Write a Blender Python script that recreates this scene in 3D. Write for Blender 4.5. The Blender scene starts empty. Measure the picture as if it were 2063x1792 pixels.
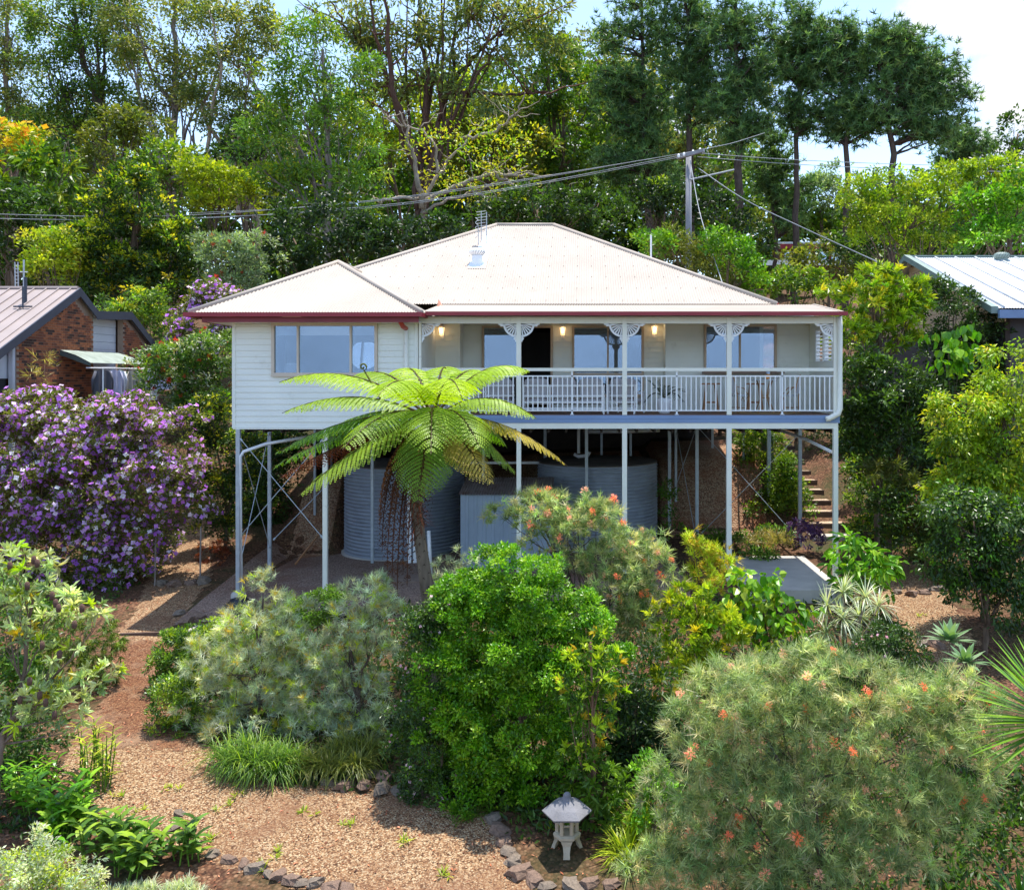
import bpy, math, random
import numpy as np
from mathutils import Vector, Matrix
R = math.radians
S = bpy.context.scene
COL = S.collection
rng = np.random.default_rng(7)
random.seed(7)

# ------------------------------------------------------------------ camera, light, exposure
FPX, CX, CY, CAMY, CAMZ = 1760.0, 1178.0, 759.0, -22.0, 0.95
cam_d = bpy.data.cameras.new('camera'); cam = bpy.data.objects.new('camera', cam_d); COL.objects.link(cam)
cam.location = (0, CAMY, CAMZ); cam.rotation_euler = (R(90), 0, 0)
cam_d.sensor_fit = 'HORIZONTAL'; cam_d.sensor_width = 36; cam_d.lens = 36 * FPX / 2062.5
cam_d.shift_x = (1031.3 - CX) / 2062.5; cam_d.shift_y = (CY - 896) / 2062.5
cam_d.clip_start = 0.1; cam_d.clip_end = 20000
S.camera = cam
SUN = Vector((0.10, 0.17, 1.0)).normalized()
sl = bpy.data.lights.new('sun', 'SUN'); sl.energy = 3.2; sl.angle = R(0.5); sl.color = (1.0, 0.955, 0.88)
so = bpy.data.objects.new('sun', sl); COL.objects.link(so); so.rotation_euler = SUN.to_track_quat('Z', 'Y').to_euler()
wd = bpy.data.worlds.new('World'); S.world = wd; wd.use_nodes = True
wn = wd.node_tree; wn.nodes.clear()
def N(nt, t, **k):
    n = nt.nodes.new(t)
    for a, b in k.items(): setattr(n, a, b)
    return n
def build_world():
    out = N(wn, 'ShaderNodeOutputWorld'); bg = N(wn, 'ShaderNodeBackground'); sky = N(wn, 'ShaderNodeTexSky')
    sky.sky_type = 'NISHITA'; sky.sun_disc = False; sky.sun_elevation = math.asin(SUN.z)
    sky.sun_rotation = math.atan2(SUN.x, SUN.y); sky.air_density = 1.0; sky.dust_density = 0.4; sky.ozone_density = 1.2
    tc = N(wn, 'ShaderNodeTexCoord'); mp = N(wn, 'ShaderNodeMapping'); mp.inputs['Scale'].default_value = (1, 1, 1.9)
    L = wn.links.new
    L(tc.outputs['Generated'], mp.inputs[0])
    nz = N(wn, 'ShaderNodeTexNoise'); nz.inputs['Scale'].default_value = 3.1; nz.inputs['Detail'].default_value = 10; nz.inputs['Roughness'].default_value = .6
    nz.inputs['Distortion'].default_value = .35
    L(mp.outputs[0], nz.inputs['Vector'])
    # a bank of cumulus stands to the right of the pines
    d = N(wn, 'ShaderNodeVectorMath', operation='DISTANCE'); L(tc.outputs['Generated'], d.inputs[0])
    d.inputs[1].default_value = Vector((0.50, 1.0, 0.36)).normalized()
    mr = N(wn, 'ShaderNodeMapRange'); L(d.outputs['Value'], mr.inputs['Value'])
    mr.inputs['From Min'].default_value = .05; mr.inputs['From Max'].default_value = .17; mr.inputs['To Min'].default_value = .12; mr.inputs['To Max'].default_value = -.06
    ad = N(wn, 'ShaderNodeMath', operation='ADD'); L(nz.outputs[0], ad.inputs[0]); L(mr.outputs[0], ad.inputs[1])
    rp = N(wn, 'ShaderNodeValToRGB'); rp.color_ramp.elements[0].position = .52; rp.color_ramp.elements[1].position = .60
    rp.color_ramp.elements[0].color = (.07, .07, .07, 1); L(ad.outputs[0], rp.inputs[0])
    n2 = N(wn, 'ShaderNodeTexNoise'); n2.inputs['Scale'].default_value = 9; n2.inputs['Detail'].default_value = 6; L(mp.outputs[0], n2.inputs['Vector'])
    cc = N(wn, 'ShaderNodeMix', data_type='RGBA'); cc.inputs['A'].default_value = (2.9, 3.0, 3.2, 1); cc.inputs['B'].default_value = (3.6, 3.55, 3.5, 1)
    L(n2.outputs[0], cc.inputs['Factor'])
    mx = N(wn, 'ShaderNodeMix', data_type='RGBA'); L(rp.outputs[0], mx.inputs['Factor']); L(sky.outputs[0], mx.inputs['A']); L(cc.outputs['Result'], mx.inputs['B'])
    L(mx.outputs['Result'], bg.inputs[0]); bg.inputs[1].default_value = 0.15; L(bg.outputs[0], out.inputs[0])
build_world()
S.view_settings.view_transform = 'Standard'; S.view_settings.look = 'None'; S.view_settings.gamma = 1
S.view_settings.exposure = 1.24; S.view_settings.use_curve_mapping = False
S.render.engine = 'CYCLES'; S.cycles.max_bounces = 6; S.cycles.transparent_max_bounces = 8

# ------------------------------------------------------------------ helpers
def at(x, y, D):      # a point of the photograph at distance D -> world
    return Vector(((x - CX) * D / FPX, D + CAMY, CAMZ + (CY - y) * D / FPX))
def lin(c):
    return tuple(((v / 12.92) if v <= .04045 else ((v + .055) / 1.055) ** 2.4) for v in c)
def hx(h):
    return lin(tuple(int(h[i:i + 2], 16) / 255 for i in (0, 2, 4)))
def smooth(t): t = np.clip(t, 0, 1); return t * t * (3 - 2 * t)
NY = [-3000, -400, -100, -40, -30, -20, -12, -8, -2, 0, 5, 14, 20, 30, 45, 60, 80, 150, 400, 3000]
NZ = [-190, -110, -36, -14, -10.5, -7.4, -5.85, -5.38, -4.85, -4.65, -4.1, -1.3, .3, 3, 7.2, 9.3, 10, 6, -20, -150]
TX = [-12, -7.9, -7.5, 2.2, 2.5, 9]; TY = [4.6, 4.9, 8.2, 8.2, 5.9, 6.2]
def gz(X, Y, bumps=True):
    X = np.asarray(X, float); Y = np.asarray(Y, float)
    n = np.interp(Y, NY, NZ)
    pad = np.interp(X, [-9.2, 6.4], [-4.62, -4.1])
    toe = np.interp(X, TX, TY)
    u = pad + smooth((Y - toe) / 2.3) * 2.35 + np.clip(Y - toe - 2.3, 0, 20) * .14
    w = smooth((X + 9.8) / .9) * smooth((7.2 - X) / .9) * smooth((Y + 2.2) / 1.6) * smooth((15 - Y) / 3)
    z = n * (1 - w) + u * w
    sc = smooth((X - 6.7) / .5) * smooth((9.2 - X) / .6) * smooth((Y - 4.6) / .5) * smooth((18 - Y) / 3)
    z = z * (1 - sc) + (-4.12 + .247 * (Y - 5)) * sc
    if bumps:
        a = np.where(Y > 17, .35, .04)
        z = z + a * (np.sin(X * .7 + 1.3) * np.sin(Y * .6) ) + .02 * np.sin(X * 3.1 + Y * 1.7) * (1 - w)
    return z
def gzf(X, Y): return float(gz(X, Y))
def ghit(x, y):       # where the sight line through (x, y) meets the ground
    D = np.arange(7, 70, .05)
    X = (x - CX) * D / FPX; Z = CAMZ + (CY - y) * D / FPX
    g = gz(X, D + CAMY)
    k = np.argmax(Z <= g)
    return Vector((float(X[k]), float(D[k] + CAMY), float(g[k])))

def tag(o, label=None, cat=None, group=None, kind=None):
    if label: o['label'] = label
    if cat: o['category'] = cat
    if group: o['group'] = group
    if kind: o['kind'] = kind
    return o
def thing(name, label, cat, loc=(0, 0, 0), group=None, rz=0):
    o = bpy.data.objects.new(name, None); COL.objects.link(o); o.location = loc; o.rotation_euler = (0, 0, rz)
    o.empty_display_size = .2
    return tag(o, label, cat, group)
def link(name, me, parent=None, loc=None):
    o = bpy.data.objects.new(name, me); COL.objects.link(o)
    if parent: o.parent = parent
    if loc is not None: o.location = loc
    return o

class MB:             # gathers quads and triangles, with a colour per vertex
    def __init__(s, col=(.5, .5, .5)): s.v = []; s.n = 0; s.q = []; s.t = []; s.c = []; s.col = col
    def add(s, v, q=None, t=None, c=None):
        v = np.asarray(v, float).reshape(-1, 3)
        if q is not None and len(q): s.q.append(np.asarray(q, np.int64).reshape(-1, 4) + s.n)
        if t is not None and len(t): s.t.append(np.asarray(t, np.int64).reshape(-1, 3) + s.n)
        if c is None: c = s.col
        c = np.asarray(c, float)
        if c.ndim == 1: c = np.tile(c, (len(v), 1))
        s.v.append(v); s.c.append(c); s.n += len(v)
        return s
    def box(s, x0, y0, z0, x1, y1, z1, c=None):
        v = [(x0, y0, z0), (x1, y0, z0), (x1, y1, z0), (x0, y1, z0), (x0, y0, z1), (x1, y0, z1), (x1, y1, z1), (x0, y1, z1)]
        return s.add(v, [(0, 3, 2, 1), (4, 5, 6, 7), (0, 1, 5, 4), (1, 2, 6, 5), (2, 3, 7, 6), (3, 0, 4, 7)], c=c)
    def bar(s, a, b, w, h=None, c=None):      # a square bar from a to b
        return s.tube([a, b], [w * .7071] * 2, 4, c=c, rot=math.pi / 4)
    def tube(s, pts, rad, n=8, c=None, rot=0.0, cap=True):
        P = np.asarray([tuple(p) for p in pts], float); m = len(P)
        if np.isscalar(rad): rad = [rad] * m
        T = np.gradient(P, axis=0); T /= np.linalg.norm(T, axis=1)[:, None] + 1e-9
        up = np.array([0, 0, 1.0]) if abs(T[:, 2]).mean() < .8 else np.array([0, 1.0, 0])
        A = np.cross(T, up); A /= np.linalg.norm(A, axis=1)[:, None] + 1e-9; B = np.cross(A, T)
        an = rot + np.arange(n) * 2 * math.pi / n
        r = np.asarray(rad, float)[:, None, None]
        V = P[:, None, :] + r * (np.cos(an)[None, :, None] * A[:, None, :] + np.sin(an)[None, :, None] * B[:, None, :])
        q = []
        for i in range(m - 1):
            for j in range(n):
                k = (j + 1) % n; q.append((i * n + j, i * n + k, (i + 1) * n + k, (i + 1) * n + j))
        V = V.reshape(-1, 3); t = []
        if cap and rad[0] > .004:
            for e in (0, m - 1):
                V = np.vstack([V, P[e]]); ci = len(V) - 1
                for j in range(n):
                    k = (j + 1) % n
                    t.append((ci, e * n + k, e * n + j) if e == 0 else (ci, e * n + j, e * n + k))
        return s.add(V, q, t, c=c)
    def lathe(s, prof, n=32, c=None, o=(0, 0, 0), a0=0):
        an = a0 + np.arange(n) * 2 * math.pi / n
        V = np.array([[(r * math.cos(a) + o[0], r * math.sin(a) + o[1], z + o[2]) for a in an] for r, z in prof]).reshape(-1, 3)
        q = [(i * n + j, i * n + (j + 1) % n, (i + 1) * n + (j + 1) % n, (i + 1) * n + j) for i in range(len(prof) - 1) for j in range(n)]
        return s.add(V, q, c=c)
    def mesh(s, name, m, sm=False, off=None):
        me = bpy.data.meshes.new(name)
        V = np.vstack(s.v); C = np.vstack(s.c)
        if off is not None: V = V - np.asarray(tuple(off))
        Q = np.vstack(s.q) if s.q else np.zeros((0, 4), np.int64); T = np.vstack(s.t) if s.t else np.zeros((0, 3), np.int64)
        me.vertices.add(len(V)); me.vertices.foreach_set('co', V.astype(np.float32).ravel())
        li = np.concatenate([Q.ravel(), T.ravel()]).astype(np.int32)
        me.loops.add(len(li)); me.loops.foreach_set('vertex_index', li)
        ls = np.concatenate([np.arange(len(Q)) * 4, len(Q) * 4 + np.arange(len(T)) * 3]).astype(np.int32)
        me.polygons.add(len(ls)); me.polygons.foreach_set('loop_start', ls)
        me.polygons.foreach_set('use_smooth', np.full(len(ls), bool(sm)))
        me.update(calc_edges=True)
        a = me.color_attributes.new('Col', 'FLOAT_COLOR', 'POINT')
        a.data.foreach_set('color', np.hstack([C, np.ones((len(C), 1))]).astype(np.float32).ravel())
        me.materials.append(m)
        return me
    def build(s, name, m, parent=None, sm=False, off=None, loc=None):
        return link(name, s.mesh(name, m, sm, off), parent, loc)

# ------------------------------------------------------------------ materials
MAT = {}
def mat(name, color=None, rough=.6, vary=.12, scale=3.0, bump=0.0, bscale=40, metal=0, attr=False, spec=.5, stain=None, stretch=None):
    if name in MAT: return MAT[name]
    m = bpy.data.materials.new(name); m.use_nodes = True; nt = m.node_tree; L = nt.links.new
    b = nt.nodes['Principled BSDF']; b.inputs['Roughness'].default_value = rough; b.inputs['Metallic'].default_value = metal
    b.inputs['Specular IOR Level'].default_value = spec
    tc = N(nt, 'ShaderNodeTexCoord'); vec = tc.outputs['Object']
    if stretch:
        mp = N(nt, 'ShaderNodeMapping'); mp.inputs['Scale'].default_value = stretch; L(vec, mp.inputs[0]); vec = mp.outputs[0]
    nz = N(nt, 'ShaderNodeTexNoise'); nz.inputs['Scale'].default_value = scale; nz.inputs['Detail'].default_value = 6; L(vec, nz.inputs['Vector'])
    hv = N(nt, 'ShaderNodeMapRange'); L(nz.outputs[0], hv.inputs['Value']); hv.inputs['From Min'].default_value = .3; hv.inputs['From Max'].default_value = .7
    hv.inputs['To Min'].default_value = 1 - vary; hv.inputs['To Max'].default_value = 1 + vary
    mu = N(nt, 'ShaderNodeVectorMath', operation='SCALE'); L(hv.outputs[0], mu.inputs['Scale'])
    if attr:
        at_ = N(nt, 'ShaderNodeAttribute'); at_.attribute_name = 'Col'; L(at_.outputs['Color'], mu.inputs[0])
    else: mu.inputs[0].default_value = color
    last = mu.outputs[0]
    if stain:
        n3 = N(nt, 'ShaderNodeTexNoise'); n3.inputs['Scale'].default_value = stain[1]; n3.inputs['Detail'].default_value = 8; n3.inputs['Roughness'].default_value = .7; L(vec, n3.inputs['Vector'])
        rp = N(nt, 'ShaderNodeValToRGB'); rp.color_ramp.elements[0].position = stain[2]; rp.color_ramp.elements[1].position = stain[2] + .16; L(n3.outputs[0], rp.inputs[0])
        mx = N(nt, 'ShaderNodeMix', data_type='RGBA'); L(rp.outputs[0], mx.inputs['Factor']); L(last, mx.inputs['A']); mx.inputs['B'].default_value = (*stain[0], 1)
        ml = N(nt, 'ShaderNodeMath', operation='MULTIPLY'); L(rp.outputs[0], ml.inputs[0]); ml.inputs[1].default_value = stain[3]; L(ml.outputs[0], mx.inputs['Factor']); last = mx.outputs['Result']
    L(last, b.inputs['Base Color'])
    if bump:
        bn = N(nt, 'ShaderNodeTexNoise'); bn.inputs['Scale'].default_value = bscale; bn.inputs['Detail'].default_value = 4; L(vec, bn.inputs['Vector'])
        bp = N(nt, 'ShaderNodeBump'); bp.inputs['Strength'].default_value = bump; bp.inputs['Distance'].default_value = .02; L(bn.outputs[0], bp.inputs['Height']); L(bp.outputs[0], b.inputs['Normal'])
    MAT[name] = m
    return m
def leaf_mat(name, trans=.42, rough=.42, spec=.5, tint=(1.25, 1.35, .45)):
    m = bpy.data.materials.new(name); m.use_nodes = True; nt = m.node_tree; L = nt.links.new
    b = nt.nodes['Principled BSDF']; o = nt.nodes['Material Output']
    a = N(nt, 'ShaderNodeAttribute'); a.attribute_name = 'Col'
    L(a.outputs['Color'], b.inputs['Base Color']); b.inputs['Roughness'].default_value = rough; b.inputs['Specular IOR Level'].default_value = spec
    t = N(nt, 'ShaderNodeBsdfTranslucent'); v = N(nt, 'ShaderNodeVectorMath', operation='MULTIPLY'); v.inputs[1].default_value = tint
    L(a.outputs['Color'], v.inputs[0]); L(v.outputs[0], t.inputs[0])
    mx = N(nt, 'ShaderNodeMixShader'); mx.inputs[0].default_value = trans; L(b.outputs[0], mx.inputs[1]); L(t.outputs[0], mx.inputs[2]); L(mx.outputs[0], o.inputs[0])
    MAT[name] = m
    return m
LEAF = leaf_mat('leaf'); NEED = leaf_mat('needle_leaf', .36, .5, .5, (1.15, 1.2, .6)); PETAL = leaf_mat('petal', .5, .6, .2, (1.1, 1.0, 1.1))
FERN = leaf_mat('fern_leaf', .42, .45, .4, (1.3, 1.35, .35)); GLOSS = leaf_mat('glossy_leaf', .32, .36, .5)
BARK = mat('bark', attr=True, rough=.9, vary=.35, scale=9, bump=.6, bscale=25, stretch=(1, 1, .25), spec=.2)

def gravel_mat(name, cols, scale=38, patch=((.20, .10, .055), .7, .55, .75), bump=.8, dist=.02, fine=.5):
    m = bpy.data.materials.new(name); m.use_nodes = True; nt = m.node_tree; L = nt.links.new
    b = nt.nodes['Principled BSDF']; b.inputs['Roughness'].default_value = .9; b.inputs['Specular IOR Level'].default_value = .2
    tc = N(nt, 'ShaderNodeTexCoord'); v = tc.outputs['Object']
    vo = N(nt, 'ShaderNodeTexVoronoi'); vo.inputs['Scale'].default_value = scale; L(v, vo.inputs['Vector'])
    wn_ = N(nt, 'ShaderNodeSeparateColor'); L(vo.outputs['Color'], wn_.inputs[0])
    rp = N(nt, 'ShaderNodeValToRGB'); el = rp.color_ramp.elements
    while len(el) < len(cols): el.new(.5)
    for i, c in enumerate(cols): el[i].position = i / (len(cols) - 1); el[i].color = (*c, 1)
    L(wn_.outputs[0], rp.inputs[0])
    # crevices between stones
    rd = N(nt, 'ShaderNodeMapRange'); L(vo.outputs['Distance'], rd.inputs['Value']); rd.inputs['From Min'].default_value = .25; rd.inputs['From Max'].default_value = .75
    rd.inputs['To Min'].default_value = 1; rd.inputs['To Max'].default_value = .55
    ms = N(nt, 'ShaderNodeVectorMath', operation='SCALE'); L(rp.outputs[0], ms.inputs[0]); L(rd.outputs[0], ms.inputs['Scale'])
    n1 = N(nt, 'ShaderNodeTexNoise'); n1.inputs['Scale'].default_value = patch[1]; n1.inputs['Detail'].default_value = 9; n1.inputs['Roughness'].default_value = .68; L(v, n1.inputs['Vector'])
    r2 = N(nt, 'ShaderNodeMapRange'); L(n1.outputs[0], r2.inputs['Value']); r2.inputs['From Min'].default_value = patch[2] - .07; r2.inputs['From Max'].default_value = patch[2] + .12
    r2.inputs['To Max'].default_value = patch[3]
    mx = N(nt, 'ShaderNodeMix', data_type='RGBA'); L(r2.outputs[0], mx.inputs['Factor']); L(ms.outputs[0], mx.inputs['A']); mx.inputs['B'].default_value = (*patch[0], 1)
    # leaf litter specks
    v2 = N(nt, 'ShaderNodeTexVoronoi'); v2.inputs['Scale'].default_value = 9; v2.inputs['Randomness'].default_value = 1; L(v, v2.inputs['Vector'])
    sp = N(nt, 'ShaderNodeMath', operation='LESS_THAN'); L(v2.outputs['Distance'], sp.inputs[0]); sp.inputs[1].default_value = .13
    s3 = N(nt, 'ShaderNodeMath', operation='MULTIPLY'); L(sp.outputs[0], s3.inputs[0]); s3.inputs[1].default_value = fine
    m2 = N(nt, 'ShaderNodeMix', data_type='RGBA'); L(s3.outputs[0], m2.inputs['Factor']); L(mx.outputs['Result'], m2.inputs['A']); m2.inputs['B'].default_value = (.10, .055, .035, 1)
    L(m2.outputs['Result'], b.inputs['Base Color'])
    bp = N(nt, 'ShaderNodeBump'); bp.inputs['Strength'].default_value = bump; bp.inputs['Distance'].default_value = dist; bp.invert = True
    L(vo.outputs['Distance'], bp.inputs['Height']); L(bp.outputs[0], b.inputs['Normal'])
    return m
GRAVEL = gravel_mat('path_gravel', [hx('4e382a'), hx('805c42'), hx('9e7654'), hx('b4906a'), hx('d0b894'), hx('8c6446')], 46)
SOIL = gravel_mat('soil_and_mulch', [hx('3c2a20'), hx('6a4632'), hx('7d5a42'), hx('5a4030'), hx('927055')], 22, ((.035, .05, .015), .55, .52, .75), .6)
PADG = gravel_mat('pad_gravel', [hx('5d4b42'), hx('93796a'), hx('ae9686'), hx('a07e6c'), hx('c4ae9a')], 45, (hx('6e3f2a'), .5, .55, .6), .6, .015, .2)
BANK = gravel_mat('bank_gravel', [hx('80604a'), hx('b08c70'), hx('cdb08e'), hx('bd987a'), hx('96644a')], 26, (hx('8e4f30'), .6, .5, .7), 1, .04, .1)

# ------------------------------------------------------------------ the ground
def grade(lo, hi, step, far, k=1.22):
    a = list(np.arange(lo, hi, step)); s = step; x = a[-1]; up = []
    while x < far: s *= k; x += s; up.append(x)
    s = step; x = lo; dn = []
    while x > -far: s *= k; x -= s; dn.append(x)
    return np.array(dn[::-1] + a + up)
def sheet(name, xs, ys, m, dz=0, keep=None, sm=True):
    X, Y = np.meshgrid(xs, ys); Z = gz(X, Y) + dz; nx = len(xs); ny = len(ys)
    V = np.stack([X, Y, Z], -1).reshape(-1, 3)
    i = (np.arange(ny - 1)[:, None] * nx + np.arange(nx - 1)[None, :]).ravel()
    Q = np.stack([i, i + 1, i + nx + 1, i + nx], 1)
    if keep is not None:
        c = V[Q].mean(1); Q = Q[keep(c[:, 0], c[:, 1])]
        u, inv = np.unique(Q, return_inverse=True); V = V[u]; Q = inv.reshape(-1, 4)
    o = MB().add(V, Q).build(name, m, sm=sm); tag(o, kind='structure'); return o
sheet('ground', grade(-19, 16, .3, 3000), grade(-13, 18, .3, 3000), SOIL)
def inpoly(poly):
    P = np.array([(p[0], p[1]) for p in poly])
    def f(x, y):
        wob = .10 * np.sin(x * 5.1 + y * 3.3) + .06 * np.sin(x * 13 - y * 11); x = x + wob; y = y - wob
        r = np.zeros(len(x), bool); j = len(P) - 1
        for i in range(len(P)):
            c = ((P[i, 1] > y) != (P[j, 1] > y)) & (x < (P[j, 0] - P[i, 0]) * (y - P[i, 1]) / (P[j, 1] - P[i, 1] + 1e-12) + P[i, 0]); r ^= c; j = i
        return r
    return f
PATHF = []
def patch(name, px, m, step=.09, dz=.006):
    poly = [ghit(*p) for p in px]; PATHF.append(inpoly(poly)); xs = [p.x for p in poly]; ys = [p.y for p in poly]
    return sheet(name, np.arange(min(xs) - .2, max(xs) + .2, step), np.arange(min(ys) - .2, max(ys) + .2, step), m, dz, inpoly(poly))
patch('gravel_path', [(300, 1170), (235, 1290), (215, 1400), (160, 1480), (120, 1560), (200, 1650), (330, 1710), (420, 1735), (540, 1770), (760, 1880), (1120, 1880),
      (1040, 1750), (1000, 1650), (900, 1600), (780, 1590), (560, 1580), (430, 1520), (345, 1450), (330, 1350), (350, 1280), (370, 1235), (420, 1180), (425, 1040), (380, 1030), (330, 1110)], GRAVEL)
patch('shaded_bark_path', [(236, 1288), (344, 1288), (330, 1345), (335, 1420), (370, 1500), (330, 1520), (250, 1500), (150, 1510), (130, 1540), (165, 1470), (212, 1400)], gravel_mat('shaded_red_bark_mulch', [hx('4c3022'), hx('7a503a'), hx('946848'), hx('6c4430'), hx('ac8460')], 44, ((.36, .25, .16), .9, .54, .7), .8), dz=.012)  # red mulch zone; dappled shade on the path is put into its colour too
patch('side_path', [(1780, 1120), (1840, 1120), (1900, 1190), (1960, 1290), (1960, 1400), (1850, 1400), (1820, 1290), (1770, 1200)], GRAVEL)
sheet('gravel_pad', np.arange(-9.6, 2.6, .15), np.arange(-1.6, 8.6, .15), PADG, .008, lambda x, y: (y < np.interp(x, TX, TY) + .2))
sheet('gravel_bank', np.concatenate([np.arange(-9.2, 6.0, .15)]), np.arange(4.2, 11, .15), BANK, .014, lambda x, y: (y >= np.interp(x, TX, TY) - .1 + .15 * np.sin(x * 3)))
CONC = mat('concrete', hx('b4aea6'), .85, .12, 2, .3, 60, stain=(hx('6f6a62'), 1.2, .58, .5))
MB().box(3.75, -1.35, -4.6, 6.15, 2.6, -4.085).build('concrete_pad', CONC)['kind'] = 'structure'
def reflected_hills():  # unseen ridges added and raised for the window panes to reflect
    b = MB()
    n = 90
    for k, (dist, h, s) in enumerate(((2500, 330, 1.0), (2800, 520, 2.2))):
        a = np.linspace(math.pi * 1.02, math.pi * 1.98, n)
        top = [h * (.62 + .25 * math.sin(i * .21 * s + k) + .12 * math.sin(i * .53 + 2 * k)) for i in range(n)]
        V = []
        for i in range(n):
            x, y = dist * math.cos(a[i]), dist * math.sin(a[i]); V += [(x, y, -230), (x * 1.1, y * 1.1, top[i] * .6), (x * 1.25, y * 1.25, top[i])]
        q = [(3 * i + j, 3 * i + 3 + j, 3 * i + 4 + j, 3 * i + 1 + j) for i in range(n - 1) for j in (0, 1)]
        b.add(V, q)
    b.build('added_hills', mat('painted_haze_hills', hx('7c8c9a'), .95, .12, .004), sm=True)['kind'] = 'structure'  # blue-grey of distance haze is put into the base colour
reflected_hills()

# ------------------------------------------------------------------ the house on stilts
ROOF = mat('cream_roof_steel', hx('aea295'), .55, .07, .8, spec=.3, stain=(hx('93867a'), 1.1, .58, .4))
REDP = mat('red_paint', hx('9c2f38'), .45, .1, 2)
WALLP = mat('cream_wall_paint', hx('f3f4ea'), .6, .04, 1.2, stain=(hx('b9b4a0'), 1.3, .60, .45))
TRIM = mat('cream_trim_paint', hx('f4f1e2'), .5, .05, 2, stain=(hx('8f8a78'), 4, .60, .45))
WHITE = mat('white_paint', hx('f8f8f8'), .45, .03, 2)
BLUE = mat('blue_fascia_paint', hx('7f96bb'), .6, .1, 2, stain=(hx('5f7498'), 3, .58, .5), stretch=(.3, 1, 1))
GALV = mat('galvanised_steel', hx('b3bac0'), .45, .12, 6, metal=.3)
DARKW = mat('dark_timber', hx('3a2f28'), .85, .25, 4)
DECK = mat('deck_timber', hx('7d5c4a'), .7, .2, 3, stretch=(1, 6, 1))
TANF = mat('tan_window_frame', hx('c9b096'), .5, .05, 3)
BEIGEF = mat('beige_window_frame', hx('d9c9b6'), .5, .05, 3)
ROOM = mat('room_paint', hx('8f8a86'), .8, .1, 2)
def glass():
    m = bpy.data.materials.new('window_glass'); m.use_nodes = True; nt = m.node_tree; L = nt.links.new
    o = nt.nodes['Material Output']; nt.nodes.remove(nt.nodes['Principled BSDF'])
    g = N(nt, 'ShaderNodeBsdfGlossy'); g.inputs['Roughness'].default_value = .015; g.inputs['Color'].default_value = (.62, .76, .95, 1)
    t = N(nt, 'ShaderNodeBsdfTransparent'); t.inputs['Color'].default_value = (.93, .95, .96, 1)
    mx = N(nt, 'ShaderNodeMixShader'); mx.inputs[0].default_value = .32; L(t.outputs[0], mx.inputs[1]); L(g.outputs[0], mx.inputs[2]); L(mx.outputs[0], o.inputs[0])
    return m
GLASS = glass()
house = thing('house', 'cream weatherboard house raised on tall steel posts with a hipped cream roof and long verandah', 'house', (0, 0, -4.4))
def hp(mb, name, m, parent=None, sm=False):       # a part of the house, built in world space
    o = mb.mesh(name, m, sm, (0, 0, -4.4)) if True else None
    ob = link(name, o, house) if parent is None else link(name, o, parent)
    return ob
def corr(P0, P1, hi, up, nrm, pitch=.072, amp=.011):
    """corrugated sheet: eave from P0 to P1, reaching up the slope by hi(u) metres; ribs run up the slope"""
    P0 = np.array(P0, float); P1 = np.array(P1, float); Lg = np.linalg.norm(P1 - P0); n = int(Lg / pitch * 6)
    u = np.linspace(0, Lg, n + 1); e = (P1 - P0) / Lg; w = amp * np.sin(u / pitch * 2 * math.pi)
    h = np.array([hi(x) for x in u]); nn = np.array(nrm); uu = np.array(up)
    A = P0 + e * u[:, None] + nn * w[:, None]; B = A + uu * h[:, None]
    V = np.vstack([A, B]); i = np.arange(n); Q = np.stack([i, i + 1, i + n + 2, i + n + 1], 1)
    return MB().add(V, Q)
def unit(v): v = np.array(v, float); return v / np.linalg.norm(v)
def slope(P0, P1, apexes, name, parent=None):
    """a roof face over the eave P0-P1; apexes: one or two points (ridge)"""
    P0 = np.array(P0, float); P1 = np.array(P1, float); e = unit(P1 - P0); A = [np.array(a, float) for a in apexes]
    nrm = unit(np.cross(e, A[0] - P0)); nrm = nrm if nrm[2] > 0 else -nrm
    up = unit(np.cross(nrm, e)); up = up if up[2] > 0 else -up
    Lg = np.linalg.norm(P1 - P0); us = [0] + [float(np.dot(a - P0, e)) for a in A] + [Lg]; hs = [0] + [float(np.dot(a - P0, up)) for a in A] + [0]
    return hp(corr(P0, P1, lambda x: float(np.interp(x, us, hs)), up, nrm), name, ROOF, parent, True)
# main roof
E0, E1, RZ, EZ = -9.6, 5.35, 6.30, 2.985
RL, RR, RY = (-3.1, 8.8, RZ), (-1.1, 8.8, RZ), 8.8
mr = slope((E0, 2.4, EZ), (E1, 2.4, EZ), [RL, RR], 'roof')
slope((E1, 2.4, EZ), (E1, 15.2, EZ), [RR], 'roof_slope', mr); slope((E1, 15.2, EZ), (E0, 15.2, EZ), [RR, RL], 'roof_slope', mr)
slope((E0, 15.2, EZ), (E0, 2.4, EZ), [RL], 'roof_slope', mr)
def cap(a, b, parent, r=.075, nm='ridge_cap'):
    a, b = Vector(a), Vector(b); m = MB(); m.tube([a, b], [r, r], 8); return hp(m, nm, ROOF, parent, True)
for a, b in ((RL, RR), (RL, (E0, 2.4, EZ)), (RR, (E1, 2.4, EZ)), (RR, (E1, 15.2, EZ)), (RL, (E0, 15.2, EZ))): cap(a, b, mr)
m = MB(); m.tube([Vector(RR) + Vector((.03, .07, .02)), Vector((E1 + .05, 2.45, EZ))], .045, 6); m.tube([Vector(RL) + Vector((0, .1, .02)), Vector(RR) + Vector((.03, .1, .02))], .045, 6)
m.tube([Vector(RL) + Vector((-.03, .07, .02)), Vector((E0, 2.45, EZ))], .045, 6); hp(m, 'red_ridge_flashing', REDP, mr, True)
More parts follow.
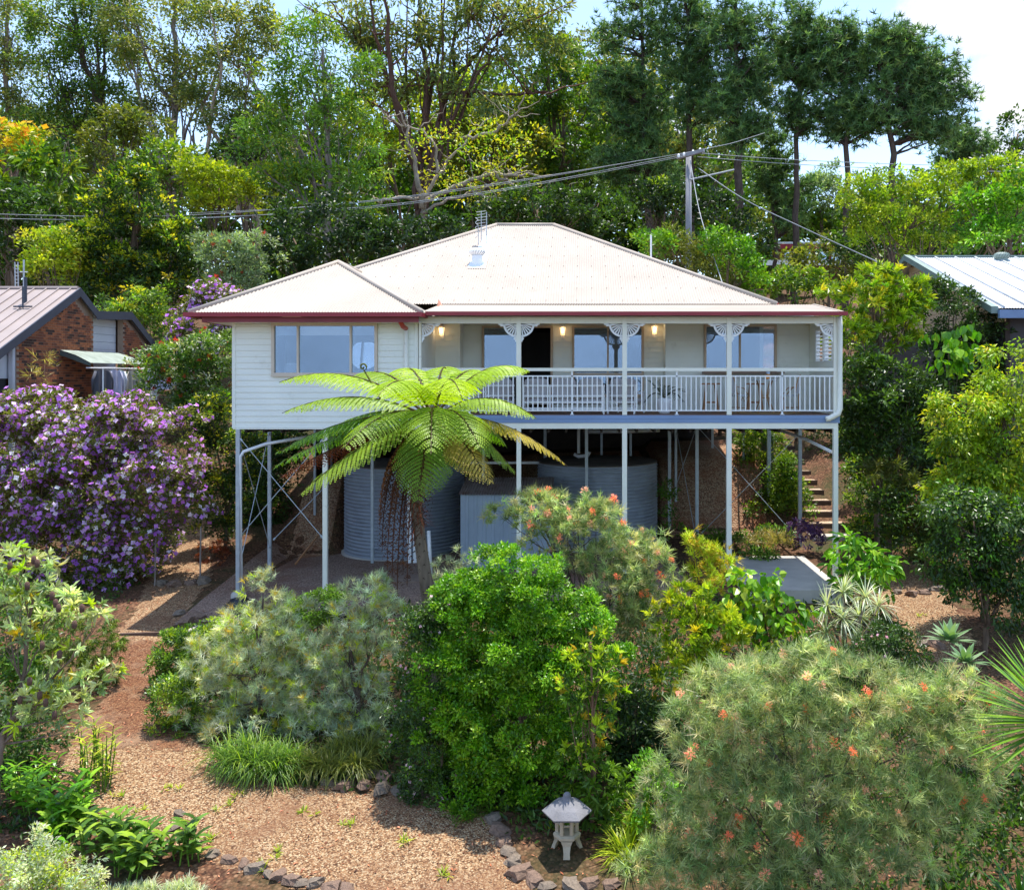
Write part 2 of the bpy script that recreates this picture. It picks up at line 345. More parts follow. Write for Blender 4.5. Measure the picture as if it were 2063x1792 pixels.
# wing roof
wl, wr, wy, wz = -9.68, -4.0, -.62, 2.53; wc = (wl + wr) / 2; AP = (wc, 2.25, 4.13); AB = (wc, 4.7, 4.13)
w1 = slope((wl, wy, wz), (wr, wy, wz), [AP], 'wing_roof')
def tri(P0, P1, top): return top
slope((wl, 4.7, wz), (wl, wy, wz), [AB, AP], 'roof_slope', w1)
slope((wr, wy, wz), (wr, 4.7, wz), [AP, AB], 'roof_slope', w1)
for a, b in ((AP, AB), (AP, (wl, wy, wz)), (AP, (wr, wy, wz))): cap(a, b, w1, .07)
# verandah roof
vr = hp(corr((-4.05, -.3, 2.56), (6.42, -.3, 2.56), lambda x: 2.75, unit((0, 2.7, .40)), unit((0, -.40, 2.7))), 'verandah_roof', ROOF, None, True)
m = MB(); m.bar((6.40, -.3, 2.54), (6.40, 2.45, 2.95), .08); hp(m, 'barge_cap', ROOF, vr)
m = MB(); m.box(E1, 2.4, 2.5, 6.4, 2.46, 2.95); hp(m, 'infill_panel', WALLP, vr)
sm_ = MB()
for r_ in range(8):
    y = 2.6 + r_ * .82; z = EZ + (y - 2.4) * (RZ - EZ) / 6.4 + .016
    for k in range(34):
        x = E0 + .3 + k * .432
        if x > E0 + (y - 2.4) * 1.02 + .2 and x < E1 - (y - 2.4) * 1.01 - .2: sm_.box(x - .012, y - .012, z - .01, x + .012, y + .012, z + .012)
sm_ = hp(sm_, 'roof_screws', mat('dull_screws', hx('a3978c'), .6), mr); sm_['kind'] = 'stuff'
# gutters and fascias
m = MB(); m.box(wl - .1, wy - .12, 2.42, wr + .03, wy, 2.52); hp(m, 'gutter', REDP)
m = MB(); m.box(wl - .1, wy, 2.42, wl, 4.6, 2.52); hp(m, 'gutter', REDP)
m = MB(); m.box(wr - .02, wy + .005, 2.42, wr + .05, 2.4, 2.515); hp(m, 'gutter', REDP)
m = MB(); m.box(wl + .28, wy + .06, 2.29, wr - .08, wy + .10, 2.419); m.box(wl + .28, wy + .10, 2.29, wl + .32, 4.6, 2.419); hp(m, 'fascia', mat('dull_red_paint', hx('8f3a42'), .5, .15, 2))
m = MB(); m.box(wl + .32, wy + .10, 2.30, wr - .1, 0, 2.32); m.box(wl + .32, 0, 2.301, -8.84, 4.6, 2.321); hp(m, 'soffit', TRIM)
m = MB(); m.box(wr + .06, -.43, 2.47, 6.5, -.30, 2.565); hp(m, 'gutter', REDP)
m = MB(); m.add([(-3.98, 2.2, 2.98), (-3.78, 1.75, 2.78), (-4.0, 1.5, 2.72), (-4.05, 2.2, 3.1), (-3.9, 1.7, 2.68)], t=[(0, 1, 2), (0, 2, 3), (1, 4, 2)]); hp(m, 'valley_flashing', mat('copper_flashing', hx('b07860'), .5, .2, 6))
# structure box: walls that are not clad in detail (behind, sides)
FL = -.34
m = MB(); m.box(-8.84, .05, FL, -8.74, 14.6, 2.6); m.box(4.9, 2.5, FL, 5.0, 14.6, 2.9); m.box(-8.74, 14.5, FL, 4.9, 14.6, 2.9)
hp(m, 'side_wall', WALLP)
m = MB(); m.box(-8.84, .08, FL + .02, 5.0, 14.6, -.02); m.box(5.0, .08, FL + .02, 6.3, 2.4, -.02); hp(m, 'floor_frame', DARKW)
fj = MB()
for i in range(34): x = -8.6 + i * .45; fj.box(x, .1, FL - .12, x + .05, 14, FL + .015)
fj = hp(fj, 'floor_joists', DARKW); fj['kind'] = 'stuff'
m = MB(); m.box(-4.15, .03, 2.46, 6.3, 3.0, 2.48); hp(m, 'verandah_ceiling', TRIM)
# interior rooms
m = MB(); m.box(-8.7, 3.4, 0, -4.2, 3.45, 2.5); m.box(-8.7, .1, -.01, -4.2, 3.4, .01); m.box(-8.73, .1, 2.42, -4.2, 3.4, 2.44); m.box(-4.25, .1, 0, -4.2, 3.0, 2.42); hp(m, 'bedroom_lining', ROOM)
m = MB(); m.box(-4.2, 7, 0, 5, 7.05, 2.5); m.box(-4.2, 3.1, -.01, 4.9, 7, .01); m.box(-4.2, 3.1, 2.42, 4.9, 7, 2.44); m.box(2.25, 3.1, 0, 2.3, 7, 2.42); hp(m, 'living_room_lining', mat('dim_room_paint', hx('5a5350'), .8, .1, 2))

PROF = {}
def clad(parent, x0, x1, z0, z1, y, holes=(), pitch=.15, yaw=None, matl=None):
    """lapped weatherboards on the plane Y = y facing -Y (or X = y facing -X when yaw)"""
    z = z0; k = 0
    while z < z1 - .01:
        zt = min(z + pitch, z1); cuts = [(x0, x1)]
        for hx0, hx1, hz0, hz1 in holes:
            if z + .5 * pitch > hz0 and z + .5 * pitch < hz1:
                nc = []
                for a, b in cuts:
                    if hx0 > a and hx0 < b: nc.append((a, hx0))
                    if hx1 > a and hx1 < b: nc.append((hx1, b))
                    if hx0 >= b or hx1 <= a: nc.append((a, b))
                cuts = nc
        for a, b in cuts:
            if b - a < .02: continue
            v = [(a, y - .032, z + .002), (b, y - .032, z + .002), (b, y, z + .002), (a, y, z + .002), (a, y - .014, zt), (b, y - .014, zt), (b, y, zt), (a, y, zt)]
            if yaw: v = [(p[1], p[0], p[2]) for p in v]
            q = [(0, 3, 2, 1), (4, 5, 6, 7), (0, 1, 5, 4), (1, 2, 6, 5), (2, 3, 7, 6), (3, 0, 4, 7)]
            if yaw: q = [t[::-1] for t in q]
            hp(MB().add(v, q), 'weatherboard', matl or WALLP, parent)
        z = zt; k += 1
def window(x0, x1, z0, z1, y, muls=(), mf=TANF, rails=(), fw=.06, open_=None, name='window', deep=.07):
    f = MB()
    f.box(x0, y - .05, z0, x0 + fw, y + deep, z1); f.box(x1 - fw, y - .05, z0, x1, y + deep, z1)
    f.box(x0 + fw, y - .05, z0, x1 - fw, y + deep, z0 + fw); f.box(x0 + fw, y - .05, z1 - fw, x1 - fw, y + deep, z1)
    w = hp(MB().box(x0 - .01, y - .058, z0 - .03, x1 + .01, y - .051, z0 - .002), name, mf)
    hp(f, 'frame', mf, w)
    xs = [x0 + fw] + list(muls) + [x1 - fw]; zs = [z0 + fw] + list(rails) + [z1 - fw]
    for mu in muls: hp(MB().box(mu - .025, y - .04, z0 + fw, mu + .025, y + .05, z1 - fw), 'mullion', mf, w)
    for r_ in rails: hp(MB().box(x0 + fw, y - .035, r_ - .035, x1 - fw, y + .045, r_ + .035), 'transom', mf, w)
    for i in range(len(xs) - 1):
        for j in range(len(zs) - 1):
            if open_ == i: continue
            hp(MB().box(xs[i], y + .012, zs[j], xs[i + 1], y + .018, zs[j + 1]), 'pane', GLASS, w)
    return w
# wing front wall
fw_ = hp(MB().box(-8.80, .04, FL, -7.86, .07, 2.3).box(-5.24, .04, FL, -4.2, .07, 2.3).box(-7.86, .04, FL, -5.24, .07, .97), 'wing_wall', WALLP)
clad(fw_, -8.80, -4.28, FL, 2.295, .04, [(-7.89, -5.21, .96, 2.32)])
hp(MB().box(-8.88, -.01, FL, -8.80, .08, 2.295), 'corner_trim', WALLP, fw_); hp(MB().box(-4.28, -.01, FL, -4.20, .08, 2.295), 'corner_trim', WALLP, fw_)
hp(MB().box(-4.22, .08, 0, -4.17, 3.0, 2.46), 'return_wall', WALLP, fw_)
ww = window(-7.88, -5.22, .985, 2.30, 0.0, [-7.22, -5.89], BEIGEF, fw=.07)
hp(MB().box(-7.19, .09, 2.0, -5.92, .10, 2.24), 'blind', WHITE, ww); hp(MB().box(-7.82, .09, 2.0, -7.25, .10, 2.24), 'blind', mat('grey_blind', hx('a8b0bb'), .7), ww); hp(MB().box(-5.86, .09, 2.0, -5.30, .10, 2.24), 'blind', mat('grey_blind'), ww)
# verandah walls
vw = hp(MB().box(2.3, 2.44, 0, 3.33, 2.5, 2.46).box(5.35, 2.44, 0, 6.3, 2.5, 2.46).box(3.33, 2.44, 0, 5.35, 2.5, 1.1), 'verandah_wall', WALLP)
clad(vw, 2.3, 6.27, 0, 2.45, 2.44, [(3.31, 5.37, 1.1, 2.42)]); hp(MB().box(2.25, 2.4, 0, 2.31, 3.0, 2.45), 'corner_trim', WALLP, vw)
window(3.33, 5.35, 1.1, 2.41, 2.40, [4.33], TANF)
vm = hp(MB().box(-4.2, 3.04, 0, -2.94, 3.1, 2.46).box(-.92, 3.04, 0, -.36, 3.1, 2.46).box(1.68, 3.04, 0, 2.3, 3.1, 2.46).box(-.36, 3.04, 0, 1.68, 3.1, .4), 'verandah_wall', WALLP)
clad(vm, -3.5, 2.25, 0, 2.45, 3.04, [(-2.96, -.90, -.1, 2.42), (-.38, 1.70, .38, 2.42)])
vl = hp(MB().box(-4.17, 2.44, 0, -3.52, 2.5, 2.46), 'verandah_wall', WALLP); clad(vl, -4.17, -3.52, 0, 2.45, 2.44); hp(MB().box(-3.54, 2.4, 0, -3.48, 3.0, 2.45), 'corner_trim', WALLP, vl)
dr = window(-2.94, -.92, .02, 2.41, 3.0, [-1.93], TANF, open_=1, name='sliding_door')
window(-.36, 1.68, .40, 2.41, 3.0, [.66], TANF, rails=[1.03])
hp(MB().box(3.27, 2.05, 1.04, 5.5, 2.40, 1.09), 'bar_shelf', mat('shelf_timber', hx('8b7264'), .6, .2, 4, stretch=(1, 8, 8)))
# right end wall with louvred openings
ew = hp(MB().box(6.30, .1, 0, 6.36, 2.44, 1.36).box(6.30, .1, 2.22, 6.36, 2.44, 2.46).box(6.30, 1.78, 1.36, 6.36, 2.44, 2.22), 'end_wall', WALLP)
clad(ew, .1, 2.40, 0, 1.36, 6.30, yaw=True); clad(ew, 1.80, 2.40, 1.36, 2.45, 6.30, yaw=True)
for a, b in ((.15, .94), (1.0, 1.78)):
    ls = hp(MB().box(6.27, a, 1.34, 6.38, a + .06, 2.24).box(6.27, b - .06, 1.34, 6.38, b, 2.24).box(6.27, a + .06, 1.34, 6.38, b - .06, 1.38).box(6.27, a + .06, 2.2, 6.38, b - .06, 2.24), 'louvre_frame', WHITE)
    for k in range(8):
        z = 1.42 + k * .10; hp(MB().add([(6.28, a + .06, z - .02), (6.28, b - .06, z - .02), (6.37, b - .06, z + .03), (6.37, a + .06, z + .03), (6.28, a + .06, z - .01), (6.28, b - .06, z - .01), (6.37, b - .06, z + .04), (6.37, a + .06, z + .04)],
            [(0, 3, 2, 1), (4, 5, 6, 7), (0, 1, 5, 4), (1, 2, 6, 5), (2, 3, 7, 6), (3, 0, 4, 7)]), 'louvre_slat', WHITE, ls)
# deck, fascias, beams
hp(MB().box(-4.17, -.02, -.018, 6.3, 3.0, .0), 'verandah_floor', DECK)
hp(MB().box(-4.2, -.075, -.105, 6.4, -.03, -.012), 'fascia_board', BLUE); hp(MB().box(-4.2, -.07, -.205, 6.4, -.03, -.108), 'fascia_board', BLUE)
hp(MB().box(-4.2, -.055, -.35, 6.36, .02, -.208), 'deck_beam', TRIM); hp(MB().box(-4.19, -.05, 2.29, 6.30, .03, 2.45), 'verandah_beam', TRIM)
hp(MB().box(-8.86, -.0, FL - .03, -4.2, .06, FL - .002), 'bottom_plate', TRIM)
POSTX = [-4.14, -1.66, 1.0, 3.625, 6.30]
for i, x in enumerate(POSTX):
    w = .058 if i else .03
    hp(MB().box(x - w, -.085 if i else -.06, -.004, x + w, .04, 2.452), 'verandah_post', TRIM)
def fret(x, s):
    b = MB(); z = 2.285; t0, t1 = -.03, -.005
    def seg(pts):
        P = np.array([(x + s * px_, 0, z - pz) for px_, pz in pts]); n = len(P)
        V = np.vstack([P + (0, t0, 0), P + (0, t1, 0)]); return V, n
    def poly(pts):
        V, n = seg(pts)
        c0 = V[:n].mean(0); c1 = V[n:].mean(0); V = np.vstack([V, c0, c1]); t = []; q = []
        for i in range(n):
            j = (i + 1) % n; t += [(2 * n, i, j), (2 * n + 1, n + j, n + i)]; q.append((i, n + i, n + j, j))
        b.add(V, q, t)
    r0, r1 = .285, .335; n = 12
    for i in range(n):
        a, c = i * math.pi / 2 / n, (i + 1) * math.pi / 2 / n
        poly([(r0 * math.cos(a), r0 * math.sin(a)), (r1 * math.cos(a), r1 * math.sin(a)), (r1 * math.cos(c), r1 * math.sin(c)), (r0 * math.cos(c), r0 * math.sin(c))])
    poly([(0, 0), (.09, 0), (.065, .065), (0, .09)])
    for i in range(6):
        a = (i + .5) * math.pi / 12; d = .018
        poly([(.07 * math.cos(a) - d * .5 * math.sin(a), .07 * math.sin(a) + d * .5 * math.cos(a)), (.07 * math.cos(a) + d * .5 * math.sin(a), .07 * math.sin(a) - d * .5 * math.cos(a)), (.29 * math.cos(a) + d * math.sin(a), .29 * math.sin(a) - d * math.cos(a)), (.29 * math.cos(a) - d * math.sin(a), .29 * math.sin(a) + d * math.cos(a))])
    poly([(.32, 0), (.46, 0), (.455, .03), (.42, .03), (.40, .07), (.33, .06)]); poly([(0, .32), (.05, .33), (.07, .38), (.03, .42), (.03, .45), (0, .46)])
    poly([(0, 0), (.33, 0), (.33, .016), (0, .016)])
    hp(b, 'fretwork_bracket', WHITE)
for x, s in ((-4.10, 1), (-1.72, -1), (-1.60, 1), (.94, -1), (1.06, 1), (3.565, -1), (3.685, 1), (6.24, -1)): fret(x, s)
# railing
rail = hp(MB().box(-4.1, -.075, 1.095, 6.25, .015, 1.175), 'railing', TRIM)
hp(MB().box(-4.1, -.05, .952, 6.25, -.01, .985), 'middle_rail', WHITE, rail); hp(MB().box(-4.1, -.05, .088, 6.25, -.01, .118), 'bottom_rail', WHITE, rail)
bal = MB().box(-.0135, -.0135, 0, .0135, .0135, .834).mesh('baluster', WHITE)
for i in range(83):
    x = -4.04 + i * .1243
    if min(abs(x - p) for p in POSTX) > .07: link('baluster', bal, rail, (x, -.03, .118 + 4.4))
rp_ = MB().box(-.02, -.02, 0, .02, .02, 1.1).box(-.05, -.04, 0, .05, .04, .015).mesh('rail_stanchion', WHITE)
for x in (-2.9, -.32, 2.31, 4.96): link('rail_stanchion', rp_, rail, (x, -.03, .0 + 4.4))
# downpipes
hp(MB().tube([(-4.49, -.05, FL + .1), (-4.49, -.05, 2.2)], .055, 10).box(-4.56, -.03, 1.1, -4.42, 0, 1.14), 'downpipe', TRIM, None, True)
hp(MB().tube([(-4.55, -.5, 2.44), (-4.55, -.5, 2.33), (-4.52, -.3, 2.2), (-4.49, -.05, 2.16)], .06, 10), 'downpipe_elbow', mat('orange_red_pipe', hx('b5462f'), .4), None, True)
hp(MB().tube([(6.37, -.1, 2.46), (6.385, -.12, 2.2), (6.385, -.13, .15), (6.34, -.15, .03), (6.10, -.16, -.09), (6.03, -.16, -.10)], .07, 12), 'downpipe', TRIM, None, True)
# wall lanterns, lit
LAMPG = bpy.data.materials.new('lit_lamp_glass'); LAMPG.use_nodes = True
_b = LAMPG.node_tree.nodes['Principled BSDF']; _b.inputs['Base Color'].default_value = (1, .7, .35, 1); _b.inputs['Emission Color'].default_value = (1, .62, .28, 1); _b.inputs['Emission Strength'].default_value = .8
BULB = bpy.data.materials.new('lit_bulb'); BULB.use_nodes = True
_b = BULB.node_tree.nodes['Principled BSDF']; _b.inputs['Emission Color'].default_value = (1, .82, .5, 1); _b.inputs['Emission Strength'].default_value = 5
def wall_lamp(x, y, z):
    o = hp(MB().box(x - .05, y - .03, z - .22, x + .05, y, z + .16).tube([(x, y - .02, z - .2), (x, y - .09, z - .24), (x, y - .10, z - .15)], .012, 6), 'wall_lamp', WHITE)
    hp(MB().lathe([(.001, .17), (.035, .15), (.095, .10), (.09, .09), (.001, .09)], 6, o=(x, y - .12, z)), 'lamp_cap', WHITE, o)
    hp(MB().lathe([(.082, .09), (.055, -.13), (.001, -.13)], 6, o=(x, y - .12, z)), 'lamp_glass', LAMPG, o)
    hp(MB().lathe([(.001, .05), (.03, .03), (.03, -.05), (.001, -.07)], 8, o=(x, y - .205, z)), 'bulb', BULB, o)
    b = MB()
    for k in range(6): a = k * math.pi / 3; b.tube([(x + .086 * math.cos(a), y - .12 + .086 * math.sin(a), z + .09), (x + .058 * math.cos(a), y - .12 + .058 * math.sin(a), z - .13)], .006, 4)
    hp(b, 'lamp_cage', WHITE, o)
wall_lamp(-3.98, 2.40, 2.23); wall_lamp(-.63, 3.0, 2.27); wall_lamp(1.98, 3.0, 2.3)
# roof ventilator, clear sheet and antenna
def roofz(y): return EZ + (y - 2.4) * (RZ - EZ) / 6.4
vx = -3.36
hp(MB().add([(vx - .27, 4.9, roofz(4.9) + .02), (vx + .3, 4.9, roofz(4.9) + .02), (vx + .2, 7.7, roofz(7.7) + .02), (vx - .05, 7.7, roofz(7.7) + .02)], [(0, 1, 2, 3)]), 'roof_flashing', mat('white_flashing', hx('f4f4f4'), .3))
rv = hp(MB().lathe([(.17, -.35), (.17, .22), (.15, .25)], 20, o=(vx, 5.3, roofz(5.3) + .05)), 'roof_ventilator', WHITE, None, True)
def turbine(cx, cy, cz, r, m, parent, base=None):
    for k in range(18):
        a0 = k * 2 * math.pi / 18; b = MB(); V = []
        for i in range(7):
            t = i / 6; z = r * .8 * t; rr = r * (.78 + .28 * math.sin(math.pi * min(t * 1.05, 1))) * (1 if t < .85 else .8)
            for da, dr in ((0, 0), (.26, -.05 * r)): a = a0 + da + t * .4; V.append(((rr + dr) * math.cos(a) + cx, (rr + dr) * math.sin(a) + cy, cz + z))
        b.add(V, [(2 * i, 2 * i + 1, 2 * i + 3, 2 * i + 2) for i in range(6)])
        if base is None: hp(b, 'turbine_vane', m, parent)
        else: link('turbine_vane', b.mesh('turbine_vane', m, False, base), parent)
turbine(vx, 5.3, roofz(5.3) + .27, .25, WHITE, rv)
hp(MB().lathe([(.18, .0), (.235, .06), (.235, .13), (.18, .19), (.001, .22)], 18, o=(vx, 5.3, roofz(5.3) + .27)), 'turbine_core', GALV, rv, True)
am = hp(MB().tube([(-3.25, 6.9, roofz(6.9)), (-3.25, 6.9, 6.4)], .015, 6).tube([(-3.52, 6.9, roofz(6.9) - .1), (-3.52, 6.9, 5.9)], .012, 6).tube([(-3.25, 6.2, roofz(6.2)), (-3.25, 6.8, 5.9)], .01, 5), 'antenna', GALV)
hp(MB().tube([(-3.42, 6.85, 5.35), (-3.42, 6.85, 6.42)], .014, 6), 'boom', GALV, am)
for k in range(8): z = 5.72 + k * .095; w = .14 + .02 * (k % 3); hp(MB().tube([(-3.42 - w, 6.85, z), (-3.42 + w, 6.8, z + .03)], .009, 5), 'antenna_element', GALV, am)
for k in range(4): z = 5.7 + k * .17; hp(MB().tube([(-3.62, 6.9, z), (-3.52, 6.88, z - .08), (-3.62, 6.86, z - .16)], .009, 5), 'antenna_element', GALV, am)
hp(MB().tube([(2.55 - .05, 11.0, 4.9), (2.5, 11.0, 6.3)], .035, 8), 'vent_pipe', WHITE)

# posts and braces under the house
def post(x, y, w=.05, mtl=GALV, top=FL - .0, h=None, foot=False):
    z = gzf(x, y) if h is None else h
    o = hp(MB().box(x - w, y - w, z - .3, x + w, y + w, top), 'stilt', mtl)
    if foot: hp(MB().lathe([(.19, -.2), (.18, .1), (.14, .14), (.001, .14)], 14, o=(x, y, z)), 'footing', CONC, o, True)
    return o
post(-8.73, .02, .05, top=FL - .03, foot=True); post(-6.54, .02, .055, TRIM, FL - .03, foot=True)
post(-1.66, .0, .055, TRIM, -.35); post(1.0, .0, .06, TRIM, -.35); post(3.625, .0, .062, TRIM, -.35); post(6.30, -.02, .058, TRIM, -.35)
for x, y, w in ((-8.8, 2.4, .045), (-6.25, 3.7, .04), (-9.0 + .35, 6.0, .035), (-3.0, 3.9, .04), (.05, 3.9, .045), (-8.7, 8, .04), (2.75, 6.4, .05), (3.02, 7.0, .04), (3.45, 4.9, .05), (5.45, 8.0, .045), (6.45, 4.2, .05), (6.15, 7.2, .06), (1.6, 8.5, .04), (-1.4, 8.8, .05), (.6, 9.3, .04), (-5, 8.8, .04), (4.6, 9.5, .04)):
    post(x, y, w, top=FL - .13)
for a, b in (((-8.68, .0, -.6), (-6.6, .0, -3.1)), ((-6.6, .03, -.62), (-8.68, .03, -3.05)), ((-8.75, .1, -.6), (-8.75, 2.3, -3.8)), ((-8.78, .2, -3.9), (-8.78, 2.3, -.6)), ((-8.7, 2.4, -3.6), (-6.3, 3.7, -.9)),
             ((3.5, 4.85, -.62), (6.35, 4.2, -3.85)), ((3.6, 4.9, -3.85), (6.4, 4.25, -.8)), ((3.4, 4.9, -.7), (2.8, 6.3, -3.0)), ((3.4, 4.95, -3.9), (3.05, 6.9, -.9))):
    o = hp(MB().tube([a, b], .011, 6), 'brace_rod', GALV)
    for e in (a, b): d = (Vector(b) - Vector(a)).normalized() * (.08 if e is a else -.08); hp(MB().tube([Vector(e), Vector(e) + d], .028, 6), 'turnbuckle', GALV, o)
PIPE = mat('white_pvc', hx('e8e6e6'), .4, .05, 2)
hp(MB().tube([(-8.62, -.06, -4.45), (-8.64, -.06, -1.05), (-8.58, -.04, -.93), (-8.1, .2, -.75), (-7.2, .6, -.6)], .042, 8), 'stormwater_pipe', PIPE, None, True)
hp(MB().tube([(6.25, .1, -.95), (5.9, 1.2, -.72), (5.4, 3.0, -.5)], .045, 8), 'stormwater_pipe', PIPE, None, True)
hp(MB().tube([(.1, 8.3, -.95), (1.6, 8.3, -.93), (2.6, 8.4, -.9)], .07, 8), 'waste_pipe', PIPE, None, True)
hp(MB().tube([(-.2, 6.0, -.5), (-.2, 6.0, -1.5)], .05, 8).tube([(-.35, 6.0, -1.52), (-.2, 6.0, -1.6), (.1, 6.0, -1.56), (.15, 6.0, -1.45)], .055, 8), 'waste_pipe', PIPE, None, True)
hp(MB().tube([(-3.6, 5.5, -1.75), (-1.2, 5.5, -1.75)], .045, 8), 'tank_link_pipe', PIPE, None, True)
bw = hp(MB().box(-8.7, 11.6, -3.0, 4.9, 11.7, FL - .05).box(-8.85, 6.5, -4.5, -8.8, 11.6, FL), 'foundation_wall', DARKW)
lv = hp(MB().box(.3, 9.9, -1.0, 1.15, 9.95, -.9), 'subfloor_vent', GALV)
for k in range(7): hp(MB().box(.34, 9.9, -.86 + k * .07, 1.1, 9.96, -.82 + k * .07), 'vent_slat', GALV, lv)

# ------------------------------------------------------------------ on the verandah
CUSH = mat('grey_cushion', hx('b9b4b6'), .9, .06, 8, .2, 120)
def copy_tree(o, parent=None, group=None):
    c = o.copy(); COL.objects.link(c)
    if parent: c.parent = parent
    for ch in list(o.children): copy_tree(ch, c)
    return c
def seat(label, cat, name, w, n, loc, rz):
    t = thing(name, label, cat, loc, rz=rz)
    for sx in (-1, 1):
        x = sx * (w / 2 - .03)
        MB().tube([(x, -.42, 0), (x, -.36, .30), (x, -.34, .74)], .028, 4, rot=.78).build('back_leg', WHITE, t); MB().tube([(x, .38, 0), (x, .34, .55)], .028, 4, rot=.78).build('front_leg', WHITE, t)
        MB().box(x - .03, -.36, .55, x + .03, .38, .58).build('armrest', WHITE, t)
    for z in (.12, .28, .44, .70): MB().box(-w / 2, -.375, z, w / 2, -.35, z + .05).build('back_slat', WHITE, t)
    MB().box(-w / 2, .36, .22, w / 2, .39, .30).build('seat_rail', WHITE, t)
    for k in range(1, n): MB().box(-w / 2 + k * w / n - .02, -.37, .1, -w / 2 + k * w / n + .02, -.345, .72).build('back_stile', WHITE, t)
    for k in range(n):
        a = -w / 2 + k * w / n + .03; b = a + w / n - .06
        pillow(a, -.33, .38, b, -.16, .92).build('back_cushion', CUSH, t, sm=True); pillow(a, -.32, .27, b, .36, .40).build('seat_cushion', CUSH, t, sm=True)
    return t
def pillow(x0, y0, z0, x1, y1, z1):
    g = 7; V = []; Q = []; b = MB(); c = np.array([(x0 + x1) / 2, (y0 + y1) / 2, (z0 + z1) / 2]); h = np.array([(x1 - x0) / 2, (y1 - y0) / 2, (z1 - z0) / 2])
    for ax in range(3):
        for sg in (-1, 1):
            u, v = np.meshgrid(np.linspace(-1, 1, g), np.linspace(-1, 1, g)); P = np.zeros((g, g, 3)); P[..., ax] = sg; P[..., (ax + 1) % 3] = u; P[..., (ax + 2) % 3] = v
            P = P.reshape(-1, 3); nn = (np.abs(P) ** 5).sum(1)[:, None] ** (1 / 5.); P = P / nn
            i = (np.arange(g - 1)[:, None] * g + np.arange(g - 1)[None, :]).ravel(); q = np.stack([i, i + 1, i + g + 1, i + g], 1)
            if sg < 0: q = q[:, ::-1]
            b.add(P * h + c, q)
    return b
seat('long white slatted three-seat sofa with grey cushions, its back against the verandah railing', 'sofa', 'sofa', 2.1, 3, (-.54, .62, 0), 0)
seat('white slatted armchair right of the long sofa, angled beside the second verandah post', 'armchair', 'armchair', .78, 1, (1.08, .75, 0), R(-22))
seat('white slatted armchair left of the long sofa, half hidden behind the tree fern', 'armchair', 'armchair', .78, 1, (-2.3, .75, 0), R(18))
POT = mat('white_glazed_pot', hx('f2f2f4'), .25, .03, 2); CANE = mat('rattan_cane', hx('b98a5a'), .55, .2, 12); OAK = mat('oiled_timber', hx('a8754a'), .5, .2, 5, stretch=(6, 6, 1)); WEAVE = mat('white_weave', hx('d8dcE2'), .7, .12, 60, .3, 150)
pt = thing('flower_pot', 'round white flower pot holding a small dark cycad on the verandah', 'plant pot', (2.05, .5, 0))
MB().lathe([(.001, 0), (.13, 0), (.16, .06), (.195, .30), (.2, .41), (.18, .41), (.17, .36), (.001, .36)], 28).build('pot', POT, pt, sm=True)
MB().lathe([(.172, .36), (.10, .385), (.001, .39)], 16).build('soil', mat('bark_mulch', hx('a5683a'), .9, .3, 30, .5, 60), pt)

# rattan bistro set
def bistro(label, loc, rz):
    t = thing('bistro_chair', label, 'chair', loc, rz=rz)
    for sx in (-1, 1):
        MB().tube([(sx * .20, -.18, 0), (sx * .19, -.19, .45), (sx * .20, -.24, .75), (sx * .13, -.27, .94), (0, -.28, 1.0)], .014, 6).build('back_post', CANE, t, sm=True)
        MB().tube([(sx * .21, .21, 0), (sx * .18, .17, .46)], .014, 6).build('front_leg', CANE, t); MB().tube([(sx * .19, -.18, .15), (sx * .20, .20, .15)], .009, 5).build('stretcher', CANE, t)
        MB().tube([(sx * .20, -.24, .70), (sx * .24, -.02, .66), (sx * .20, .15, .46)], .012, 6).build('arm', CANE, t, sm=True)
        MB().tube([(sx * .2, .19, .3), (sx * .1, .18, .42), (0, .18, .3)], .008, 5).build('curved_brace', CANE, t)
    MB().lathe([(.001, .455), (.20, .455), (.215, .47), (.20, .485), (.001, .485)], 18).build('seat', WEAVE, t, sm=True)
    V = [(x * .18 * (1 if j < 4 else .72), -.235 - .012 * j + .03 * x * x, .52 + j * .09) for j in range(6) for x in (-1, -.5, 0, .5, 1)]
    V2 = [(a, b_ - .012, c) for a, b_, c in V]; n = len(V)
    q = [(j * 5 + i, j * 5 + i + 1, j * 5 + i + 6, j * 5 + i + 5) for j in range(5) for i in range(4)]
    MB().add(V + V2, q + [tuple(k + n for k in f[::-1]) for f in q]).build('backrest', WEAVE, t, sm=True)
    return t
bistro('rattan bistro chair with rounded white back, left of the small round table', (4.02, .75, 0), R(-65))
bistro('rattan bistro chair at the right side of the small round table, turned toward it', (5.35, .85, 0), R(62))
tb = thing('bistro_table', 'small round white-topped bistro table with splayed cane legs', 'table', (4.72, .95, 0))
MB().lathe([(.001, .86), (.36, .86), (.375, .875), (.36, .89), (.001, .89)], 28).build('table_top', WEAVE, tb, sm=True)
for k in range(4): a = .78 + k * math.pi / 2; MB().tube([(.30 * math.cos(a), .30 * math.sin(a), 0), (.1 * math.cos(a), .1 * math.sin(a), .45), (.24 * math.cos(a), .24 * math.sin(a), .86)], .016, 6).build('leg', CANE, tb, sm=True)
MB().tube([(.13 * math.cos(a), .13 * math.sin(a), .4) for a in np.linspace(0, 2 * math.pi, 13)], .01, 5).build('ring_brace', CANE, tb)
cj = thing('candle_jar', 'orange candle in a small glass jar on the round bistro table', 'candle', (4.80, .9, .891))
MB().lathe([(.001, 0), (.055, 0), (.06, .05), (.055, .13), (.001, .13)], 12).build('jar', mat('orange_wax', hx('f09a3a'), .4), cj, sm=True); MB().lathe([(.058, .13), (.06, .2), (.052, .2)], 12).build('rim', GLASS, cj)
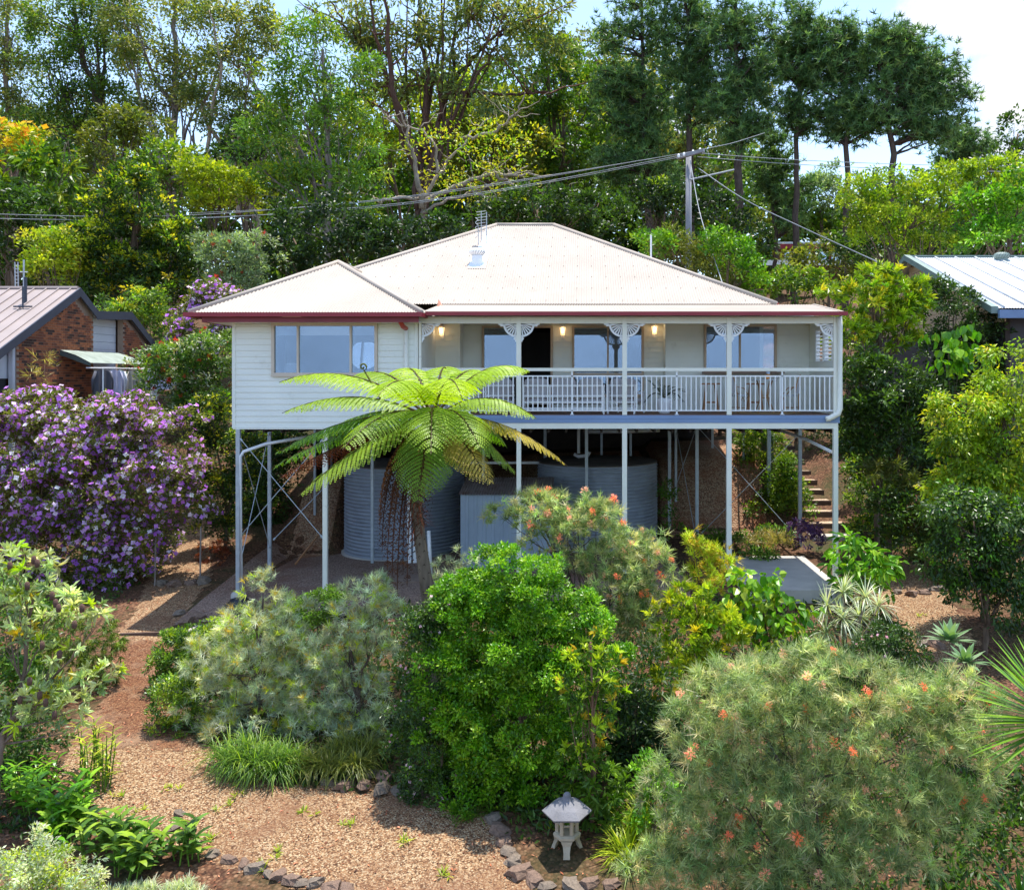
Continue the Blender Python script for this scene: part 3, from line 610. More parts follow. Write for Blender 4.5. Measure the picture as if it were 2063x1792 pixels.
def stool(label, loc):
    t = thing('bar_stool', label, 'stool', loc)
    MB().box(-.24, -.14, .74, .24, .14, .78).build('seat', OAK, t)
    for sx in (-1, 1):
        for sy in (-1, 1): MB().tube([(sx * .20, sy * .12, 0), (sx * .12, sy * .09, .74)], .024, 4, rot=.78).build('leg', OAK, t)
        MB().box(-.17, sx * .105 - .012, .24, .17, sx * .105 + .012, .28).build('footrest', OAK, t)
stool('timber bar stool left of the bistro chairs, under the left end of the wall shelf', (3.42, 1.75, 0)); stool('timber bar stool behind the round bistro table, under the right part of the wall shelf', (4.62, 1.75, 0))
rg = MB().lathe([(.001, .004), (.98, .004), (1.0, .008), (.98, .012), (.001, .012)], 40).build('round_rug', mat('jute_rug', hx('a88a60'), .95, .2, 40, .4, 90), loc=(4.7, 1.05, 0), sm=False); tag(rg, 'round woven jute rug under the bistro table and chairs', 'rug')
def mirror():
    t = thing('round_mirror', 'large round mirror standing inside behind the bedroom window', 'mirror', (-5.68, .45, .9)); t.rotation_euler = (R(-8), 0, 0)
    MB().add([(0, 0, .62)] + [(.375 * math.cos(a), 0, .62 + .375 * math.sin(a)) for a in np.linspace(0, 2 * math.pi, 48, False)], t=[(0, 1 + i, 1 + (i + 1) % 48) for i in range(48)]).build('mirror_glass', mat('mirror_silver', (.95, .95, .95), .02, 0, 1, metal=1), t)
    MB().tube([(.38 * math.cos(a), .01, .62 + .38 * math.sin(a)) for a in np.linspace(0, 2 * math.pi, 49)], .008, 6, cap=False).build('mirror_frame', mat('black_frame', hx('222222'), .4), t)
    MB().box(-.3, .02, -.9, .3, .25, .2).build('stand', mat('black_frame'), t)
mirror()
tl = thing('table_lamp', 'small pale table lamp just inside the left pane of the bedroom window', 'lamp', (-7.56, .5, .85))
MB().lathe([(.001, -.8), (.12, -.8), (.12, .05), (.05, .1), (.02, .15), (.02, .25)], 14).build('lamp_base', POT, tl, sm=True); MB().lathe([(.17, .22), (.14, .45)], 18).build('lamp_shade', WEAVE, tl, sm=True)

# ------------------------------------------------------------------ under and beside the house
TANK = mat('grey_tank_steel', hx('949ba6'), .55, .1, 1.5, stain=(hx('565d68'), 1.0, .55, .5), spec=.3)
def tank(label, cx, cy, r, z0, h):
    t = thing('water_tank', label, 'water tank', (cx, cy, z0)); n = 72; prof = []; k = int(h / .105)
    for i in range(k * 6 + 1): zz = i * h / (k * 6); prof.append((r + .024 * math.sin(i / 6 * 2 * math.pi), zz))
    MB().lathe(prof, n).build('tank_wall', TANK, t, sm=True)
    MB().lathe([(r + .01, h), (r + .015, h + .025), (r - .03, h + .04), (.001, h + .12)], n).build('tank_roof', mat('dusty_tank_top', hx('6e655f'), .9, .25, 2), t, sm=True)
    MB().lathe([(r + .1, -.2), (r + .1, .02), (r - .05, .03)], 40).build('tank_base', CONC, t, sm=True)
    MB().tube([(-.55, -r + .02, .35), (-.55, -r - .1, .33), (-.5, -r - .14, .28)], .03, 8).build('tap', GALV, t, sm=True)
tank('corrugated grey water tank standing behind the tree fern trunk', -5.72, 5.85, 1.87, -4.52, 2.72)
tank('corrugated grey water tank right of the little grey shed, behind the orange-flowered shrub', .4, 5.95, 1.9, -4.3, 2.55)
SHED = mat('blue_grey_shed_steel', hx('98a4b2'), .5, .08, 2)
sh = thing('garden_shed', 'small blue-grey metal garden shed with rusty corrugated roof between the two tanks', 'shed', (-1.9, 3.0, -4.35))
def shed():
    x0, x1, y0, y1, h = -1.55, .95, -.75, .75, 2.05; b = MB()
    u = np.arange(x0, x1 + .001, .03); w = [(.0 if (int(round((x - x0) / .03)) % 8) < 5 else .022) for x in u]
    V = [(x, y0 - d, z) for z in (0, h) for x, d in zip(u, w)]; n = len(u); b.add(V, [(i, i + 1, n + i + 1, n + i) for i in range(n - 1)]); b.build('front_wall', SHED, sh)
    MB().box(x0, y0 + .03, 0, x1, y1, h - .01).build('side_walls', SHED, sh)
    c = corr((x0 - .05, y0 - .1, h), (x1 + .05, y0 - .1, h), lambda x: 1.8, unit((0, 1.8, .28)), unit((0, -.28, 1.8)), .076, .014); c.build('shed_roof', mat('rusty_roof', hx('9a8a84'), .7, .25, 3, stain=(hx('7d5646'), 2, .5, .7)), sh, sm=True)
shed()
def pipes():
    for x, a, b in ((-5.15, -2.2, 'left of the pair'), (-4.98, -2.35, 'right of the pair')):
        o = MB().box(x - .055, 3.62, -4.5, x + .055, 3.66, a).build('white_board', WHITE); tag(o, 'narrow white board leaning upright against the left tank, ' + b, 'board', 'white boards leaning on the tank')
    o = MB().tube([(-4.15, 1.6, -4.5), (-4.22, 1.6, -3.2)], .05, 8).build('white_pipe', PIPE, sm=True); tag(o, 'short white pipe standing just left of the fern trunk in front of the tank', 'pipe')
pipes()
def cylinder_heater():
    t = thing('gas_cylinder', 'tall dark grey cylinder standing at the edge of the undercroft by the garden steps', 'cylinder', (6.35, 8.4, -2.4))
    MB().lathe([(.001, 0), (.2, 0), (.22, .05), (.22, 1.25), (.19, 1.38), (.07, 1.43), (.001, 1.43)], 24).build('cylinder_body', mat('dark_grey_steel', hx('596270'), .5, .15, 3), t, sm=True)
    MB().lathe([(.07, 1.43), (.08, 1.55), (.06, 1.55)], 12).build('valve_collar', GALV, t)
cylinder_heater()
STUMP = mat('weathered_log', hx('8c8078'), .9, .25, 6, .5, 20, stretch=(1, 1, .3))
for (x, y, lb) in ((1402, 1095, 'weathered grey log stump at the left edge of the concrete pad, behind the lime shrub'), (1467, 1110, 'weathered grey log stump beside the third front house post')):
    g = ghit(x, y); o = MB().lathe([(.001, -.1), (.17, -.1), (.16, .15), (.165, .3), (.15, .315), (.001, .31)], 14).build('log_stump', STUMP, loc=g, sm=True); tag(o, lb, 'log')
# paving bricks and timber under the house
pv = thing('paver_strip', 'row of flat concrete pavers laid in the gravel in front of the left tank', 'pavers', (-5.6, 1.5, -4.5))
pm = MB().box(-.19, -.42, -.02, .19, .42, .035).mesh('paver', mat('brown_pavers', hx('8a7466'), .9, .2, 5, .3, 50))
for k in range(9): o = link('paver', pm, pv, (-.9 + k * .41 - 1.0 + .9, .0 + .01 * (k % 2), float(gz(-5.6 - 1 + k * .41, 1.5)) + 4.5 + .01)); o.rotation_euler = (0, 0, R(random.uniform(-1.5, 1.5)))
o = MB().tube([(-8.35, 3.2, -4.45), (-8.0, 4.7, -3.7)], .03, 4, rot=.78).build('timber_offcut', OAK); tag(o, 'thin pale timber length leaning on the gravel by the left bank', 'timber')
bg_ = MB()
def blob(b, c, r, n=10, jit=.22, sq=(1, 1, .7), seed=0, col=None):
    rg_ = np.random.default_rng(seed); V = []; f = rg_.uniform(1 - jit, 1 + jit, (n // 2 + 2, n))
    m_ = n // 2 + 1
    for i in range(m_ + 1):
        th = math.pi * i / m_
        for j in range(n):
            k = f[i % len(f), j] if 0 < i < m_ else 1
            a = 2 * math.pi * j / n + .3 * i; V.append((c[0] + r * sq[0] * k * math.sin(th) * math.cos(a), c[1] + r * sq[1] * k * math.sin(th) * math.sin(a), c[2] + r * sq[2] * k * math.cos(th)))
    q = [(i * n + j, (i + 1) * n + j, (i + 1) * n + (j + 1) % n, i * n + (j + 1) % n) for i in range(m_) for j in range(n)]
    b.add(V, q, c=col); return b
g = ghit(483, 1232)
o = blob(MB(), (0, 0, .12), .26, 12, .25, (1.2, .8, .8), 5).build('bag', mat('black_plastic', hx('1c2026'), .35, .2, 6, .6, 15), loc=g, sm=True); tag(o, 'crumpled black plastic bag at the foot of the left corner post', 'bag')
# garden steps
st = thing('garden_steps', 'timber-edged gravel garden steps climbing the slope right of the house', 'steps', (7.9, 5, -4.1))
TIMB = mat('old_sleeper', hx('5d4a40'), .9, .25, 5, .4, 30, stretch=(1, 6, 6)); MULCH = gravel_mat('step_mulch', [hx('b0927a'), hx('d4b89c'), hx('e6d2b8'), hx('c4a488')], 30, ((.3, .2, .12), 1, .64, .4), .8, .03, .3)
def steps():
    pxs = [(1683, 1076), (1683, 1052), (1681, 1026), (1678, 1000), (1674, 977), (1668, 955), (1655, 930), (1640, 905), (1590, 905), (1583, 888), (1575, 873), (1570, 860)]
    z = -4.0; prev = None
    for i in range(12):
        D = 27 + i * .95; y = D + CAMY; zz = -3.98 + i * .235; x = np.interp(i, [0, 6, 11], [7.75, 7.85, 8.0])
        w = .62
        if i == 0: (MB().box(x - w - .1, y, zz - .3, x + w + .2, y + .9, zz - .002)).build('step_slab', mat('pale_concrete', hx('b9b0a4'), .85, .15, 3, .3, 50), st, off=(7.9, 5, -4.1)); continue
        MB().box(x - w, y, zz - .26, x + w, y + .09, zz).build('riser', TIMB, st, off=(7.9, 5, -4.1))
        MB().box(x - w, y + .09, zz - .3, x + w, y + .95, zz - .02).build('tread', MULCH, st, off=(7.9, 5, -4.1))
steps()
# stone lantern
LST = mat('lantern_concrete', hx('b8aa92'), .85, .12, 6, .4, 50, stain=(hx('8b857a'), 5, .55, .5)); LTOP = mat('lantern_roof_concrete', hx('77767a'), .9, .2, 5, .4, 40)
def lantern():
    g = ghit(1142, 1716); t = thing('stone_lantern', 'small hexagonal Japanese stone lantern standing on the mulch in front of the green shrubs', 'stone lantern', g)
    s = 1.04
    for k in range(6):
        a = math.pi / 6 + k * math.pi / 3
        if k % 2 == 0 or True:
            ca, sa = math.cos(a), math.sin(a); b = MB(); V = []
            for r0, r1, z, w in ((.17, .22, 0, .045), (.155, .20, .06, .04), (.11, .165, .14, .05), (.07, .165, .20, .075)):
                for rr in (r0, r1):
                    for ww in (-w, w): V.append((rr * ca - ww * sa, rr * sa + ww * ca, z))
            q = []
            for i in range(3):
                o_ = i * 4; q += [(o_, o_ + 1, o_ + 5, o_ + 4), (o_ + 1, o_ + 3, o_ + 7, o_ + 5), (o_ + 3, o_ + 2, o_ + 6, o_ + 7), (o_ + 2, o_, o_ + 4, o_ + 6)]
            q += [(0, 2, 3, 1), (12, 13, 15, 14)]
            if k in (0, 2, 4, 1, 3, 5) and k % 2 == 0 or k in (4,): b.add(np.array(V) * s, q).build('leg', LST, t)
    MB().lathe([(.001, .20), (.165, .20), (.19, .22), (.19, .25), (.165, .27), (.14, .275), (.001, .28)], 6).build('platform', LST, t)
    for k in range(6):
        a = k * math.pi / 3; MB().tube([(.135 * math.cos(a), .135 * math.sin(a), .275), (.135 * math.cos(a), .135 * math.sin(a), .53)], .028, 6).build('pillar', LST, t)
        a2 = a + math.pi / 6; x, y = .117 * math.cos(a2), .117 * math.sin(a2); dx, dy = -math.sin(a2) * .06, math.cos(a2) * .06
        MB().tube([(x - dx, y - dy, .395), (x + dx, y + dy, .395)], .014, 4).build('window_bar', LST, t)
    MB().lathe([(.001, .51), (.16, .51), (.17, .54), (.15, .56), (.001, .56)], 6).build('cap_ring', LST, t)
    MB().lathe([(.15, .555), (.335, .535), (.345, .56), (.24, .635), (.10, .70), (.06, .715), (.001, .715)], 6).build('lantern_roof', LTOP, t)
    MB().lathe([(.075, .70), (.07, .73), (.05, .75), (.055, .77), (.035, .80), (.001, .815)], 12).build('finial', LTOP, t, sm=True)
lantern()
# rocks
ROCK = mat('brown_rock', hx('7b6455'), .9, .35, 5, .8, 14, stain=(hx('a08c78'), 4, .58, .5)); ROCKG = mat('grey_rock', hx('7c6e60'), .9, .3, 5, .8, 14)
def rocks(px, label, group, r=(.10, .17), m=None):
    ms = [blob(MB(), (0, 0, .15), 1, 7, .34, (1.15, .85, .62), 40 + k).mesh('rock', m or (ROCK if k % 3 else ROCKG), False) for k in range(4)]
    for i, (x, y) in enumerate(px):
        g = ghit(x, y); o = link('rock', ms[i % 4]); s = random.uniform(*r); o.location = g; o.scale = (s * random.uniform(.9, 1.3), s, s * random.uniform(.8, 1.1)); o.rotation_euler = (random.uniform(-.2, .2), random.uniform(-.2, .2), random.uniform(0, 6)); tag(o, label, 'rock', group)
rocks([(432, 1722), (462, 1738), (490, 1748), (512, 1756), (540, 1762), (565, 1768), (590, 1776), (610, 1784), (635, 1782), (668, 1790), (700, 1796), (350, 1668), (360, 1640)], 'brown rock in the line edging the gravel at the bottom left', 'rocks edging the gravel at the bottom left', (.09, .15))
rocks([(995, 1655), (1008, 1680), (1018, 1702), (1028, 1722), (1036, 1742), (1050, 1760), (1075, 1778), (1105, 1790), (1150, 1788), (1190, 1786), (1230, 1783)], 'dark rock in the curved border left of the stone lantern', 'rocks curving round the stone lantern', (.11, .17))
rocks([(660, 1578), (700, 1583), (735, 1588), (770, 1592), (800, 1596), (840, 1600), (880, 1604), (745, 1562), (715, 1560), (775, 1568)], 'brown rock in the low wall below the grassy edge of the round bed', 'rocks of the low wall round the bed', (.10, .16))
rocks([(325, 1178), (352, 1180), (385, 1176), (410, 1172), (365, 1238), (378, 1255), (395, 1248)], 'flat brown rock beside the upper gravel path left of the house', 'rocks beside the upper path', (.14, .22))
rocks([(1808, 1196), (1838, 1198), (1862, 1196), (1888, 1190), (1858, 1300), (1885, 1302)], 'brown rock edging a terrace of the gravel path at the right', 'rocks edging the right-hand terraces', (.13, .2))
def edging():
    a, b = ghit(240, 1282), ghit(345, 1282); o = MB().box(0, 0, -.1, (b - a).length, .07, .05).build('timber_edging', TIMB, loc=a); o.rotation_euler = (0, 0, math.atan2(b.y - a.y, b.x - a.x)); tag(o, 'timber step edge lying across the gravel path left of the round bed', 'edging')
    for (x, y0, y1, lb) in ((312, 1180, 1082, 'thin grey garden stake left of the upper gravel path, beside the purple bush'), (403, 1170, 1062, 'thin garden stake with climbing leaves right of the upper gravel path')):
        g = ghit(x, y0); h = (y0 - y1) * (g.y + 22) / FPX; o = MB().tube([(0, 0, -.1), (.02, 0, h)], .022, 6).build('garden_stake', STUMP, loc=g); tag(o, lb, 'stake')
    # curved concrete edging of the round bed
    pts = [ghit(x, y) + Vector((0, 0, .04)) for x, y in ((345, 1300), (355, 1288), (375, 1277), (400, 1268), (430, 1262), (455, 1258))]
    o = MB().tube(pts, .05, 6).build('bed_edging', mat('pale_concrete'), sm=True); tag(o, 'curved pale edging along the top of the round garden bed', 'edging')
edging()

# ------------------------------------------------------------------ neighbours
BR = [mat('orange_brick', hx('a3623f'), .9, .2, 8), mat('brown_brick', hx('7f4c36'), .9, .2, 8), mat('dark_brick', hx('4c352c'), .9, .2, 8)]
MORT = mat('mortar', hx('9a8472'), .95, .1, 10)
NBX = -17.5
PRY = [(3.0, 1.25), (4.0, 1.82), (8.0, 3.98), (9.1, 3.26), (11.4, 3.40), (14.2, 1.7)]
nb = thing('brick_house', 'brown brick house with grey ribbed roof and dark barge boards, left of the purple bush', 'house', (NBX, 8, -1))
OFF = (NBX, 8, -1)
def nprof(y): return float(np.interp(y, [p[0] for p in PRY], [p[1] for p in PRY]))
def neighbour_left():
    RF = mat('grey_brown_roof', hx('9c8e88'), .55, .08, 1); BARGE = mat('dark_barge_paint', hx('3f4450'), .5, .1, 3)
    for i in range(5):
        (ya, za), (yb, zb) = PRY[i], PRY[i + 1]; ex = .15
        V = [(NBX + ex, ya, za), (NBX + ex, yb, zb), (NBX - 12, yb, zb), (NBX - 12, ya, za)]; V += [(a, b, c - .05) for a, b, c in V]
        MB().add(V, [(0, 1, 2, 3), (7, 6, 5, 4), (0, 4, 5, 1), (1, 5, 6, 2), (2, 6, 7, 3), (3, 7, 4, 0)]).build('roof', RF, nb, off=OFF)
        V = [(NBX + ex + .002, ya, za + .03), (NBX + ex + .002, yb, zb + .03), (NBX + ex + .05, yb, zb + .03), (NBX + ex + .05, ya, za + .03)]; V += [(a, b, c - .30) for a, b, c in V]
        MB().add(V, [(0, 1, 2, 3), (7, 6, 5, 4), (0, 4, 5, 1), (1, 5, 6, 2), (2, 6, 7, 3), (3, 7, 4, 0)]).build('barge_board', BARGE, nb, off=OFF)
    rb = None
    for k in range(24):
        x = NBX - .1 - k * .42; m_ = MB().tube([(x, 2.9, 1.2 + .03), (x, 8.0, 3.98 + .03)], .028, 4, rot=.78)
        if rb is None: rb = m_.mesh('roof_rib', RF, False, OFF); link('roof_rib', rb, nb); continue
        link('roof_rib', rb, nb, (-k * .42, 0, 0))
    MB().tube([(NBX + .1, 8, 4.0), (NBX - 12, 8, 4.0)], .07, 6).build('ridge_cap', RF, nb, off=OFF)
    # walls
    for ya, yb in ((4.9, 8.0), (8.0, 9.1), (11.1, 13.9)):
        V = [(NBX, ya, -1.5), (NBX, yb, -1.5), (NBX, yb, nprof(yb) - .1), (NBX, ya, nprof(ya) - .1)]
        MB().add(V + [(a - .2, b, c) for a, b, c in V], [(0, 1, 2, 3), (4, 7, 6, 5), (0, 4, 5, 1), (3, 2, 6, 7), (1, 5, 6, 2), (0, 3, 7, 4)]).build('brick_wall', MORT, nb, off=OFF)
    walls = [c for c in nb.children if c.name.startswith('brick_wall')]
    bm_ = [MB().box(-.0, -.112, -.036, .014, .112, .036).mesh('brick', m_) for m_ in BR]
    lst = []; z = -.3; k = 0
    while z < 4:
        off_ = .12 * (k % 2)
        for ya, yb, wi in ((4.9, 9.1, 0), (11.1, 13.9, 2)):
            y = ya + .12 + off_
            while y < yb - .1:
                if z + .04 < nprof(y) - .32 and z + .04 < nprof(y + .12) - .32: lst.append((y, z, 0 if wi == 0 and y < 8 else (1 if wi == 0 else 2)))
                y += .24
        z += .086; k += 1
    lst = sorted(lst, key=lambda b_: (b_[1] < .35, b_[0])); random.seed(3)
    rest = [MB(), MB(), MB()]; cnt = 0
    for y, z, w in lst:
        c = random.choices((0, 1, 2), (5, 4, 2))[0]
        if cnt < 300 and z > .35:
            cnt += 1; o = link('brick', bm_[c], walls[w]); o.location = (0 + .0, y - 8, z + 1)
        else: rest[c].box(NBX, y - .112, z - .036, NBX + .014, y + .112, z + .036)
    for i in range(3):
        o = rest[i].build('brickwork', BR[i], nb, off=OFF); o['kind'] = 'stuff'
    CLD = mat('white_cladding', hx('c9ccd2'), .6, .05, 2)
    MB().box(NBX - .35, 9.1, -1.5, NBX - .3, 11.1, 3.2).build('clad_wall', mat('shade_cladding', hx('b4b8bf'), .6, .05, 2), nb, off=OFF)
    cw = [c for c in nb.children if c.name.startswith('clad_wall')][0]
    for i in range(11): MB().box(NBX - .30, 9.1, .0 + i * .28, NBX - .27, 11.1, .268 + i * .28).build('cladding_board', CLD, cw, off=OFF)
    # front recess: white gable infill, posts, screen door
    MB().box(NBX - .3, 3.0, .9, NBX - .2, 4.9, 1.75).build('gable_infill', CLD, nb, off=OFF)
    MB().box(NBX - .15, 4.75, -1.5, NBX - .02, 4.88, 1.9).build('door_post', CLD, nb, off=OFF); MB().box(NBX - .15, 3.7, -1.5, NBX - .02, 3.85, 1.6).build('door_post', CLD, nb, off=OFF)
    d = MB().box(NBX - .25, 3.85, -1.5, NBX - .22, 4.75, .9).build('screen_door', mat('dark_screen', hx('2b2a2c'), .6), nb, off=OFF)
    for k in range(9): MB().tube([(NBX - .2, 3.88 + k * .1, -.8), (NBX - .2, 3.88 + k * .1 + .3, .3)], .006, 4).build('mesh_bar', GALV, d, off=OFF)
    MB().box(NBX - 11.9, 3.2, -2, NBX - .35, 13.5, 1.2).build('rear_walls', BR[1], nb, off=OFF)
    # awning
    V = [];  n = 40
    for i in range(n + 1):
        y = 7.1 + i * 3.6 / n; w = .012 * math.sin(i * math.pi * .5 * 2)
        for t_, x, z in ((0, NBX, 1.86), (.5, NBX + .55, 1.68), (1, NBX + 1.05, 1.42)): V.append((x, y, z + w))
    MB().add(V, [(i * 3 + j, i * 3 + 3 + j, i * 3 + 4 + j, i * 3 + 1 + j) for i in range(n) for j in (0, 1)]).build('awning', mat('mossy_awning', hx('8f9a90'), .7, .15, 3, stain=(hx('5d6a58'), 2, .5, .6)), nb, sm=False, off=OFF)
    MB().add([(NBX, 7.1, 1.84), (NBX + .55, 7.1, 1.66), (NBX + 1.05, 7.1, 1.40), (NBX + 1.05, 7.1, 1.30), (NBX + .5, 7.1, 1.5), (NBX, 7.1, 1.68)], [(0, 1, 4, 5), (1, 2, 3, 4)]).build('awning_end', mat('green_grey_trim', hx('4f5a54'), .6), nb, off=OFF)
    # roof pipes and TV mast
    MB().tube([(NBX - 1.0, 6.9, 3.3), (NBX - 1.0, 6.9, 4.25)], .05, 8).build('vent_pipe', BARGE, nb, off=OFF)
    p = at(46, 605, 28.5); MB().tube([p - Vector((0, 0, .25)), p + Vector((0, 0, .45))], .03, 6).tube([p + Vector((-.3, 0, -.2)), p + Vector((.3, 0, -.2))], .03, 6).build('bracket', BARGE, nb, off=OFF)
    a = at(48, 585, 31); t = at(48, 523, 31); MB().tube([a, t], .03, 6).tube([at(40, 548, 31), at(56, 548, 31)], .02, 5).build('mast', GALV, nb, off=OFF)
    for x in (31, 37): MB().tube([at(x, 585, 31), at(x - 1, 528, 31)], .02, 5).build('aerial_rail', GALV, nb, off=OFF)
    for k in range(7): MB().tube([at(30, 535 + k * 7, 31), at(38, 535 + k * 7, 31)], .012, 4).build('aerial_rung', GALV, nb, off=OFF)
    wl_ = at(442, 0, 0)
neighbour_left()
# washing under the awning
RK = thing('clothes_line', 'long white fold-out clothes line with washing under the awning of the brick house', 'clothes line', (-16.0, 9, 0))
for k in range(4): MB().tube([(-16.55 + k * .3, 7.1, 1.25), (-16.55 + k * .3, 13.5, 1.18)], .012, 5).build('line', WHITE, RK, off=(-16.0, 9, 0))
for y in (7.1, 9.2, 11.3, 13.5): MB().tube([(-16.6, y, 1.25), (-15.6, y, 1.25)], .02, 5).build('cross_bar', WHITE, RK, off=(-16.0, 9, 0))
for y in (7.2, 13.4): MB().tube([(-16.1, y, -1), (-16.1, y, 1.25)], .03, 6).build('upright', WHITE, RK, off=(-16.0, 9, 0))
def shirt(label, x, y, w, h, c, sd, cat='shirt'):
    g = np.random.default_rng(sd); b = MB(); nu, nv = 12, 9; V = []
    for s_ in (0, 1):
        for j in range(nv):
            t = j / (nv - 1); hw = w * (.38 + .12 * (t > .12) + .08 * t) if cat == 'shirt' else w * .5
            for i in range(nu):
                u = i / (nu - 1) * 2 - 1; fold = .035 * math.sin(u * 9 + sd) * (.3 + t) + (.02 if s_ else -.02)
                V.append((x + u * hw * .35 + fold, y + u * hw * .94, 1.2 - t * h - (.06 * abs(u) if j == 0 else 0)))
    q = [(s_ * nu * nv + j * nu + i, s_ * nu * nv + j * nu + i + 1, s_ * nu * nv + j * nu + i + nu + 1, s_ * nu * nv + j * nu + i + nu) for s_ in (0, 1) for j in range(nv - 1) for i in range(nu - 1)]
    b.add(V, q)
    if cat == 'shirt':
        for sg in (-1, 1):
            b.tube([(x + sg * w * .12, y + sg * w * .42, 1.13), (x + sg * w * .2, y + sg * w * .60, .85), (x + sg * w * .2, y + sg * w * .6, .85 - h * .35)], [.06, .05, .04], 6)
    o = b.build('hanging_' + cat, mat('cloth_' + c, hx(c), .9, .08, 6), sm=True); tag(o, label, cat)
for i, (lb, c, w, h, ct) in enumerate((('charcoal long shirt hanging at the left end of the clothes line', '55565f', .62, 1.0, 'shirt'), ('pale lilac shirt hanging right of the charcoal shirt', 'c3c3da', .5, 1.15, 'shirt'), ('white shirt hanging between the lilac and the beige shirts', 'e4e8f2', .4, 1.0, 'shirt'),
        ('beige shirt hanging in the middle of the clothes line', 'aaa69c', .5, .95, 'shirt'), ('dark blue-grey shirt hanging right of the beige one', '5d6274', .5, 1.1, 'shirt'), ('white blouse hanging next to the end of the awning', 'e8eaf4', .6, 1.1, 'shirt'), ('light blue shirt on the line just beyond the awning', 'b4c4e0', .6, .8, 'shirt'),
        ('small pale blue towel on the thin rails beyond the awning', 'c8d4ea', .6, .7, 'towel'), ('lilac grey towel in the middle of the outer rails', 'b9b9d0', .7, .75, 'towel'), ('white towel near the right end of the clothes line', 'ececf2', .7, .65, 'towel'), ('grey-white towel at the far right end of the clothes line', 'd4d6e2', .6, .7, 'towel'))):
    shirt(lb, -16.2 + .12 * (i % 2), 7.35 + i * .56, w, h, c, i, ct)

def neighbour_right():
    B0 = (13, 9, 0); t = thing('tan_house', 'tan house with a bright corrugated metal roof at the right edge, behind the shrubs', 'house', B0)
    X0 = 12.66; ye, yk = 5.0, 12.4; ze, zk = 3.08, 5.66; XR = 40
    W_ = mat('silver_white_roof', hx('dde0e4'), .35, .05, 1, metal=.2); GR = mat('grey_green_trim', hx('7f9088'), .5, .08, 2)
    up = unit((0, yk - ye, zk - ze)); nr = unit((0, -(zk - ze), yk - ye)); ln = math.hypot(yk - ye, zk - ze)
    rf = link('roof', corr((X0, ye, ze), (XR, ye, ze), lambda x: ln, up, nr, .09, .012).mesh('roof', W_, True, B0), t)
    rib = MB().tube([(X0 + .3, ye, ze + .03), (X0 + .3, yk, zk + .03)], .035, 6).mesh('roof_rib', mat('lap_shadow', hx('b9bdc2'), .5), True, B0)
    for k in range(22): link('roof_rib', rib, rf, (k * .78, 0, 0))
    MB().add([(X0, yk, zk), (XR, yk, zk), (XR, 2 * yk - ye, ze), (X0, 2 * yk - ye, ze)], [(0, 1, 2, 3)]).build('rear_roof', W_, t, off=B0)
    MB().box(X0, yk - .12, zk, XR, yk + .12, zk + .06).build('ridge_cap', GR, t, off=B0)
    for sg in (0, 1):
        y2 = ye if sg == 0 else 2 * yk - ye
        V = [(X0 - .1, y2, ze + .05), (X0 - .1, yk, zk + .09), (X0 + .12, yk, zk + .09), (X0 + .12, y2, ze + .05)]; V += [(a, b, c - .22) for a, b, c in V]
        MB().add(V, [(0, 1, 2, 3), (7, 6, 5, 4), (0, 4, 5, 1), (1, 5, 6, 2), (2, 6, 7, 3), (3, 7, 4, 0)]).build('barge_board', GR, t, off=B0)
    TAN = mat('tan_cladding', hx('c2a988'), .7, .08, 2)
    gw = MB().add([(X0 + .5, ye + .3, ze - .05), (X0 + .5, 2 * yk - ye - .3, ze - .05), (X0 + .5, yk, zk - .15)], t=[(0, 1, 2)]).build('gable_wall', TAN, t, off=B0)
    z = ze - .4
    while z < zk - .4:
        f = max(0, (z + .15 - ze) / (zk - ze)); a = ye + .3 + f * (yk - ye); b = 2 * yk - ye - .3 - f * (yk - ye)
        MB().box(X0 + .46, a, z, X0 + .50, b, z + .285).build('cladding_board', TAN, gw, off=B0); z += .3
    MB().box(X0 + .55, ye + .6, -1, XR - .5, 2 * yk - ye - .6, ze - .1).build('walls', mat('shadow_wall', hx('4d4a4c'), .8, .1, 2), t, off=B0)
    MB().box(X0 + .1, ye - .13, ze - .32, XR, ye, ze - .06).build('fascia', mat('blue_grey_fascia', hx('7d94b8'), .5, .08, 2), t, off=B0)
    MB().box(X0 + .55, ye + .45, ze - 2.2, X0 + .7, ye + .6, ze - .3).build('verandah_post', DARKW, t, off=B0)
    p = at(2018, 524, 33.9); rv_ = MB().lathe([(.22, -.5), (.22, .05)], 18, o=p).build('roof_ventilator', GR, t, sm=True, off=B0)
    turbine(p.x, p.y, p.z + .05, .30, GR, rv_, B0); MB().lathe([(.2, 0), (.28, .08), (.28, .16), (.2, .22), (.001, .25)], 18, o=(p.x, p.y, p.z + .05)).build('turbine_core', GR, rv_, sm=True, off=B0)
neighbour_right()
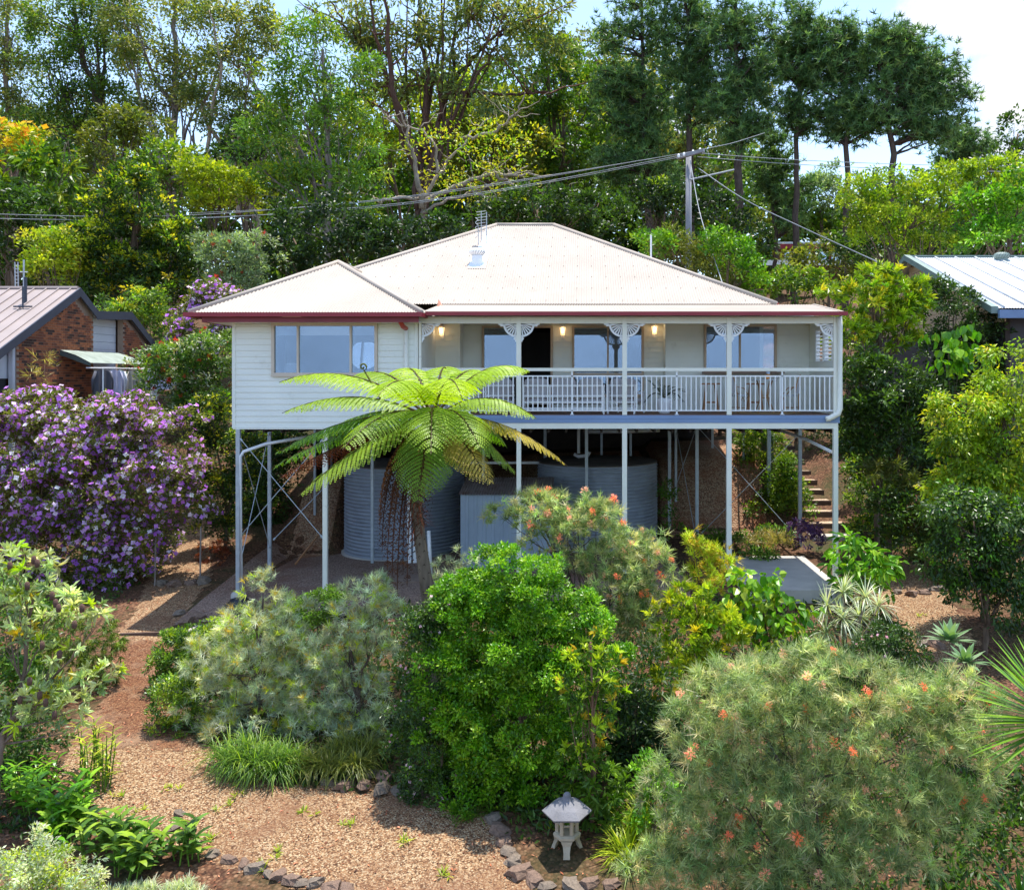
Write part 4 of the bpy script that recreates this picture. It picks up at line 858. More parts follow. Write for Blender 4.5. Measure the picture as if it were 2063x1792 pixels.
def far_house():
    B0 = at(1650, 520, 66); t = thing('far_house', 'distant low house with red-brown walls and pale roof glimpsed between the pine trunks', 'house', B0)
    a, b = at(1565, 487, 66), at(1735, 487, 66)
    V = [(a.x, a.y, a.z), (b.x, a.y, a.z), (b.x - .8, a.y + 4, a.z + .6), (a.x + .8, a.y + 4, a.z + .6)]; V += [(x, y, z - .15) for x, y, z in V]
    MB().add(V, [(0, 1, 2, 3), (7, 6, 5, 4), (0, 4, 5, 1), (1, 5, 6, 2), (2, 6, 7, 3), (3, 7, 4, 0)]).build('roof', mat('silver_white_roof'), t, off=B0)
    MB().box(a.x + .2, a.y - .02, a.z - .5, b.x - .2, a.y + .02, a.z - .16).build('fascia', REDP, t, off=B0)
    MB().box(a.x + .6, a.y + 1, a.z - 3, b.x - .5, a.y + 4, a.z - .2).build('wall', BR[1], t, off=B0)
    for k in range(5): x = a.x + .8 + k * 1.2; MB().box(x, a.y + .9, a.z - 1.3, x + .8, a.y + .99, a.z - .6).build('window', GLASS, t, off=B0)
    MB().box(a.x - 1, a.y + .2, a.z - 1.75, b.x, a.y + .3, a.z - 1.35).build('balcony_rail', WHITE, t, off=B0)
far_house()
# power pole and wires
PW = mat('grey_pole_timber', hx('8d8d92'), .85, .2, 4, stretch=(1, 1, .15))
pb = at(1387, 520, 42); pt_ = at(1387, 308, 42)
pp = thing('power_pole', 'grey timber power pole with crossarm standing behind the house roof', 'power pole', pb)
MB().tube([pb - Vector((0, 0, 3)), pt_], [.17, .13], 12).build('pole', PW, pp, sm=True, off=pb)
MB().bar(at(1364, 318, 41.8), at(1418, 303, 41.0), .16).build('crossarm', PW, pp, off=pb)
for x, y in ((1367, 314), (1378, 311), (1396, 306), (1410, 302)):
    p = at(x, y, 41.5); MB().lathe([(.001, -.1), (.05, -.1), (.07, 0), (.04, .08), (.001, .1)], 8, o=p).build('insulator', WHITE, pp, sm=True, off=pb)
WIRE = mat('grey_wire', hx('9a9ea2'), .8, .05, 2); BLW = mat('dark_wire', hx('3a3d42'), .6)
def wire(pts, label, r=.017, m=WIRE, group=None, D=None):
    P = [at(*p) for p in pts]; o_ = []
    t = np.linspace(0, len(P) - 1, 60)
    xs = np.array([tuple(p) for p in P]); idx = np.arange(len(P))
    # smooth through the points (Catmull-Rom)
    for v in t:
        i = min(int(v), len(P) - 2); f = v - i; p0, p1, p2, p3 = xs[max(i - 1, 0)], xs[i], xs[i + 1], xs[min(i + 2, len(P) - 1)]
        o_.append(.5 * (2 * p1 + (p2 - p0) * f + (2 * p0 - 5 * p1 + 4 * p2 - p3) * f * f + (3 * p1 - p0 - 3 * p2 + p3) * f ** 3))
    o = MB().tube(o_, r, 6).build('power_line', m, sm=True); tag(o, label, 'wire', group)
wire([(-200, 425, 40), (300, 436, 41), (700, 409, 41.5), (1000, 370, 41.7), (1378, 309, 41.6)], 'topmost long power line sweeping from the left edge up to the pole')
wire([(-200, 436, 40), (300, 443, 41), (700, 420, 41.5), (1000, 383, 41.7), (1368, 314, 41.7)], 'second long power line just below the topmost one, left of the pole')
wire([(380, 430, 41), (700, 411, 41.5), (1000, 373, 41.9), (1396, 305, 41.5)], 'thin third power line close under the topmost one left of the pole', .011)
wire([(340, 441, 40.9), (700, 423, 41.3), (1000, 386, 41.5), (1374, 316, 41.4)], 'lowest thin power line left of the pole', .011)
wire([(1396, 305, 41.5), (1440, 296, 44), (1480, 287, 47), (1540, 268, 52)], 'short power line rising from the pole into the pines on its right')
wire([(1400, 308, 41.5), (1600, 322, 44), (1850, 332, 47), (2150, 337, 50)], 'upper power line running from the pole to the right edge')
wire([(1405, 316, 41.5), (1600, 331, 44), (1850, 342, 47), (2150, 348, 50)], 'lower power line running from the pole to the right edge')
wire([(1408, 340, 41.5), (1500, 402, 40), (1620, 460, 39), (1760, 524, 38), (1815, 548, 37.5)], 'twisted service cable dropping from the pole to the tan house', .025)
wire([(1390, 322, 41.5), (1410, 430, 38), (1450, 555, 33), (1465, 600, 30)], 'twisted cable dropping steeply from the pole behind the house roof', .02)
wire([(1390, 362, 41.8), (1430, 353, 42.5), (1478, 342, 44)], 'thick cable strung from the pole to the leaning gum on its right', .045)

# ------------------------------------------------------------------ plants
TOT = [0]; NOSHIFT = 'purple pink orange red yflow rust violet straw fern fernd fernm ferny yellow tip silver grev grey banksia pine golden yflow moss'.split(); HALF = 'olive gum'.split(); GAIN = 1.3
def nrm(v): return v / (np.linalg.norm(v, axis=-1, keepdims=True) + 1e-9)
def leaves(b, C, D_, Nn, L, W, col, shape='rhomb', bend=.18):
    n = len(C); L = np.broadcast_to(np.asarray(L, float), (n,))[:, None]; W = np.broadcast_to(np.asarray(W, float), (n,))[:, None]
    D_ = nrm(D_); S_ = nrm(np.cross(D_, Nn)); Nn = np.cross(S_, D_)
    if shape == 'rhomb':
        V = np.stack([C, C + D_ * L * .5 + S_ * W * .5, C + D_ * L - Nn * bend * L, C + D_ * L * .5 - S_ * W * .5], 1)
        Q = (np.arange(n)[:, None] * 4 + np.arange(4)[None]); k = 4
    elif shape == 'needle':
        V = np.stack([C + S_ * W * .5, C + D_ * L - Nn * bend * L, C - S_ * W * .5], 1); T_ = np.arange(n)[:, None] * 3 + np.arange(3)[None]
        b.add(V.reshape(-1, 3), None, T_, c=np.repeat(col, 3, 0)); TOT[0] += n; return
    else:      # six-sided leaf, folded along the midrib
        a, w1, w2 = .28, .46, .40
        V = np.stack([C, C + D_ * L * a + S_ * W * w1 + Nn * W * .12, C + D_ * L * .68 + S_ * W * w2 + Nn * W * .05, C + D_ * L - Nn * bend * L, C + D_ * L * .68 - S_ * W * w2 + Nn * W * .05, C + D_ * L * a - S_ * W * w1 + Nn * W * .12], 1)
        q = np.arange(n)[:, None] * 6; Q = np.concatenate([q + np.array([[0, 1, 2, 3]]), q + np.array([[0, 3, 4, 5]])]); k = 6
    b.add(V.reshape(-1, 3), Q, c=np.repeat(col, k, 0)); TOT[0] += len(Q) * 2
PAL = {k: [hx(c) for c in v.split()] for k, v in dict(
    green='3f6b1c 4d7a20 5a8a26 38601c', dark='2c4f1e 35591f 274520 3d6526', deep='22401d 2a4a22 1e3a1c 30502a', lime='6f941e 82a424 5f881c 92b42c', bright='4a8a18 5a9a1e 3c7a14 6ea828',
    yellow='a4ac24 b4b028 869c22 6e9420 c0b430', olive='66742e 58682c 747e34 4e5f2a', grey='7f8f6c 6f8260 8f9c7a 5d7054', gum='76884c 84924e 5e7844 969a56 566e44', pine='48683a 567642 3e5c32 648248 748e50', silver='a8ac92 94a082 bcc0aa 84907a b0b084',
    grev='82925e 929e66 708250 a2aa70 5e7446 aea87c', golden='4c7a1e 3c6a1c c0a41c 5a861e b89a1e 66901f', feather='4d8030 5b8e34 427428 69983a', tip='a4b428 98a824 b09a30', vivid='488412 5a9618 3a7410 6ea422',
    purple='c47cde d092e2 deb0ea b46cd4 ecd0f2 f8f0f8 cc8ae2 c87cd6', pink='d8a0b0 e0b8c0', orange='ec9068 f0a484 e48454 f0b89c deb090', red='c03028 d04838 a82820', yflow='e0a020 e8b430 d09018', rust='7a3a20 8c4628 683018 9a5a34', lotus='6f9c1c 7fae20 5f8c1a 93bc2c 4e7c1c',
    banksia='8c9868 9aa474 a8ae80 78885a b8b890', moss='5a6c1c 4c601a 687820 3c501a', straw='9a8a50 8a7c48 aa9a5c', violet='4a3060 5a3c70 3c2850', mixg='3d6b20 56852a 6f9c2e 2f5520 48762a').items()}
def pcol(pal, n, g, jit=.18):
    P = np.array(PAL[pal] if isinstance(pal, str) else pal)
    if isinstance(pal, str) and pal not in NOSHIFT: P = P * (np.array([1.1, .95, .95]) if pal in HALF else np.array([1.22, .86, .9]))
    c = P[g.integers(0, len(P), n)]
    return c * GAIN * g.uniform(1 - jit, 1 + jit, (n, 1)) * g.uniform(.93, 1.07, (n, 3))
def blobs_w(bl, D):
    o = []
    for b in bl:
        x, y, rx, ry = b[:4]; dd = b[4] if len(b) > 4 else 0; d = D + dd; s = d / FPX; rd = b[5] if len(b) > 5 else rx * s * .85
        p = at(x, y, d); o.append((np.array(p), np.array((rx * s, rd, ry * s))))
    return o
def sample(bw, n, g, shell=.55, low=.35):
    ar = np.array([(r[0] * r[2] + r[1] * r[2] + r[0] * r[1]) for _, r in bw]); k = g.choice(len(bw), n, p=ar / ar.sum())
    C = np.array([c for c, _ in bw])[k]; Rr = np.array([r for _, r in bw])[k]
    d = nrm(g.normal(size=(n, 3))); fl = (d[:, 2] < -.2) & (g.random(n) > low); d[fl, 2] *= -1
    # lumpy outline
    lump = 1 + .16 * np.sin(d[:, 0] * 5 + k * 1.7) * np.sin(d[:, 2] * 6 + k) + .10 * np.sin(d[:, 1] * 9 + k * 2.3) * np.sin(d[:, 0] * 8)
    rr = (shell + (1 - shell) * g.random(n) ** .6) * lump
    return C + d * Rr * rr[:, None], d, rr
def foliage(b, bw, g, L, W, pal, cov=3.6, lpc=14, rc=None, mode='clump', shell=.55, shape='rhomb', tips=None, tipf=.2, droop=0.0, upb=.35, low=.35, cmax=None, jit=.18, clumpv=.16, sub=None, spread=.85):
    area = sum(math.pi * r[0] * r[2] for _, r in bw); nl = cov * area / (L * W * .5)
    nc = max(6, int(nl / lpc)); P, d, rr = sample(bw, nc, g, shell, low)
    if rc is None: rc = L * 1.5
    if sub:
        rs = sub; ns = max(8, int(area * 2.6 / (math.pi * rs * rs))); SC, sd, _ = sample(bw, ns, g, max(shell, .6), low); k2 = g.integers(0, ns, nc)
        ds = nrm(g.normal(size=(nc, 3)) + sd[k2] * .9 + np.array([0, 0, .3])); P = SC[k2] + ds * rs * (.55 + .45 * g.random((nc, 1))) * np.array([1.1, 1.1, .8]); d = nrm(ds + sd[k2] * .4); sv = g.uniform(.72, 1.28, (ns, 1))[k2]
    else: sv = 1
    cc = pcol(pal, nc, g, clumpv)
    cc = cc * sv
    top = (d[:, 2] > .1) & (g.random(nc) < tipf)
    if tips: cc[top] = pcol(tips, int(top.sum()), g, .15)
    k = np.repeat(np.arange(nc), lpc); n = len(k)
    ax = nrm(d[k] * .8 + np.array([0, 0, upb - droop]) + .15 * g.normal(size=(n, 3)))
    r3 = nrm(g.normal(size=(n, 3)))
    if mode == 'clump':
        off = r3 * (rc * g.random((n, 1)) ** .5) * np.array([1, 1, .75]); C = P[k] + off
        Dd = nrm(off / rc * .8 + ax * .5 + g.normal(size=(n, 3)) * .45 - np.array([0, 0, droop])); Nn = nrm(np.array([0, 0, .8]) + g.normal(size=(n, 3)) * .55 + d[k] * .4)
    else:      # a tuft of narrow leaves springing from a shoot
        axc = nrm(d * .8 + np.array([0, 0, upb]) + .45 * g.normal(size=(nc, 3)))[k]
        Dd = nrm(axc * .75 + r3 * spread - np.array([0, 0, droop])); C = P[k] + axc * (g.random((n, 1)) - .5) * rc + Dd * L * .06; Nn = nrm(g.normal(size=(n, 3)) + np.array([0, 0, .6]))
    col = cc[k] * g.uniform(1 - jit, 1 + jit, (n, 1))
    leaves(b, C, Dd, Nn, L * g.uniform(.7, 1.25, n) * (g.uniform(.65, 1.25, nc)[k] if mode == 'tuft' else 1), W * g.uniform(.75, 1.2, n), col, shape)
    return P, d
def flowers(b, P, d, g, size, pal, petals=4):
    n = len(P); nn = nrm(d + .5 * g.normal(size=(n, 3)) + np.array([0, -.2, .2])); u = nrm(np.cross(nn, g.normal(size=(n, 3)))); v = np.cross(nn, u); col = pcol(pal, n, g, .1)
    for k in range(petals):
        a = k * 2 * math.pi / petals; Dd = u * math.cos(a) + v * math.sin(a) + nn * .25
        leaves(b, P, Dd, nn, size * .5, size * .46, col)
def bez(a, b_, c, n=8):
    t = np.linspace(0, 1, n)[:, None]; return (1 - t) ** 2 * a + 2 * t * (1 - t) * b_ + t * t * c
def wiggle(P, g, a): P = np.array(P, float); P[1:-1] += g.normal(size=P[1:-1].shape) * a; return P
def limbs(b, trunk, bw, g, r0, nb, col, per=3, twig=True):
    trunk = np.array([tuple(p) for p in trunk]); m = len(trunk)
    t = np.linspace(0, m - 1, m * 4); T = np.stack([np.interp(t, np.arange(m), trunk[:, i]) for i in range(3)], 1); T = wiggle(T, g, r0 * .25)
    b.tube(T, np.linspace(r0, r0 * .35, len(T)), 8, c=col)
    for i in range(nb):
        c, r = bw[i % len(bw)]; e = c + r * nrm(g.normal(size=3)) * .55
        s = T[int(len(T) * g.uniform(.35, .98)) - 1] if len(T) > 4 else T[-1]
        if s[2] > e[2]: s = T[int(len(T) * .3)]
        mid = (s + e) / 2 + np.array([0, 0, -.12]) * np.linalg.norm(e - s) + g.normal(size=3) * .05 * np.linalg.norm(e - s)
        Q = wiggle(bez(s, mid, e, 9), g, .012 * np.linalg.norm(e - s)); rr = r0 * g.uniform(.28, .5); b.tube(Q, np.linspace(rr, rr * .2, 9), 6, c=col)
        for j in range(per):
            s2 = Q[g.integers(3, 8)]; e2 = c + r * nrm(g.normal(size=3)) * .9; b.tube(wiggle(bez(s2, (s2 + e2) / 2 + g.normal(size=3) * .1 * r, e2, 6), g, .02 * r.mean()), np.linspace(rr * .4, rr * .08, 6), 5, c=col)
SEED = [100]
def ragged(bw, g, f=1.0):
    o = list(bw)
    for c, r in bw:
        for _ in range(2):
            if g.random() > f: continue
            d = nrm(g.normal(size=3) * np.array([1, .8, .7]) + np.array([0, 0, .45])); o.append((c + d * r * g.uniform(.92, 1.12), r * g.uniform(.22, .38)))
    return o
def plant(name, label, cat, D, bl, L, W, pal, trunk=None, tr=.06, nb=8, barkc='6e5d4e', group=None, m=None, base=None, fl=None, per=3, rag=1.0, **kw):
    """bl: foliage masses (x, y, rx, ry, depth offset, depth radius); trunk: list of (x, y) or (x, y, depth offset)"""
    SEED[0] += 1; g = np.random.default_rng(SEED[0]); bw = blobs_w(bl, D)
    b0 = bw; bw = ragged(bw, g, rag)
    if 'sub' not in kw: kw['sub'] = .34 * float(np.median([min(r[0], r[2]) for _, r in b0]))
    if W < .02: kw['shape'] = 'needle'; W *= 1.35
    if trunk: tp = [at(p[0], p[1], D + (p[2] if len(p) > 2 else 0)) for p in trunk]
    else:
        cx = np.mean([c[0] for c, _ in bw]); cy = np.mean([c[1] for c, _ in bw]); top = b0[0][0]
        gz0 = gzf(cx, cy); tp = [Vector((cx, cy, gz0 - .1)), Vector((cx + .05, cy, gz0 + .35 * (top[2] - gz0))), Vector(tuple(top))]
    B = Vector((tp[0].x, tp[0].y, gzf(tp[0].x, tp[0].y))) if base is None else base
    if tp[0].z > B.z: tp = [B - Vector((0, 0, .15))] + tp
    t = thing(name, label, cat, B, group)
    lb = MB(); P, d = foliage(lb, bw, g, L, W, pal, **kw); lb.build('crown', m or LEAF, t, off=B)
    if tr:
        tb_ = MB(); limbs(tb_, tp, b0, g, tr, nb, hx(barkc), per); tb_.build('trunk', BARK, t, sm=True, off=B)
    if fl:
        n, size, pal2 = fl[:3]; fb = MB(); w_ = np.clip(d[:, 2] * .5 - d[:, 1] * .25 + .45, .02, 1); ii = g.choice(len(P), min(n, len(P)), replace=False, p=w_ / w_.sum()); P = P[ii] + d[ii] * size * .5 + g.normal(size=(len(ii), 3)) * size * .3; d = d[ii]; n = len(ii)
        if len(fl) > 3 and fl[3] == 'spike':      # brushes of stamens, each one a flower of its own
            ms = []
            for v in range(5):
                vb = MB(); m_ = 42; dd = nrm(g.normal(size=(m_, 3)) + np.array([0, 0, .4])); leaves(vb, dd * size * .12 + np.stack([g.normal(size=m_) * .07, g.normal(size=m_) * .07, g.uniform(-.3, .3, m_)], 1) * size, dd, nrm(g.normal(size=(m_, 3))), size * .34, size * .10, pcol([PAL[pal2][v % len(PAL[pal2])]], m_, g, .15)); ms.append(vb.mesh('flower', PETAL))
            for i_ in range(n):
                o = link('flower', ms[i_ % 5], t, Vector(P[i_] - np.array(tuple(B)))); o.rotation_euler = (g.uniform(-.7, .7), g.uniform(-.7, .7), g.uniform(0, 6)); o.scale = (g.uniform(.7, 1.2),) * 3
        else: flowers(fb, P, d, g, size, pal2); fo = fb.build('flowers', PETAL, t, off=B); fo['kind'] = 'stuff'
    return t
def straps(b, base, dirs, L, W, col, droop=.5, seg=5, fold=.0):
    """strap leaves: base (n,3), dirs (n,3), arching over under their weight"""
    n = len(base); L = np.broadcast_to(np.asarray(L, float), (n,)); W = np.broadcast_to(np.asarray(W, float), (n,)); dirs = nrm(dirs); P = base.copy(); V = []
    side = nrm(np.cross(dirs, np.array([0, 0, 1.0])) + 1e-4); T = dirs.copy()
    prof = np.interp(np.linspace(0, 1, seg + 1), [0, .3, .7, 1], [.7, 1, .75, .04])
    dr = np.broadcast_to(np.asarray(droop, float), (n,))[:, None]
    for k in range(seg + 1):
        V.append(P - side * (W * prof[k] / 2)[:, None]); V.append(P + side * (W * prof[k] / 2)[:, None])
        T = nrm(T - np.array([0, 0, 1.0]) * dr / seg); P = P + T * (L / seg)[:, None]
    V = np.stack(V, 1).reshape(-1, 3); i = np.arange(n)[:, None, None] * (2 * (seg + 1)) + np.arange(seg)[None, :, None] * 2 + np.array([0, 1, 3, 2])[None, None]
    b.add(V, i.reshape(-1, 4), c=np.repeat(col, 2 * (seg + 1), 0)); TOT[0] += n * seg * 2
def rosette(b, c, n, L, W, pal, g, lo=.05, hi=1.3, droop=.5, jit=.2):
    a = g.uniform(0, 2 * math.pi, n); e = g.uniform(lo, hi, n); d = np.stack([np.cos(a) * np.cos(e), np.sin(a) * np.cos(e), np.sin(e)], 1)
    straps(b, np.tile(np.array(tuple(c), float), (n, 1)) + d * .02, d, L * g.uniform(1 - jit, 1 + jit, n), W * g.uniform(.8, 1.2, n), pcol(pal, n, g), droop * g.uniform(.5, 1.3, n))

# -------- woodland mass behind everything
def woodland():
    g = np.random.default_rng(11); bl = []
    xs = [-300, -100, 60, 200, 330, 450, 560, 700, 850, 1000, 1150, 1280, 1400, 1500, 1600, 1680, 1760, 1900, 2050, 2200, 2400]
    tops = [180, 190, 240, 270, 320, 300, 220, 200, 190, 130, 120, 120, 190, 280, 370, 440, 400, 350, 320, 330, 350]
    for x in range(-260, 2380, 62):
        top = np.interp(x, xs, tops)
        for y in np.arange(top + 40, 620, 62): bl.append((x + g.uniform(-25, 25), y + g.uniform(-20, 20), g.uniform(38, 62), g.uniform(30, 48), g.uniform(-5, 8)))
    b = MB(); bw = blobs_w(bl, 84); n = len(bw)
    for i, pal in enumerate(('dark', 'green', 'mixg', 'green', 'olive')): foliage(b, bw[i::5], g, .60, .40, pal, 3.0, 12, 1.2)
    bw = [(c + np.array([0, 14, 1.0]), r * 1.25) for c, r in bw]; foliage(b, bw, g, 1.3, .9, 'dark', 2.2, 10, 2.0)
    o = b.build('woodland', LEAF); tag(o, 'dark woodland filling the slope behind the standing trees', 'woodland', kind='stuff')
woodland()
GB = 'trees and shrubs in the wood behind the house'
# -------- tall gums at the left
gk = dict(cov=3.4, lpc=16, rc=.8, shell=.35, droop=.25, tips='olive', tipf=.3, upb=.5)
def gum(label, D, bl, trunk, tr=.35, nb=12, bark='8a7868', pal='gum', **k):
    kk = dict(gk); kk.update(k); return plant('gum_tree', label, 'tree', D, bl, .30, .15, pal, trunk, tr, nb, bark, per=4, **kk)
gum('tall thin gum at the far left edge, its crown cut by the frame', 72, [(20, 40, 60, 50), (-30, 120, 60, 50), (40, 150, 45, 30), (10, 215, 50, 28), (60, 250, 45, 25), (-20, 300, 50, 30)], [(30, 420), (25, 300), (10, 150), (20, -20)])
gum('dense dark gum second from the left with flat layered crown', 68, [(140, 55, 75, 35), (200, 110, 80, 35), (120, 150, 60, 35), (180, 200, 80, 35), (130, 250, 70, 30), (220, 270, 60, 30), (90, 90, 40, 40), (215, 20, 60, 35)], [(215, 430), (212, 330), (205, 230), (170, 120), (150, 20)], .4, 16, '5d5248', 'mixg', cov=3.8)
gum('straight grey gum with layered pads of foliage in the left woodland', 66, [(260, 60, 60, 28), (300, 120, 65, 28), (380, 130, 55, 25), (400, 160, 45, 20), (330, 190, 60, 25), (280, 230, 50, 25), (370, 30, 60, 35), (250, -10, 60, 30), (390, 215, 45, 22)], [(345, 430), (350, 330), (352, 200), (355, 100), (345, -30)], .38, 16, '8c8078', 'gum', cov=3.6)
gum('spreading pale-limbed gum whose branches fan to the right of the left woodland', 64, [(440, 60, 60, 35), (500, 40, 55, 30), (520, 100, 50, 25), (470, 130, 60, 25), (430, 200, 60, 28), (490, 215, 50, 28), (450, 260, 55, 25), (545, 60, 35, 25), (400, 20, 45, 30), (500, 260, 45, 22), (530, 235, 30, 22), (470, 320, 50, 30), (540, 300, 40, 30), (430, 370, 50, 25)], [(520, 450), (490, 400), (500, 380), (560, 260), (590, 180)], .3, 6, 'a08a78', 'gum', cov=3.2)
# limbs of the spreading gum
def fan():
    o = [c for c in bpy.data.objects if c.name.startswith('gum_tree')][-1]; g = np.random.default_rng(5); b = MB(); B = o.location
    for pts in ([(500, 430), (505, 400), (560, 330), (620, 260), (640, 200), (600, 110)], [(505, 400), (570, 370), (640, 320), (680, 300)], [(500, 410), (498, 330), (520, 230), (560, 120), (600, 30)], [(520, 380), (600, 300), (690, 250)], [(500, 400), (540, 300), (580, 150), (560, 40)]):
        P = [np.array(at(x - 120 if x > 505 else x - 20, y, 64)) for x, y in pts]; P = np.array(P); t = np.linspace(0, len(P) - 1, 14)
        P = np.stack([np.interp(t, np.arange(len(P)), P[:, i]) for i in range(3)], 1); P[:, 1] += np.linspace(0, g.uniform(-3, 3), 14); b.tube(wiggle(P, g, .08), np.linspace(.2, .05, 14), 7, c=hx('b09a88'))
    b.build('limb', BARK, o, sm=True, off=B)
fan()
# -------- mid background trees, left
plant('flowering_tree', 'tree covered in golden yellow blossom at the left edge', 'tree', 58, [(10, 285, 62, 38), (-40, 300, 50, 40), (40, 310, 35, 22)], .32, .18, 'yellow', None, .2, 8, cov=3, fl=(900, .5, 'yflow'))
plant('umbrella_tree', 'umbrella tree with drooping leaf rosettes at the left edge', 'tree', 50, [(20, 345, 50, 30), (75, 325, 45, 25), (120, 350, 40, 30), (60, 385, 60, 25), (140, 290, 14, 8), (150, 315, 12, 8), (110, 400, 40, 20)], .6, .2, 'green', None, .15, 12, mode='tuft', lpc=10, rc=.2, droop=.5, cov=3.2, tips='lime', tipf=.3)
plant('leafy_tree', 'grey-green rounded tree behind the golden conifer', 'tree', 56, [(230, 310, 60, 50), (290, 270, 45, 30), (200, 360, 40, 40), (250, 250, 40, 25)], .3, .16, 'olive', None, .2, 8, cov=3.2, group=None)
plant('leafy_tree', 'domed olive tree between the golden conifer and the lime green tree', 'tree', 54, [(340, 330, 62, 38), (320, 380, 40, 35), (385, 345, 35, 25)], .3, .16, 'mixg', None, .2, 8, cov=3.2, tips='lime', tipf=.3)
plant('leafy_tree', 'dark green rounded tree just left of the tall feathery tree', 'tree', 56, [(500, 285, 50, 42), (470, 330, 45, 30)], .3, .16, 'deep', None, .2, 8, cov=3.4)
plant('leafy_tree', 'bright lime green leafy tree behind the power lines at the left', 'tree', 47, [(440, 375, 75, 42), (400, 350, 40, 25), (485, 395, 50, 35), (430, 420, 60, 30), (390, 340, 30, 12)], .24, .13, 'lime', None, .18, 10, cov=3.4)
plant('leafy_tree', 'dark bushy tree behind the roof antennas of the brick house', 'tree', 44, [(40, 450, 70, 55), (-20, 430, 60, 60), (90, 430, 45, 30), (10, 520, 70, 50)], .24, .14, 'dark', None, .18, 8, cov=3.4)
plant('leafy_shrub', 'yellow-green shrub behind the ridge of the brick house', 'shrub', 38, [(110, 540, 55, 45), (90, 500, 45, 35), (150, 510, 30, 45)], .2, .11, 'lime', None, .1, 8, cov=3.4, tips='yellow', tipf=.3)
plant('golden_conifer', 'large rounded golden-tipped conifer behind the brick house', 'tree', 40, [(265, 420, 62, 70, 0, 2.0), (275, 500, 100, 75), (235, 560, 85, 70), (330, 560, 75, 60), (180, 490, 40, 50), (350, 500, 45, 50), (270, 380, 30, 30), (290, 600, 110, 40)], .24, .10, 'dark', None, .3, 10, cov=4.2, lpc=16, rc=.28, shell=.72, tips='yellow', tipf=.34, jit=.3)
plant('bottlebrush', 'grey-green bottlebrush with a few red blooms behind the left wing roof', 'shrub', 37, [(475, 540, 62, 50), (440, 510, 40, 35), (520, 520, 40, 45), (470, 590, 70, 35)], .17, .07, 'grey', None, .1, 8, cov=3.4, fl=(26, .22, 'red', 'spike'))
plant('leafy_tree', 'dark shrub in the shade just left of the roof ridge', 'shrub', 40, [(590, 480, 55, 60), (640, 520, 50, 40), (560, 540, 50, 40), (720, 500, 70, 45), (800, 490, 60, 40), (680, 450, 60, 40), (870, 470, 60, 30)], .24, .14, 'deep', None, .12, 8, cov=3.2)
# feathery tree
plant('feathery_tree', 'tall feathery-leaved tree with straight grey trunk left of the roof ridge', 'tree', 45, [(640, 90, 60, 45), (600, 160, 60, 35), (690, 150, 60, 35), (640, 200, 75, 35), (560, 210, 50, 30), (545, 270, 55, 35), (610, 290, 75, 40), (700, 240, 55, 35), (720, 300, 50, 35), (520, 320, 45, 35), (560, 370, 60, 35), (650, 370, 70, 30), (730, 370, 55, 35), (600, 440, 50, 25), (700, 430, 50, 25), (640, 60, 35, 25)],
      .34, .10, 'feather', [(663, 540), (660, 430), (664, 340), (655, 250), (650, 100)], .22, 22, '8d8078', cov=2.3, lpc=18, rc=.5, droop=.25, tips='lime', tipf=.25, per=3, base=at(663, 560, 45))
# big red multi-stemmed gum
def redgum():
    D = 58; g = np.random.default_rng(77); bl = [(800, -20, 60, 30), (880, -10, 60, 30), (960, 10, 60, 35), (1010, 50, 60, 35), (1060, 70, 50, 30), (1090, 20, 50, 35), (740, 60, 45, 30), (700, 90, 50, 25), (690, 30, 50, 30), (980, 110, 45, 25), (830, 100, 50, 30), (880, 160, 45, 25), (780, 180, 45, 25), (920, 60, 50, 30), (740, 150, 35, 20), (1040, 140, 50, 25), (910, 120, 35, 22), (850, 60, 25, 25), (760, 120, 40, 20), (1120, 110, 30, 25), (940, 200, 40, 30), (1000, 220, 45, 22)]
    t = plant('red_gum', 'very tall many-stemmed gum with red-brown limbs above the left half of the roof', 'tree', D, bl, .44, .15, 'gum', [(845, 470), (845, 430), (850, 330)], .45, 4, '5f483c', cov=3.2, lpc=16, rc=.8, droop=.3, shell=.3, per=2)
    b = MB(); B = t.location
    stems = [[(850, 470), (855, 380), (870, 300), (880, 230), (905, 150), (910, 60), (915, -60)], [(848, 440), (840, 360), (845, 300), (850, 230), (870, 150), (880, 60), (885, -60)], [(850, 360), (815, 290), (810, 240), (790, 170), (770, 90), (755, -30)],
             [(845, 330), (820, 260), (800, 200), (790, 120), (795, 20), (800, -60)], [(860, 330), (855, 240), (862, 150), (840, 60), (850, -40)], [(905, 170), (950, 130), (1000, 80), (1060, 50)], [(900, 190), (960, 180), (1040, 185), (1100, 170)], [(800, 180), (750, 110), (700, 60), (670, 10)], [(770, 100), (720, 80), (680, 70)], [(870, 290), (920, 220), (970, 140), (1010, 60)], [(845, 300), (780, 230), (755, 200), (700, 175)]]
    for i, s in enumerate(stems):
        P = np.array([np.array(at(x, y, D + (i % 3 - 1) * .8)) for x, y in s]); t_ = np.linspace(0, len(P) - 1, 20); P = np.stack([np.interp(t_, np.arange(len(P)), P[:, k]) for k in range(3)], 1)
        P[:, 1] += np.linspace(0, g.uniform(-3, 3), 20); b.tube(wiggle(P, g, .07), np.linspace(.27 if i < 5 else .15, .05, 20), 7, c=hx('5e463a'))
        for j in range(5):
            s2 = P[g.integers(8, 19)]; e2 = s2 + np.array([g.normal() * 2.2, g.normal() * 2, g.uniform(.8, 3)]); b.tube(wiggle(bez(s2, (s2 + e2) / 2 - np.array([0, 0, .3]), e2, 7), g, .08), np.linspace(.07, .02, 7), 5, c=hx('6a4a3e'))
    b.build('limb', BARK, t, sm=True, off=B)
redgum()
